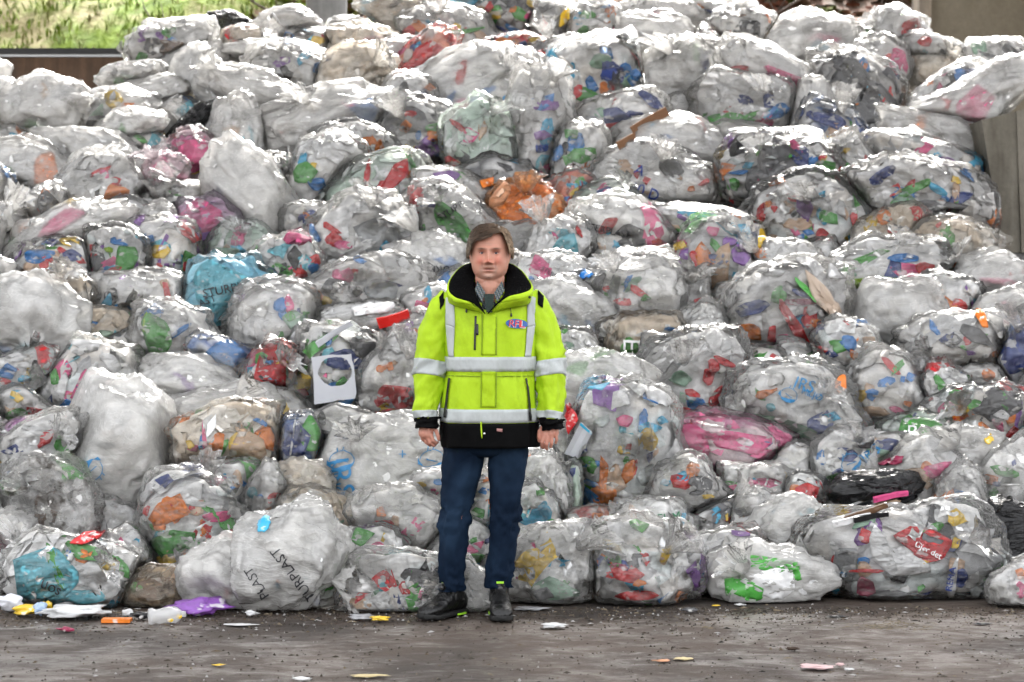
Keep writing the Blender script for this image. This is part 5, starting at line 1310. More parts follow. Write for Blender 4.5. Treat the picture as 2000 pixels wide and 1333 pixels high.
# ---- eyes: almond of white, iris, pupil, and the lids over them
EYE_W = paint('eye_white', (0.50, 0.43, 0.40), 0.2); EYE_I = paint('eye_iris', (0.06, 0.085, 0.11), 0.15); EYE_P = paint('eye_pupil', (0.008, 0.008, 0.01), 0.1); LID = paint('eyelid', (0.24, 0.10, 0.075), 0.5)
th, ph, FE = sphere_grid(20, 12)
US = np.stack([np.sin(th) * np.cos(ph), np.sin(th) * np.sin(ph), np.cos(th)], -1)
for sx in (-1, 1):
    p = head_pt(sx * 0.032, 0.0085, -0.001)
    e = mesh_obj('eye', p + US * [0.0120, 0.0042, 0.0042], FE, EYE_W, MAN)
    mesh_obj('iris', p + [0.0005, -0.0030, 0.0006] + US * [0.0050, 0.0022, 0.0047], FE, EYE_I, e)
    mesh_obj('pupil', p + [0.0005, -0.0045, 0.0006] + US * [0.0024, 0.0012, 0.0024], FE, EYE_P, e)
    lid = smooth_path([p + [-0.0145, 0.001, -0.0005], p + [-0.007, -0.0038, 0.0048], p + [0.001, -0.0048, 0.0058], p + [0.009, -0.0035, 0.0044], p + [0.0150, 0.0015, -0.001]], 12)
    V, Fc = tube_vf(lid, 0.0024, 8); mesh_obj('eyelid', V, Fc, LID, e)
    lid = smooth_path([p + [-0.0135, 0.001, -0.001], p + [0, -0.0032, -0.0056], p + [0.0140, 0.0015, -0.001]], 10)
    V, Fc = tube_vf(lid, 0.0017, 8); mesh_obj('eyelid', V, Fc, LID, e)

# ---- hair: swept across the forehead, covering the ears
hr = np.random.default_rng(5); mbH = MB()
def hair_r(d):       # ellipsoid the hair follows
    return (np.abs(d[..., 0] / 0.0945) ** 2.6 + np.abs(d[..., 1] / 0.114) ** 2.7 + np.abs(d[..., 2] / 0.140) ** 2.7) ** (-1 / 2.7)
nuH, nvH = 110, 60
th, ph, FH = sphere_grid(nuH, nvH)
d = np.stack([np.sin(th) * np.cos(ph), np.sin(th) * np.sin(ph), np.cos(th)], -1)
rr = hair_r(d); wv = ridged(np.stack([d[:, 0] * 5 + d[:, 2] * 3, d[:, 1] * 9, d[:, 2] * 9 - d[:, 0] * 6], -1), 3, 8)
rr = rr * (0.955 + 0.06 * wv)
Ph = d * rr[:, None]
def hairline(x):     # front edge, head-local z as a function of x: low at the viewer's left, rising to the right parting
    return np.interp(x, [-0.10, -0.082, -0.068, -0.05, -0.02, 0.01, 0.035, 0.055, 0.075, 0.10], [-0.01, 0.045, 0.066, 0.068, 0.072, 0.082, 0.100, 0.098, 0.060, 0.0])
def hair_ok(P):
    x, y, z = P[:, 0], P[:, 1], P[:, 2]
    front = (y < -0.020) & (z > hairline(x)); side = (y >= -0.020) & (y < 0.03) & (z > np.where(np.abs(x) > 0.06, 0.006 - 0.3 * y, 0.06)); back = (y >= 0.03) & (z > np.where(np.abs(x) > 0.05, -0.012, -0.05))
    return front | side | back
okv = hair_ok(Ph)
FHk = [f for f in FH if all(okv[i] for i in f)]
def hcol(P, k):
    base = np.array([0.055, 0.032, 0.018]); grey = np.array([0.14, 0.105, 0.075]); backlit = np.array([0.27, 0.19, 0.12])
    t = np.clip((np.abs(P[:, 0]) - 0.055) / 0.03, 0, 1)[:, None]; u = np.clip((P[:, 0] - 0.02) / 0.05, 0, 1)[:, None]
    c = base * (1 - t) + grey * t; return (c * (1 - 0.75 * u) + backlit * 0.75 * u) * k  # right side lightened: back light painted into the hair colour
mbH.add(Ph + HC, FHk, hcol(Ph, 0.85))
cnt = 0
while cnt < 2200:
    dd = hr.normal(size=3); dd /= np.linalg.norm(dd); q = (dd * hair_r(dd))[None]
    if not hair_ok(q * 1.0)[0]: continue
    cnt += 1; q = q[0]
    if q[2] > 0.055: flow = np.array([-0.85, -0.28 if q[1] < 0 else 0.25, 0.0]) if q[0] < 0.042 else np.array([0.75, 0.0, -0.6])
    else: flow = np.array([0.12 * np.sign(q[0]), 0.25, -1.0])
    flow = flow + hr.normal(size=3) * 0.22; n_ = dd
    L = hr.uniform(0.025, 0.055); w_ = hr.uniform(0.0010, 0.0024); pts = []; p = q.copy()
    for k in range(6):
        dn = p / np.linalg.norm(p); p_s = dn * hair_r(dn) * (1.0 + 0.03 * hr.random() + 0.07 * (k / 5) ** 2 * hr.random())
        pts.append(p_s); f = flow - dn * (flow @ dn); f /= np.linalg.norm(f); p = p_s + f * L / 5
        if q[2] <= 0.055 and q[0] > 0.05: p = p + np.array([0.002 * math.sin(k * 1.7 + cnt), 0, 0])
    if not hair_ok(np.array(pts[-1:]) + [0, 0, 0.010])[0]: continue
    V, Fc = tube_vf(np.array(pts) + HC, list(np.array([0.7, 1, 1, 0.9, 0.6, 0.15]) * w_), 4)
    mbH.add(V, Fc, np.repeat(hcol(q[None], hr.uniform(0.5, 1.8)), len(V), 0))
mbH.build('hair', vcol_mat('hair_strands', 0.42, 0.5, 0.2, 200, 0.002), MAN)

# ---- shirt and dark pullover in the neck opening
def plaid():
    T = NT('plaid_shirt'); p = T.n('BsdfPrincipled', i_Roughness=0.85); tc = T.n('TexCoord').outputs['Object']
    sp = T.n('SeparateXYZ'); T.l(tc, sp.inputs[0])
    w1 = T.math('SINE', T.math('MULTIPLY', T.math('ADD', sp.outputs[0], T.math('MULTIPLY', sp.outputs[2], 0.5)), 420.0)); w2 = T.math('SINE', T.math('MULTIPLY', T.math('SUBTRACT', sp.outputs[2], T.math('MULTIPLY', sp.outputs[0], 0.5)), 420.0))
    c = T.mixc(T.math('GREATER_THAN', w1, 0.2), (0.12, 0.135, 0.155), (0.02, 0.03, 0.038)); c = T.mixc(T.math('GREATER_THAN', w2, 0.6), c, (0.05, 0.08, 0.09))
    c = T.mixc(T.math('GREATER_THAN', T.math('MULTIPLY', w1, w2), 0.88), c, (0.42, 0.33, 0.05))
    T.l(c, p.inputs['Base Color']); T.l(p.outputs[0], T.out.inputs[0]); return T.m
n = 48; an = np.arange(n) * 2 * math.pi / n
def ell(cx, cy, z, a, b, e=2.0, tilt=0.0):
    c, s = np.cos(an), np.sin(an)
    x = np.sign(c) * np.abs(c) ** (2 / e) * a; y = np.sign(s) * np.abs(s) ** (2 / e) * b
    return np.stack([cx + x, cy + y, z + tilt * y], -1)
CX = (956 - 1000) * S
rings = [ell(CX, 0.015, z, a, b, 2, tl) for z, a, b, tl in ((1.36, 0.13, 0.128, 0), (1.42, 0.125, 0.116, 0.1), (1.47, 0.102, 0.098, 0.15), (1.505, 0.086, 0.088, 0.2), (1.53, 0.080, 0.083, 0.28), (1.535, 0.088, 0.090, 0.28), (1.51, 0.098, 0.100, 0.28))]
V, Fc = ring_loft(rings, True, False); sh_ = mesh_obj('shirt', V, Fc, plaid(), MAN)
# open collar points
for sx in (-1, 1):
    base = [HC + [sx * 0.056, -0.066, -0.118], HC + [sx * 0.020, -0.092, -0.172], HC + [sx * 0.034, -0.112, -0.215], HC + [sx * 0.068, -0.086, -0.160]]
    P4 = np.array(base); back4 = P4 + [0, 0.006, 0]
    mesh_obj('collar_point', np.concatenate([P4, back4]), [(0, 1, 2, 3), (7, 6, 5, 4), (0, 4, 5, 1), (1, 5, 6, 2), (2, 6, 7, 3), (3, 7, 4, 0)], plaid() if sx < 0 else bpy.data.materials['plaid_shirt'], sh_, False)
P3 = np.array([HC + [-0.028, -0.104, -0.178], HC + [0.022, -0.104, -0.178], HC + [0.012, -0.128, -0.262], HC + [-0.014, -0.128, -0.262]]); B3 = P3 + [0, 0.008, 0]
mesh_obj('pullover', np.concatenate([P3, B3]), [(0, 1, 2, 3), (7, 6, 5, 4), (0, 4, 5, 1), (1, 5, 6, 2), (2, 6, 7, 3), (3, 7, 4, 0)], paint('dark_green_knit', (0.02, 0.035, 0.03), 0.95, bump=0.6, bscale=300), MAN, False)

# ---- jacket
def cloth_mat(name, col, rough=0.62, dirt=0.35, bscale=14, sheen=0.0):
    T = NT(name); p = T.n('BsdfPrincipled', i_Roughness=rough); p.inputs['Specular IOR Level'].default_value = 0.25 if max(col) > 0.1 else (0.5 if rough < 0.5 else 0.08)
    p.inputs['Sheen Weight'].default_value = sheen
    tc = T.n('TexCoord').outputs['Object']
    nz = noise_node(T, tc, 7.0, 6, 0.68); fine = noise_node(T, tc, 60, 4, 0.7)
    k = T.math('ADD', T.math('MULTIPLY', fine, 0.16), 0.92)
    c = T.mixc(1.0, tuple(col), k, 'MULTIPLY')
    c = T.mixc(T.math('MULTIPLY', T.ramp(nz, [(0.52, 0.0), (0.74, 1.0)]), dirt), c, tuple(v * 0.42 for v in col))
    if name == 'dark_denim':
        c = T.mixc(T.math('MULTIPLY', T.ramp(noise_node(T, tc, 3.2, 3, 0.5), [(0.48, 0.0), (0.70, 1.0)]), 0.85), c, (0.020, 0.042, 0.080))
    T.l(c, p.inputs['Base Color'])
    mpg = T.n('Mapping'); mpg.inputs['Scale'].default_value = (1.3, 1.3, 0.8); T.l(tc, mpg.inputs[0])
    wr = noise_node(T, mpg.outputs[0], bscale, 2, 0.45, None, 0.5)
    b = T.n('Bump', i_Strength=0.4, i_Distance=0.02); T.l(T.math('ADD', wr, T.math('MULTIPLY', fine, 0.06)), b.inputs['Height']); T.l(b.outputs[0], p.inputs['Normal'])
    T.l(p.outputs[0], T.out.inputs[0]); return T.m
YEL = cloth_mat('hi_vis_yellow', (0.40, 0.60, 0.015), 0.62, 0.5); BLK = cloth_mat('black_cloth', (0.0022, 0.0022, 0.0025), 0.75, 0.1); FLE = cloth_mat('black_fleece', (0.0015, 0.0015, 0.0018), 0.95, 0.05, 60)
REF = cloth_mat('reflective_tape', (0.44, 0.47, 0.47), 0.42, 0.16)
# rows: py, left px, right px, half depth, centre dy
TOR = [(872, 859, 1054, 0.158, 0.020), (846, 861, 1050, 0.158, 0.018), (826, 863, 1047, 0.156, 0.016), (783, 866, 1045, 0.154, 0.012), (741, 869, 1043, 0.152, 0.010), (716, 868, 1044, 0.152, 0.010),
       (690, 867, 1045, 0.153, 0.010), (656, 866, 1046, 0.152, 0.012), (625, 864, 1047, 0.146, 0.016), (603, 862, 1048, 0.138, 0.020), (588, 862, 1048, 0.126, 0.022), (576, 868, 1042, 0.112, 0.024), (567, 880, 1031, 0.098, 0.026), (559, 895, 1018, 0.088, 0.028), (552, 906, 1008, 0.08, 0.028)]
TORp = smooth_path(TOR, 64)
NJ_ = 72
def torso_ring(row, off=0.0, taper=1.0):
    py, l, r_, b, dy = row; z = CAMZ - (py - HY) * S; a = (r_ - l) / 2 * S; cx = ((l + r_) / 2 - 1000) * S
    t = np.arange(NJ_) * 2 * math.pi / NJ_; c, s = np.cos(t), np.sin(t); e = 2.5
    x = np.sign(c) * np.abs(c) ** (2 / e) * a; y = np.sign(s) * np.abs(s) ** (2 / e) * b
    P = np.stack([cx + x, dy + y, np.full(NJ_, z)], -1)
    # hanging folds, gathered waist
    q = np.stack([c * 2.2, s * 2.2, np.full(NJ_, z * 3.2)], -1)
    fo = 0.016 * fbm(q * 1.3, 3, 41) + 0.016 * (ridged(np.stack([c * 4, s * 4, np.full(NJ_, z * 1.4)], -1), 2, 43) - 0.5)
    fo = fo + 0.006 * np.exp(-((py - 733) / 14.0) ** 2) * np.sin(t * 34) - 0.006 * np.exp(-((py - 731) / 7.0) ** 2)
    nrm = np.stack([c, s, 0 * c], -1)
    return P + nrm * (fo + off)[:, None]
def torso_loft(py0, py1, off, m=None):
    """the part of the jacket body between two pixel rows"""
    pys = TORp[:, 0]; m = m or max(3, int(abs(py1 - py0) / 5))
    rows = [[np.interp(-q, -pys, TORp[:, k]) for k in range(5)] for q in np.linspace(py0, py1, m)]
    return ring_loft([torso_ring(r_, off) for r_ in rows], False, False)
V, Fc = ring_loft([torso_ring(r_) for r_ in TORp], True, False)
# neck opening: leave the V over the chest open
keep = []
for f in Fc:
    q = V[list(f)].mean(0); pxq = q[0] / S + 1000; pyq = HY - (q[2] - CAMZ) / S
    if q[1] < -0.02 and pyq < 606 and abs(pxq - 951) < max(0, (607 - pyq)) * 0.95: continue
    keep.append(f)
jk = mesh_obj('jacket', V, keep, YEL, MAN)
sol = jk.modifiers.new('thickness', 'SOLIDIFY'); sol.thickness = 0.004; sol.offset = -1
def part(name, VF, mat, parent=None, thick=0.0):
    o_ = mesh_obj(name, VF[0], VF[1], mat, parent or jk)
    if thick:
        m_ = o_.modifiers.new('thickness', 'SOLIDIFY'); m_.thickness = thick; m_.offset = -1
    return o_
part('hem_panel', torso_loft(873, 824, 0.004), BLK, thick=0.004)
part('reflective_band', torso_loft(823, 797, 0.004), REF, thick=0.003)
part('reflective_band', torso_loft(724, 696, 0.004), REF, thick=0.003)
# sleeves
def sleeve_rings(A, rad, off, m, t0=0.0, t1=1.0, seed=3, dirx=1):
    path = smooth_path([mp(*q) for q in A], 60); rads = smooth_path(np.array(rad)[:, None], 60)[:, 0]; out = []
    for t in np.linspace(t0, t1, m):
        f = t * 59; i = min(int(f), 58); w_ = f - i; p = path[i] * (1 - w_) + path[i + 1] * w_; r0 = rads[i] * (1 - w_) + rads[i + 1] * w_
        tg = path[min(i + 2, 59)] - path[max(i - 2, 0)]; tg /= np.linalg.norm(tg)
        e1 = np.cross(tg, [0, 1, 0]); e1 /= np.linalg.norm(e1); e2 = np.cross(tg, e1)
        a_ = np.arange(44) * 2 * math.pi / 44; c, s = np.cos(a_), np.sin(a_)
        fo = 0.013 * fbm(np.stack([c * 1.3, s * 1.3, np.full(44, t * 5.5)], -1), 3, seed)
        el = math.exp(-((t - 0.55) / 0.16) ** 2)
        fo = fo + (0.020 * el + 0.007) * (ridged(np.stack([c * 1.0, s * 1.0, t * 13 + c * 1.2 * dirx], -1), 2, seed + 1) - 0.45)
        out.append(p + ((r0 + fo + off) * c)[:, None] * e1 + ((r0 * 1.06 + fo + off) * s)[:, None] * e2)
    return out
SLV_L = [(884, 584, 0.022), (868, 606, 0.02), (850, 655, 0.025), (842, 705, 0.018), (836, 750, 0.0), (834, 790, -0.022), (835, 818, -0.034)]
SLV_R = [(1026, 584, 0.022), (1043, 606, 0.02), (1061, 655, 0.025), (1070, 705, 0.018), (1076, 750, 0.0), (1077, 790, -0.022), (1075, 820, -0.034)]
RADS = [0.056, 0.074, 0.078, 0.076, 0.069, 0.060, 0.052]
for A, sd, dx_ in ((SLV_L, 61, 1), (SLV_R, 71, -1)):
    sv = part('sleeve', ring_loft(sleeve_rings(A, RADS, 0, 54, 0, 1, sd, dx_), True, False), YEL, thick=0.003)
    part('reflective_band', ring_loft(sleeve_rings(A, RADS, 0.004, 8, 0.50, 0.615, sd, dx_), False, False), REF, thick=0.003)
    part('reflective_band', ring_loft(sleeve_rings(A, RADS, 0.004, 7, 0.900, 0.985, sd, dx_), False, False), REF, thick=0.003)
    C2 = [A[-2], A[-1], (A[-1][0] + (-1 if A is SLV_L else 1), A[-1][1] + 18, A[-1][2] - 0.004)]
    part('cuff', ring_loft(sleeve_rings(C2, [0.054, 0.0550, 0.052], 0.001, 14, 0.46, 1.0, sd + 5), False, False), BLK, thick=0.005)
# surfaces the small parts are sewn to
dgv, dgf = [], []
for o_ in [jk] + [c for c in jk.children if c.name.split('.')[0] in ('sleeve', 'hem_panel', 'reflective_band')]:
    k0 = len(dgv); dgv += [Vector(v.co) for v in o_.data.vertices]; dgf += [tuple(k0 + i for i in p.vertices) for p in o_.data.polygons]
bvh_j = BVHTree.FromPolygons(dgv, dgf)
def sewn(name, quad, mat, off=0.003, nx_=4, ny_=14, th=0.003):
    """a strip of cloth or tape following the jacket: quad = four pixel corners, top-left, top-right, bottom-right, bottom-left"""
    q = np.array(quad, float); pts = []
    for j in range(ny_ + 1):
        for i in range(nx_ + 1):
            u, v = i / nx_, j / ny_
            pts.append(q[0] * (1 - u) * (1 - v) + q[1] * u * (1 - v) + q[2] * u * v + q[3] * (1 - u) * v)
    P = project(bvh_j, pts, off)
    if P is None: print('sewn miss', name); return None
    m_ = nx_ + 1; Fc = [(j * m_ + i, (j + 1) * m_ + i, (j + 1) * m_ + i + 1, j * m_ + i + 1) for j in range(ny_) for i in range(nx_)]
    k0 = len(P); n0 = P + [0, th + 0.002, 0]
    F2 = [tuple(k0 + i for i in f[::-1]) for f in Fc]; edge = [i for i in range(m_)] + [j * m_ + nx_ for j in range(1, ny_ + 1)] + [ny_ * m_ + i for i in range(nx_ - 1, -1, -1)] + [j * m_ for j in range(ny_ - 1, 0, -1)]
    F3 = [(edge[i], edge[(i + 1) % len(edge)], k0 + edge[(i + 1) % len(edge)], k0 + edge[i]) for i in range(len(edge))]
    return mesh_obj(name, np.concatenate([P, n0]), Fc + F2 + F3, mat, jk)
sewn('shoulder_strap', [(871, 583), (887, 578), (889, 640), (872, 634)], REF, 0.005, 4, 16)
sewn('shoulder_strap', [(872, 634), (889, 640), (887, 697), (877, 697)], REF, 0.005, 4, 16)
sewn('shoulder_strap', [(1030, 577), (1046, 583), (1044, 636), (1028, 640)], REF, 0.005, 4, 16)
sewn('shoulder_strap', [(1028, 640), (1044, 636), (1036, 697), (1024, 697)], REF, 0.005, 4, 16)
sewn('front_flap', [(944, 611), (969, 616), (968, 694), (942, 694)], YEL, 0.0045, 6, 22, 0.004)
sewn('front_flap', [(942, 726), (968, 726), (968, 796), (940, 796)], YEL, 0.0045, 6, 18, 0.004)
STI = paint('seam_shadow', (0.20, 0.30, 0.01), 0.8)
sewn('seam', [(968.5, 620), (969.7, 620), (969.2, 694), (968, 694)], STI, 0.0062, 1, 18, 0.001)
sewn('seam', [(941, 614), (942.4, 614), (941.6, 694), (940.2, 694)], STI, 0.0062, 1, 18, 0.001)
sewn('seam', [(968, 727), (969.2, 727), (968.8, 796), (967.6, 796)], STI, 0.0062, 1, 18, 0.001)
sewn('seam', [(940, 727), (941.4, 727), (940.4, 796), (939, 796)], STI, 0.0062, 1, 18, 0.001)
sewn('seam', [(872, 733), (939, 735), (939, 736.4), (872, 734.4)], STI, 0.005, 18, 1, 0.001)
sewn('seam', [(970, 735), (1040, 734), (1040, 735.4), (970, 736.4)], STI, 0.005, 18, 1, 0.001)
sewn('flap_edge', [(939, 824), (941.5, 824), (942.5, 856), (940, 856)], YEL, 0.012, 2, 8)
sewn('zip', [(927, 618), (931, 618), (929.5, 684), (925.5, 684)], paint('zip_black', (0.01, 0.01, 0.01), 0.4), 0.005, 2, 16)
sewn('zip_puller', [(930, 634), (934, 634), (934, 655), (931, 655)], paint('zip_black', (0.01, 0.01, 0.01), 0.4), 0.010, 2, 6)
sewn('zip', [(877, 739), (880, 740), (873, 816), (868, 816)], paint('zip_black', (0.01, 0.01, 0.01), 0.4), 0.007, 2, 18)
sewn('zip', [(1026, 740), (1029, 739), (1037, 822), (1033, 822)], paint('zip_black', (0.01, 0.01, 0.01), 0.4), 0.007, 2, 18)
sewn('shoulder_patch', [(858, 582), (868, 570), (867, 596), (860, 606)], BLK, 0.006, 4, 8)
sewn('shoulder_patch', [(1049, 568), (1061, 580), (1059, 602), (1050, 596)], BLK, 0.006, 4, 8)
sewn('label_tab', [(970, 837), (982, 838), (982, 844), (970, 843)], paint('pink_label', (0.40, 0.20, 0.19), 0.7), 0.008, 3, 3)
p = project(bvh_j, [(946, 847)], 0.008)
if p is not None: mesh_obj('snap_button', p[0] + US * [0.006, 0.004, 0.006], FE, paint('snap_metal', (0.6, 0.6, 0.6), 0.25, 0.9), jk)
for (x, y0, y1) in ((911, 594, 606), (997, 594, 614)):
    q = project(bvh_j, [(x, y0), (x, (y0 + y1) / 2), (x + 1, y1)], 0.008)
    if q is not None:
        V, Fc = tube_vf(q, 0.0016, 6); dc = mesh_obj('drawcord', V, Fc, paint('zip_black', (0.01, 0.01, 0.01), 0.4), jk)
        V, Fc = capsule(q[-1], q[-1] + [0, -0.001, -0.010], 0.004, 0.0048, 10, 4); mesh_obj('cord_end', V, Fc, paint('zip_black', (0.01, 0.01, 0.01), 0.4), dc)
# badge: blue oval with a pale rim and red letters
def oval(name, px, py, rx, ry, rot, mat, off, parent):
    a_ = math.radians(rot); pts = [(px, py)]
    for j in (0.5, 1.0):
        for i in range(28):
            t = 2 * math.pi * i / 28; X, Y = rx * j * math.cos(t), ry * j * math.sin(t)
            pts.append((px + X * math.cos(a_) - Y * math.sin(a_), py + X * math.sin(a_) + Y * math.cos(a_)))
    P = project(bvh_j, pts, off)
    Fc = [(0, 1 + (i + 1) % 28, 1 + i) for i in range(28)] + [(1 + i, 1 + (i + 1) % 28, 29 + (i + 1) % 28, 29 + i) for i in range(28)]
    return mesh_obj(name, P, Fc, mat, parent)
bd = oval('badge', 1008, 633, 20.5, 9.0, 5, paint('badge_blue', (0.02, 0.10, 0.36), 0.45), 0.008, jk)
lettering('badge_lettering', 'RFL', 1009.2, 634.0, 29.5, 5, paint('badge_white', (0.75, 0.75, 0.75), 0.5), bvh_j, bd, None, 0.0095)
lettering('badge_lettering', 'RFL', 1008, 632.8, 28, 5, paint('badge_red', (0.62, 0.03, 0.04), 0.5), bvh_j, bd, None, 0.0115)

# ---- stand-up collar, opened wide: black fleece inside, yellow outside
def curve(pts, m=44): return smooth_path([mp(*q) for q in pts], m)
base_c = curve([(949, 612, -0.150), (940, 596, -0.145), (931, 578, -0.118), (927, 562, -0.080), (927, 546, -0.030), (930, 534, 0.040), (957, 528, 0.080), (986, 534, 0.040), (989, 548, -0.030), (987, 563, -0.080), (983, 578, -0.118), (968, 594, -0.145), (953, 612, -0.152)])
top_c = curve([(918, 588, -0.168), (905, 586, -0.172), (890, 580, -0.150), (878, 567, -0.095), (881, 545, -0.030), (907, 517, 0.050), (957, 508, 0.100), (1003, 517, 0.050), (1029, 543, -0.030), (1037, 563, -0.090), (1022, 572, -0.150), (1000, 577, -0.172), (988, 581, -0.168)])
rim_c = curve([(926, 598, -0.166), (905, 594, -0.170), (885, 588, -0.146), (873, 571, -0.090), (879, 545, -0.018), (906, 518, 0.062), (957, 510, 0.112), (1004, 518, 0.062), (1031, 543, -0.018), (1042, 568, -0.088), (1029, 582, -0.146), (1004, 588, -0.170), (978, 592, -0.166)])
att_c = curve([(944, 612, -0.140), (915, 604, -0.135), (892, 598, -0.115), (876, 590, -0.070), (884, 572, 0.020), (908, 560, 0.090), (957, 556, 0.125), (1004, 560, 0.090), (1026, 572, 0.020), (1036, 590, -0.070), (1022, 598, -0.115), (996, 602, -0.135), (957, 612, -0.140)])
def strip_between(A_, B_, k=7, bulge=0.0):
    rows = []
    for t in np.linspace(0, 1, k):
        P = A_ * (1 - t) + B_ * t; P = P + np.array([0, -bulge * math.sin(math.pi * t), bulge * 0.5 * math.sin(math.pi * t)])
        P = P + 0.003 * fbm(P * 30, 2, 91)[:, None] * np.array([0.3, 1, 0.3]); rows.append(P)
    m = len(A_); V = np.concatenate(rows)
    return V, [(j * m + i, j * m + i + 1, (j + 1) * m + i + 1, (j + 1) * m + i) for j in range(k - 1) for i in range(m - 1)]
col_o = part('collar', strip_between(rim_c, att_c, 7, 0.006), YEL, thick=0.003)
part('fleece_lining', strip_between(base_c, top_c, 9, 0.012), FLE, col_o, 0.004)
part('collar_edge', strip_between(top_c, rim_c, 4, 0.004), YEL, col_o, 0.003)
sn = mp(1034, 581, -0.140); mesh_obj('snap_button', sn + US * [0.006, 0.004, 0.006], FE, paint('zip_black', (0.01, 0.01, 0.01), 0.4), col_o)

# ---- jeans
JEAN = cloth_mat('dark_denim', (0.0055, 0.013, 0.029), 0.8, 0.75, 13)
def leg_rings(rows, seed):
    R_ = smooth_path(rows, 60); out = []; a_ = np.arange(48) * 2 * math.pi / 48; c, s = np.cos(a_), np.sin(a_)
    for i, (py, l, r_, b, dy) in enumerate(R_):
        z = CAMZ - (py - HY) * S; t = i / 59
        kn = math.exp(-((py - 1012) / 26) ** 2) + 0.9 * math.exp(-((py - 1140) / 26) ** 2)
        fo = 0.008 * fbm(np.stack([c * 1.5, s * 1.5, np.full(48, z * 9)], -1), 3, seed) + (0.008 + 0.03 * kn) * (ridged(np.stack([c, s, z * 26 + c * 0.9], -1), 2, seed + 2) - 0.45)
        out.append(np.stack([((l + r_) / 2 - 1000) * S + ((r_ - l) / 2 * S + fo) * c, dy + (b + fo) * s, np.full(48, z)], -1))
    return out
mbJ = MB()
LL = [(1156, 858, 904, 0.058, 0.045), (1120, 856, 908, 0.064, 0.040), (1060, 854, 913, 0.068, 0.028), (1010, 857, 918, 0.072, 0.018), (960, 861, 930, 0.082, 0.020), (905, 863, 944, 0.096, 0.022), (870, 864, 952, 0.108, 0.022), (840, 866, 956, 0.115, 0.020)]
RR = [(1150, 949, 999, 0.058, 0.045), (1115, 952, 1003, 0.064, 0.040), (1060, 955, 1009, 0.068, 0.030), (1010, 958, 1015, 0.072, 0.020), (960, 956, 1022, 0.082, 0.020), (905, 954, 1029, 0.096, 0.022), (870, 953, 1031, 0.108, 0.022), (840, 952, 1032, 0.115, 0.020)]
V, Fc = ring_loft(leg_rings(LL, 101), False, True); mbJ.add(V, Fc)
V, Fc = ring_loft(leg_rings(RR, 111), False, True); mbJ.add(V, Fc)
rings = []
for py, l, r_, b, dy in smooth_path([(893, 915, 985, 0.06, 0.02), (882, 872, 1026, 0.105, 0.02), (850, 864, 1034, 0.118, 0.02), (790, 872, 1036, 0.118, 0.02)], 14):
    a_ = np.arange(48) * 2 * math.pi / 48
    rings.append(np.stack([((l + r_) / 2 - 1000) * S + (r_ - l) / 2 * S * np.cos(a_), dy + b * np.sin(a_), np.full(48, CAMZ - (py - HY) * S)], -1))
V, Fc = ring_loft(rings); mbJ.add(V, Fc)
mbJ.build('jeans', JEAN, MAN)

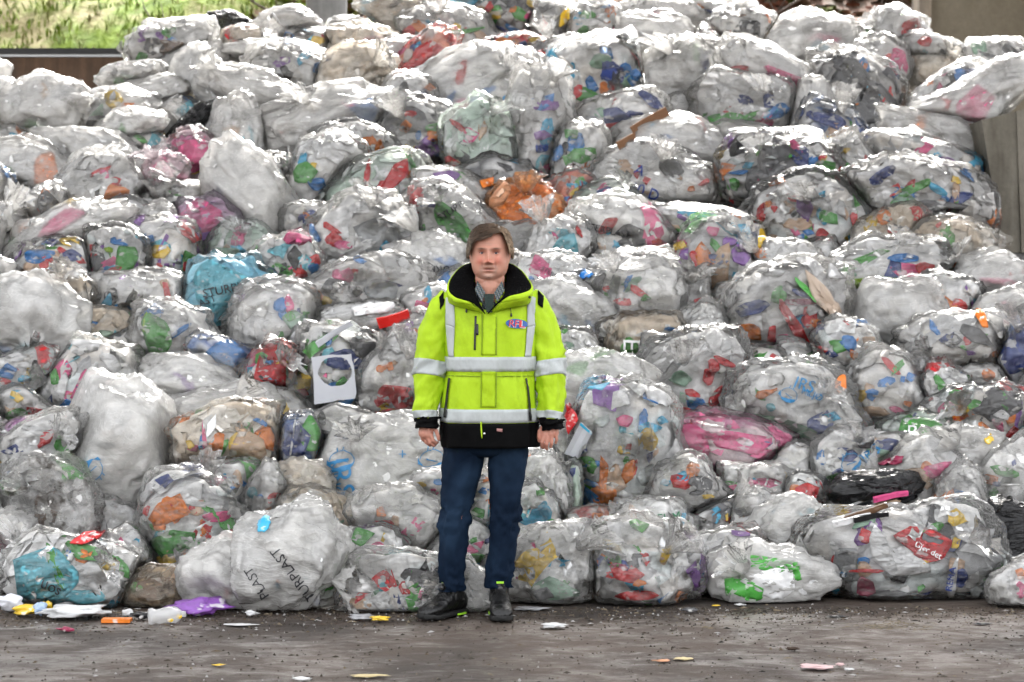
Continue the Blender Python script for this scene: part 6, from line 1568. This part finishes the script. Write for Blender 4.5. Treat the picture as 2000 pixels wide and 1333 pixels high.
# ---- safety boots
LEA = cloth_mat('boot_leather', (0.004, 0.004, 0.0045), 0.38, 0.2, 40); SOLE = paint('boot_sole', (0.004, 0.004, 0.004), 0.7, bump=0.4); LIME = paint('boot_lime', (0.34, 0.72, 0.03), 0.5)
def boot(cx, cy, ang):
    """cx, cy = ankle on the floor plan, ang = heading of the toe, 0 = towards the camera"""
    c, s = math.cos(ang), math.sin(ang)
    def loc(P):      # local x across, y forward, z up
        P = np.asarray(P, float); return np.stack([cx + P[:, 0] * c + P[:, 1] * s, cy + P[:, 0] * s - P[:, 1] * c, P[:, 2]], -1)
    m = 30; a_ = np.arange(m) * 2 * math.pi / m; up = []; so_ = []
    prof = smooth_path([(-0.085, 0.020, 0.07), (-0.075, 0.036, 0.110), (-0.03, 0.041, 0.135), (0.03, 0.042, 0.140), (0.075, 0.046, 0.108), (0.12, 0.051, 0.080), (0.16, 0.052, 0.072), (0.19, 0.043, 0.060), (0.205, 0.022, 0.042)], 30)
    for y, w_, h in prof:
        cc, ss = np.cos(a_), np.sin(a_); e = 2.6
        x = np.sign(cc) * np.abs(cc) ** (2 / e) * w_; z = 0.022 + (h - 0.022) * (0.5 + 0.5 * np.sign(ss) * np.abs(ss) ** (2 / 2.2))
        x = x * np.where(ss > 0, 1 - 0.25 * ss ** 2, 1)
        up.append(loc(np.stack([x, np.full(m, y), z], -1)))
        x2 = np.sign(cc) * np.abs(cc) ** (2 / 5) * (w_ + 0.003); z2 = 0.014 + 0.012 * np.sign(ss) * np.abs(ss) ** (2 / 5)
        so_.append(loc(np.stack([x2, np.full(m, y + 0.004 * np.sign(y)), z2 + (0.006 if y > 0.17 else 0)], -1)))
    b_ = mesh_obj('boot', *ring_loft(up), LEA, MAN)
    mesh_obj('sole', *ring_loft(so_), SOLE, b_)
    sh2 = []
    for z, yw, w_, y0 in smooth_path([(0.07, 0.074, 0.047, -0.008), (0.11, 0.066, 0.046, -0.008), (0.15, 0.056, 0.046, -0.008), (0.175, 0.054, 0.046, -0.008), (0.178, 0.046, 0.038, -0.008)], 14):
        sh2.append(loc(np.stack([w_ * np.cos(a_), y0 + yw * np.sin(a_), np.full(m, z)], -1)))
    mesh_obj('shaft', *ring_loft(sh2), LEA, b_)
    V, Fc = box_vf(-0.021, 0.021, 0.040, 0.062, 0.112, 0.158); mesh_obj('tongue', loc(V), Fc, LEA, b_, False)
    V, Fc = box_vf(-0.017, 0.017, 0.043, 0.064, 0.1585, 0.168); mesh_obj('pull_tab', loc(V), Fc, LIME, b_, False)
    dial = [loc(np.stack([0.012 * np.cos(a_) * k, np.full(m, y), 0.136 + 0.012 * np.sin(a_) * k], -1)) for y, k in ((0.058, 1), (0.074, 1), (0.077, 0.8))]
    mesh_obj('closure_dial', *ring_loft(dial), paint('dial_plastic', (0.03, 0.03, 0.032), 0.25), b_)
    for sx in (-1, 1):
        for k in range(3):
            V, Fc = tube_vf(loc([(sx * 0.004, 0.066 + k * 0.014, 0.124 - k * 0.010), (sx * 0.030, 0.052 + k * 0.014, 0.112 - k * 0.011)]), 0.0016, 6); mesh_obj('lace', V, Fc, SOLE, b_)
        V, Fc = box_vf(-0.004, 0.004, -0.050, 0.010, 0.006, 0.014); V = np.array(V); V[:, 0] += sx * 0.0455; mesh_obj('sole_insert', loc(V), Fc, LIME, b_, False)
    # raised toe cap
    cap = US * [0.047, 0.062, 0.046] + [0, 0.140, 0.030]; cap[:, 2] = np.maximum(cap[:, 2], 0.024)
    mesh_obj('toe_cap', loc(cap), FE, LEA, b_)
boot((881 - 1000) * S, 0.055, math.radians(-38))
boot((975 - 1000) * S, 0.045, math.radians(4))
# ================================================================== loose things on the heap
def heap_sheet(name, label, cat, px, py, rx, ry, rot, mat, seed, lift=0.008):
    h = BVH_HEAP.ray_cast(CAMP, pxray(px, py))
    if h[0] is None: return
    o = patch(name, px, py, rx, ry, rot, mat, BVH_HEAP, None, tuple(h[0]), seed, -lift)
    if o: o.location = h[0]; tag(o, label, cat)
    return o
def heap_box(name, label, cat, px, py, lx, ly, rot, mat, th=0.012, parts=()):
    """a stiff flat piece leaning on the bags; lx, ly half sizes in px"""
    h = BVH_HEAP.ray_cast(CAMP, pxray(px, py))
    if h[0] is None: return
    D = h[0].y - CAMY; s = D / F; a = math.radians(rot)
    X = Vector((math.cos(a), 0.1, -math.sin(a))).normalized(); Y = Vector((math.sin(a), -0.35, math.cos(a))); Y = (Y - X * Y.dot(X)).normalized(); N = X.cross(Y)
    if N.y > 0: N = -N
    c = h[0] + N * (th * 0.5 + 0.004)
    g = [(u, v, w_) for w_ in (-1, 1) for v in (-1, 0, 1) for u in (-1, -0.33, 0.33, 1)]
    r = np.random.default_rng(int(px)); V = []
    for u, v, w_ in g:
        bend = 0.012 * math.sin(u * 2 + px) + r.uniform(-.002, .002)
        V.append(np.array(X * (u * lx * s) + Y * (v * ly * s * (1 - 0.1 * u)) + N * (w_ * th * 0.5 + bend)))
    Fc = []
    for j in range(2):
        for i in range(3):
            q = j * 4 + i; Fc += [(q, q + 1, q + 5, q + 4), (12 + q + 4, 12 + q + 5, 12 + q + 1, 12 + q)]
    edge = [0, 1, 2, 3, 7, 11, 10, 9, 8, 4]
    Fc += [(edge[i], edge[(i + 1) % 10], 12 + edge[(i + 1) % 10], 12 + edge[i]) for i in range(10)]
    o = mesh_obj(name, np.array(V), Fc, mat, None, False); o.location = c; tag(o, label, cat)
    for nm, u0, u1, v0, v1, m_ in parts:
        q = [np.array(X * (u * lx * s) + Y * (v * ly * s * (1 - 0.1 * u)) + N * (th * 0.5 + 0.004 + 0.012 * math.sin(u * 2 + px))) for u, v in ((u0, v0), ((u0 + u1) / 2, v0), (u1, v0), (u1, v1), ((u0 + u1) / 2, v1), (u0, v1))]
        mesh_obj(nm, np.array(q), [(0, 1, 4, 5), (1, 2, 3, 4)], m_, o, False)
    return o
CARD = paint('brown_cardboard', (0.20, 0.10, 0.05), 0.85, bump=0.3)
heap_sheet('wrapper', 'bright yellow wrapper beside the dark bag on the crest', 'wrapper', 1103, 34, 13, 34, 18, WRAP['Y'], 1)
heap_box('cardboard', 'torn brown cardboard strip above the smooth white sack', 'cardboard', 1268, 237, 40, 10, -32, CARD)
heap_box('cardboard', 'small brown cardboard end below the bag of white cups', 'cardboard', 1222, 276, 20, 8, -28, CARD)
heap_sheet('tub', 'orange tub below the round net-like bag', 'tub', 952, 358, 17, 13, -10, WRAP['O'], 3, 0.016)
heap_sheet('plastic_sheet', 'cream folded plastic sheet above the big bag with a red strip', 'plastic sheet', 1607, 582, 54, 17, 50, paint('cream_sheet', (0.46, 0.36, 0.28), 0.4, bump=0.4, bscale=20), 4, 0.02)
heap_sheet('plastic_sheet', 'thin green sheet edge under the cream plastic sheet', 'plastic sheet', 1578, 572, 34, 6, 46, WRAP['G'], 5, 0.012)
heap_box('tray', 'shiny red plastic lid left of the man', 'lid', 768, 622, 32, 10, -18, paint('red_plastic', (0.62, 0.02, 0.015), 0.18), 0.016)
heap_sheet('snack_packet', 'hanging red snack packet beside the right cuff', 'packet', 1119, 812, 15, 38, 4, WRAP['R'], 7, 0.022)
heap_box('card', 'white card with a cyan edge below the red snack packet', 'card', 1131, 862, 14, 34, 24, paint('white_card', (0.52, 0.53, 0.57), 0.5), 0.008, [('edge_strip', -1, 1, 0.86, 1.0, WRAP['C'])])
heap_sheet('wrapper', 'orange and red wrapper left of the round clear bag', 'wrapper', 1641, 752, 13, 18, 10, WRAP['O'], 8, 0.014)
heap_sheet('wrapper', 'shiny red wrapper above the turquoise and green carrier bag', 'wrapper', 166, 1054, 36, 11, -18, WRAP['R'], 9, 0.016)
heap_sheet('wrapper', 'bright blue scrap beside the bag with orange tubs', 'wrapper', 517, 1028, 12, 14, 20, WRAP['C'], 10, 0.014)
heap_sheet('packet', 'dark red packet right of the white bag with a blue logo', 'packet', 1742, 900, 32, 10, -14, WRAP['M'], 11, 0.016)
heap_sheet('wrapper', 'yellow wrapper left of the bag with a violet wrapper', 'wrapper', 1487, 466, 10, 22, 4, WRAP['Y'], 12, 0.014)
heap_sheet('wrapper', 'yellow corner under the tied bag with yellow and red packs', 'wrapper', 1930, 858, 11, 10, 0, WRAP['Y'], 13, 0.014)
heap_sheet('wrapper', 'orange wrapper left of the frosted bag at the right edge', 'wrapper', 1916, 621, 9, 24, -24, WRAP['O'], 14, 0.014)
heap_sheet('plastic_sheet', 'crumpled white sheet on the bag with white trays', 'plastic sheet', 722, 606, 46, 10, -12, WRAP['W'], 15, 0.02)
heap_sheet('wrapper', 'blue scrap below the white bag with a pink red end', 'wrapper', 1145, 536, 16, 12, -20, WRAP['B'], 16, 0.014)
heap_sheet('plastic_sheet', 'white torn sheet standing on the soiled beige bag', 'plastic sheet', 410, 836, 10, 22, 14, WRAP['W'], 17, 0.016)
# the die-cut card: rectangle with an oval hole
def holed_card(label, cx, cy, hw, hh, ox, oy, ow, oh, rot, seed):
    n_ = 40; a_ = math.radians(rot); pts = []
    for k in (0.0, 0.5, 1.0):
        for i in range(n_):
            t = 2 * math.pi * i / n_; c, s = math.cos(t), math.sin(t); m_ = max(abs(c), abs(s))
            X = (ox + ow * c) * (1 - k) + hw * c / m_ * k; Y = (oy + oh * s) * (1 - k) + hh * s / m_ * k
            pts.append((cx + X * math.cos(a_) - Y * math.sin(a_), cy + X * math.sin(a_) + Y * math.cos(a_)))
    P = project(BVH_HEAP, pts, 0.012)
    if P is None: return
    # stiff card: a plane through the points, only gently bent
    A_ = np.c_[P[:, 0], P[:, 2], np.ones(len(P))]; co_, *_ = np.linalg.lstsq(A_, P[:, 1], rcond=None); Yp = A_ @ co_
    P[:, 1] = Yp - max(0, (Yp - P[:, 1]).max()) - 0.002
    Fc = [(j * n_ + i, j * n_ + (i + 1) % n_, (j + 1) * n_ + (i + 1) % n_, (j + 1) * n_ + i) for j in range(2) for i in range(n_)]
    org = P.mean(0); o = mesh_obj('die_cut_card', P, Fc, paint('white_card', (0.52, 0.53, 0.57), 0.5), None, False, origin=org); o.location = org
    m_ = o.modifiers.new('thickness', 'SOLIDIFY'); m_.thickness = 0.003
    tag(o, label, 'card')
holed_card('white card with an oval hole punched out, left of the man', 654, 738, 38, 44, 2, -12, 31, 28, -6, 1)
heap_box('card_strip', 'curved white card strip above the punched card', 'card', 652, 652, 40, 6, -32, paint('white_card', (0.52, 0.53, 0.57), 0.5), 0.006)
# moulded strips spilling out above the very large clear bag
for k, (x, y, lx, ly, rot, c) in enumerate([(1672, 985, 46, 7, -32, 'W'), (1705, 975, 44, 6, -24, 'K'), (1722, 984, 50, 6, -16, 'S'), (1690, 1000, 44, 6, -22, 'A'), (1662, 1014, 40, 6, -10, 'W'), (1738, 968, 36, 5, -8, 'P'), (1752, 980, 34, 5, -20, 'K'), (1700, 1008, 36, 5, -6, 'K')]):
    cn = {'W': 'white', 'K': 'black', 'S': 'pale pink', 'A': 'brown', 'P': 'pink'}[c]
    ps = [('pink_mark', -0.95, -0.55, -0.7, 0.7, WRAP['P'])] if k == 0 else ([('black_slot', 0.4, 0.8, -0.55, 0.55, WRAP['K'])] if k == 4 else [])
    heap_box('plastic_strip', '%s plastic strip, %s of the bundle above the very large clear bag' % (cn, ['uppermost left', 'upper middle', 'broadest', 'lower middle', 'lowest left', 'topmost', 'rightmost', 'lowest right'][k]), 'strip', x, y, lx, ly, rot, WRAP[c], 0.010 + 0.003 * (k % 3), ps)

# ================================================================== litter on the floor
bmi = bmesh.new(); bmesh.ops.create_icosphere(bmi, subdivisions=3, radius=1.0)
IV3 = np.array([v.co[:] for v in bmi.verts]); IF3 = [tuple(v.index for v in f.verts) for f in bmi.faces]; bmi.free()
def litter(name, label, cat, px, py, w_px, h_m, mat, seed, depth=0.6, rot=0.0):
    """crumpled scrap lying on the floor at pixel px, py (its contact line)"""
    D = groundD(py); a = w_px / 2 * D / F; V = IV3.copy()
    nz = 1 + 0.55 * fbm(V * 1.9 + seed, 3, seed) + 0.25 * (ridged(V * 3.1, 2, seed + 3) - 0.5)
    V = V * nz[:, None] * [a, a * depth, h_m / 2]
    c, s = math.cos(rot), math.sin(rot); V = np.stack([V[:, 0] * c - V[:, 1] * s, V[:, 0] * s + V[:, 1] * c, V[:, 2]], -1)
    V[:, 2] -= V[:, 2].min(); V[:, 2] = V[:, 2] * np.clip(h_m / max(V[:, 2].max(), 1e-6), 0.2, 3)
    o = mesh_obj(name, V, IF3, mat, None, seed % 2 == 0); o.location = (*px2w(px, py, D)[:2], 0.001)
    return tag(o, label, cat)
PAPER = paint('dirty_paper', (0.60, 0.60, 0.60), 0.8, bump=0.5, bscale=40, var=0.3); PALEB = paint('pale_blue_film', (0.38, 0.50, 0.68), 0.4, bump=0.4); FOIL = paint('grey_film', (0.36, 0.36, 0.37), 0.35, bump=0.5)
litter('wrapper', 'yellow crumpled wrapper on the floor at the far left', 'wrapper', 52, 1203, 58, 0.055, WRAP['Y'], 2)
litter('wrapper', 'yellow wrapper scrap right of the far left yellow wrapper', 'wrapper', 88, 1198, 34, 0.06, WRAP['Y'], 4)
litter('wrapper', 'pale blue wrapper between the yellow and white litter', 'wrapper', 80, 1206, 26, 0.07, PALEB, 6)
litter('paper', 'white paper sheet at the bottom left edge', 'paper', 20, 1196, 52, 0.09, paint('white_paper', (0.72, 0.73, 0.78), 0.7), 8)
litter('plastic_bag', 'dirty white crushed bag lying flat on the floor at the left', 'plastic bag', 150, 1208, 112, 0.062, PAPER, 10)
litter('film_scrap', 'bright blue film scrap under the turquoise carrier bag', 'film', 172, 1182, 52, 0.05, WRAP['C'], 12)
litter('film_scrap', 'bright blue film scrap left of the brown stained bag', 'film', 212, 1184, 42, 0.055, WRAP['C'], 14)
litter('film_scrap', 'grey clear film scrap in front of the turquoise carrier bag', 'film', 118, 1186, 70, 0.06, FOIL, 16)
litter('scrap', 'white scrap left of the black scrap on the floor', 'scrap', 250, 1206, 22, 0.04, PAPER, 18)
litter('scrap', 'black scrap left of the crushed clear bottle', 'scrap', 278, 1210, 34, 0.035, WRAP['K'], 20)
litter('packet', 'purple snack packet on the floor below the lettered milky bag', 'packet', 390, 1202, 92, 0.085, WRAP['V'], 22)
litter('scrap', 'dark red crushed scrap on the bare floor at the left', 'scrap', 128, 1234, 30, 0.022, WRAP['M'], 24)
litter('foil', 'yellow foil scrap in front of the low clear bag', 'foil', 741, 1214, 32, 0.025, WRAP['Y'], 26)
litter('scrap', 'grey mush left of the yellow foil scrap', 'scrap', 706, 1210, 46, 0.025, FOIL, 28)
litter('paper', 'white torn paper right of the boots', 'paper', 1081, 1227, 46, 0.022, PAPER, 30)
litter('film_scrap', 'clear flat film scrap right of the right boot', 'film', 1034, 1192, 62, 0.015, FOIL, 32)
litter('scrap', 'black and white scrap before the muddy bag with a blue bundle', 'scrap', 1348, 1196, 30, 0.02, WRAP['D'], 34)
litter('scrap', 'yellow scrap before the muddy bag with a blue bundle', 'scrap', 1398, 1185, 14, 0.008, WRAP['Y'], 36)
litter('scrap', 'small white scrap under the knotted white carrier bag', 'scrap', 1444, 1184, 18, 0.012, PAPER, 38)
litter('paper', 'white flat torn strip on the floor below the purple packet', 'paper', 466, 1222, 60, 0.008, PAPER, 41, 0.3)
litter('scrap', 'yellow scrap on the bare foreground floor at the left', 'scrap', 429, 1301, 20, 0.008, WRAP['Y'], 42)
litter('paper', 'white torn paper at the bottom edge left of the centre', 'paper', 592, 1329, 34, 0.012, PAPER, 44)
litter('paper', 'yellowish torn strip at the bottom edge', 'paper', 722, 1322, 66, 0.008, paint('buff_paper', (0.55, 0.45, 0.25), 0.8), 46, 0.3)
litter('scrap', 'orange scrap on the foreground floor right of the centre', 'scrap', 1294, 1293, 30, 0.01, paint('peach_scrap', (0.55, 0.28, 0.16), 0.8), 48)
litter('scrap', 'buff scrap right of the orange scrap on the foreground floor', 'scrap', 1336, 1289, 34, 0.01, paint('buff_paper', (0.55, 0.45, 0.25), 0.8), 50)
litter('paper', 'pinkish torn paper at the bottom right', 'paper', 1594, 1306, 62, 0.014, paint('pink_paper', (0.55, 0.38, 0.38), 0.8), 52)
litter('scrap', 'pink pebble-like scrap right of the pinkish torn paper', 'scrap', 1641, 1302, 16, 0.014, paint('pink_paper', (0.55, 0.38, 0.38), 0.8), 54)
litter('scrap', 'pale scrap at the right end of the pinkish torn paper', 'scrap', 1658, 1310, 18, 0.01, PAPER, 56)
litter('leaf', 'dry dark leaf on the foreground floor right of the centre', 'leaf', 1548, 1271, 24, 0.016, paint('dry_leaf', (0.05, 0.03, 0.02), 0.9), 58)
litter('scrap', 'dark flat scrap before the very large clear bag', 'scrap', 1636, 1206, 40, 0.008, WRAP['K'], 60, 0.3)
litter('scrap', 'dark crumb heap on the floor at the right', 'scrap', 1918, 1221, 26, 0.01, WRAP['K'], 62, 0.4)
litter('wrapper', 'blue and white wrapper right of the very large clear bag', 'wrapper', 1902, 1160, 34, 0.05, WRAP['C'], 64)
litter('plastic_lump', 'small white lump under the lettered milky sack', 'scrap', 490, 1205, 24, 0.03, PAPER, 66)
# orange bar, lying flat
D = groundD(1216); c = px2w(228, 1216, D); hw = 28 * D / F
V, Fc = box_vf(-hw, hw, -0.03, 0.03, 0, 0.016); tag(mesh_obj('plastic_bar', V, Fc, WRAP['O'], None, False), 'flat bright orange plastic bar on the floor at the left', 'bar').location = (c[0], c[1], 0.002)
# brown carton corner with a printed side
D = groundD(1190) + 0.05; c = px2w(655, 1172, D)
V, Fc = box_vf(-0.035, 0.035, -0.02, 0.02, -0.075, 0.05); o = tag(mesh_obj('carton', V, Fc, CARD, None, False), 'brown carton corner standing right of the lettered milky sack', 'carton'); o.location = (c[0], c[1], 0.078); o.rotation_euler = (0.05, -0.45, 0.2)
V, Fc = box_vf(-0.03, 0.0, -0.0235, -0.0205, 0.0, 0.045); mesh_obj('printed_panel', V, Fc, WRAP['T'], o, False)
V, Fc = box_vf(0.002, 0.02, -0.0235, -0.0205, 0.01, 0.045); mesh_obj('printed_panel', V, Fc, WRAP['Y'], o, False)
# crushed clear drink bottle lying on its side
D = groundD(1218); c = px2w(326, 1218, D); T_ = NT('clear_bottle'); pp = T_.n('BsdfPrincipled', i_Roughness=0.12); pp.inputs['Alpha'].default_value = 0.45; pp.inputs['Base Color'].default_value = (0.8, 0.8, 0.8, 1); T_.l(pp.outputs[0], T_.out.inputs[0])
rings = []; a_ = np.arange(22) * 2 * math.pi / 22
for t, r0 in ((0, 0.02), (0.02, 0.040), (0.12, 0.046), (0.2, 0.038), (0.3, 0.045), (0.45, 0.040), (0.55, 0.046), (0.7, 0.044), (0.82, 0.034), (0.9, 0.018), (1.0, 0.016)):
    rr_ = r0 * (1 + 0.2 * vnoise(np.stack([np.cos(a_) * 2, np.sin(a_) * 2, np.full(22, t * 7)], -1), 4)); rings.append(np.stack([np.full(22, (t - 0.5) * 0.17), rr_ * np.cos(a_), 0.036 + 0.8 * rr_ * np.sin(a_)], -1))
bo = empty('drink_bottle', (c[0], c[1], 0.002), 'crushed clear bottle with yellow bits on the floor at the left', 'bottle'); bo.rotation_euler = (0, 0, 0.35)
V, Fc = ring_loft(rings); mesh_obj('bottle_body', V, Fc, T_.m, bo)
for x, y, z in ((0.05, -0.03, 0.03), (0.01, -0.035, 0.018)):
    mesh_obj('yellow_fragment', US * [0.014, 0.006, 0.010] + [x, y, z], FE, WRAP['Y'], bo)
# crumbs, splinters and grit all over the floor, thicker along the foot of the heap
r = np.random.default_rng(77); mbS = MB(); N_ = 7500
ux = r.uniform(-2.7, 2.7, N_); uy = np.where(r.random(N_) < 0.5, 0.3 - np.abs(r.normal(size=N_)) * 0.3, r.uniform(-3.0, 0.4, N_))
pal_ = [(0.030, 0.022, 0.016), (0.045, 0.034, 0.025), (0.02, 0.018, 0.016), (0.10, 0.075, 0.05), (0.025, 0.02, 0.015), (0.34, 0.33, 0.32), (0.06, 0.045, 0.035), (0.16, 0.13, 0.09), (0.035, 0.03, 0.02), (0.05, 0.04, 0.03)]
for x, y in zip(ux, uy):
    sz = 0.0022 + 0.005 * r.random() ** 3; L_ = sz * (1 + 3.5 * r.random() ** 3); an_ = r.normal() * 0.9; dx, dy = math.cos(an_), math.sin(an_); hh = sz * r.uniform(0.3, 0.9)
    mbS.add([(x - dx * L_, y - dy * L_, -0.003), (x + dy * sz, y - dx * sz, -0.003), (x + dx * L_, y + dy * L_, -0.003), (x - dy * sz, y + dx * sz, -0.003), (x, y, hh)], [(0, 1, 4), (1, 2, 4), (2, 3, 4), (3, 0, 4)], np.array(pal_[r.integers(len(pal_))]))
tag(mbS.build('grit', vcol_mat('grit_crumbs', 0.8, 0.3, 0.1), None, False), 'dark crumbs, splinters and pale grit strewn over the floor', 'grit', kind='stuff')
# tuft of straw on the floor
mbS = MB(); D = groundD(1226); c = px2w(1752, 1226, D)
for k in range(260):
    q = r.normal(size=2) * [0.11, 0.05]; an_ = r.uniform(0, math.pi); L_ = r.uniform(0.01, 0.03); dx, dy = math.cos(an_) * L_, math.sin(an_) * L_; z = r.uniform(0.001, 0.02) * math.exp(-(q[0] / 0.08) ** 2)
    mbS.add([(c[0] + q[0] - dx, c[1] + q[1] - dy, z), (c[0] + q[0] - dx, c[1] + q[1] - dy + 0.002, z + 0.001), (c[0] + q[0] + dx, c[1] + q[1] + dy, z + 0.004)], [(0, 1, 2)], np.array([(0.14, 0.11, 0.06), (0.05, 0.04, 0.03), (0.22, 0.18, 0.11)][r.integers(3)]))
tag(mbS.build('straw', vcol_mat('straw_blades', 0.9, 0.2, 0.1), None, False), 'small heap of dry straw on the floor before the very large clear bag', 'straw', kind='stuff')
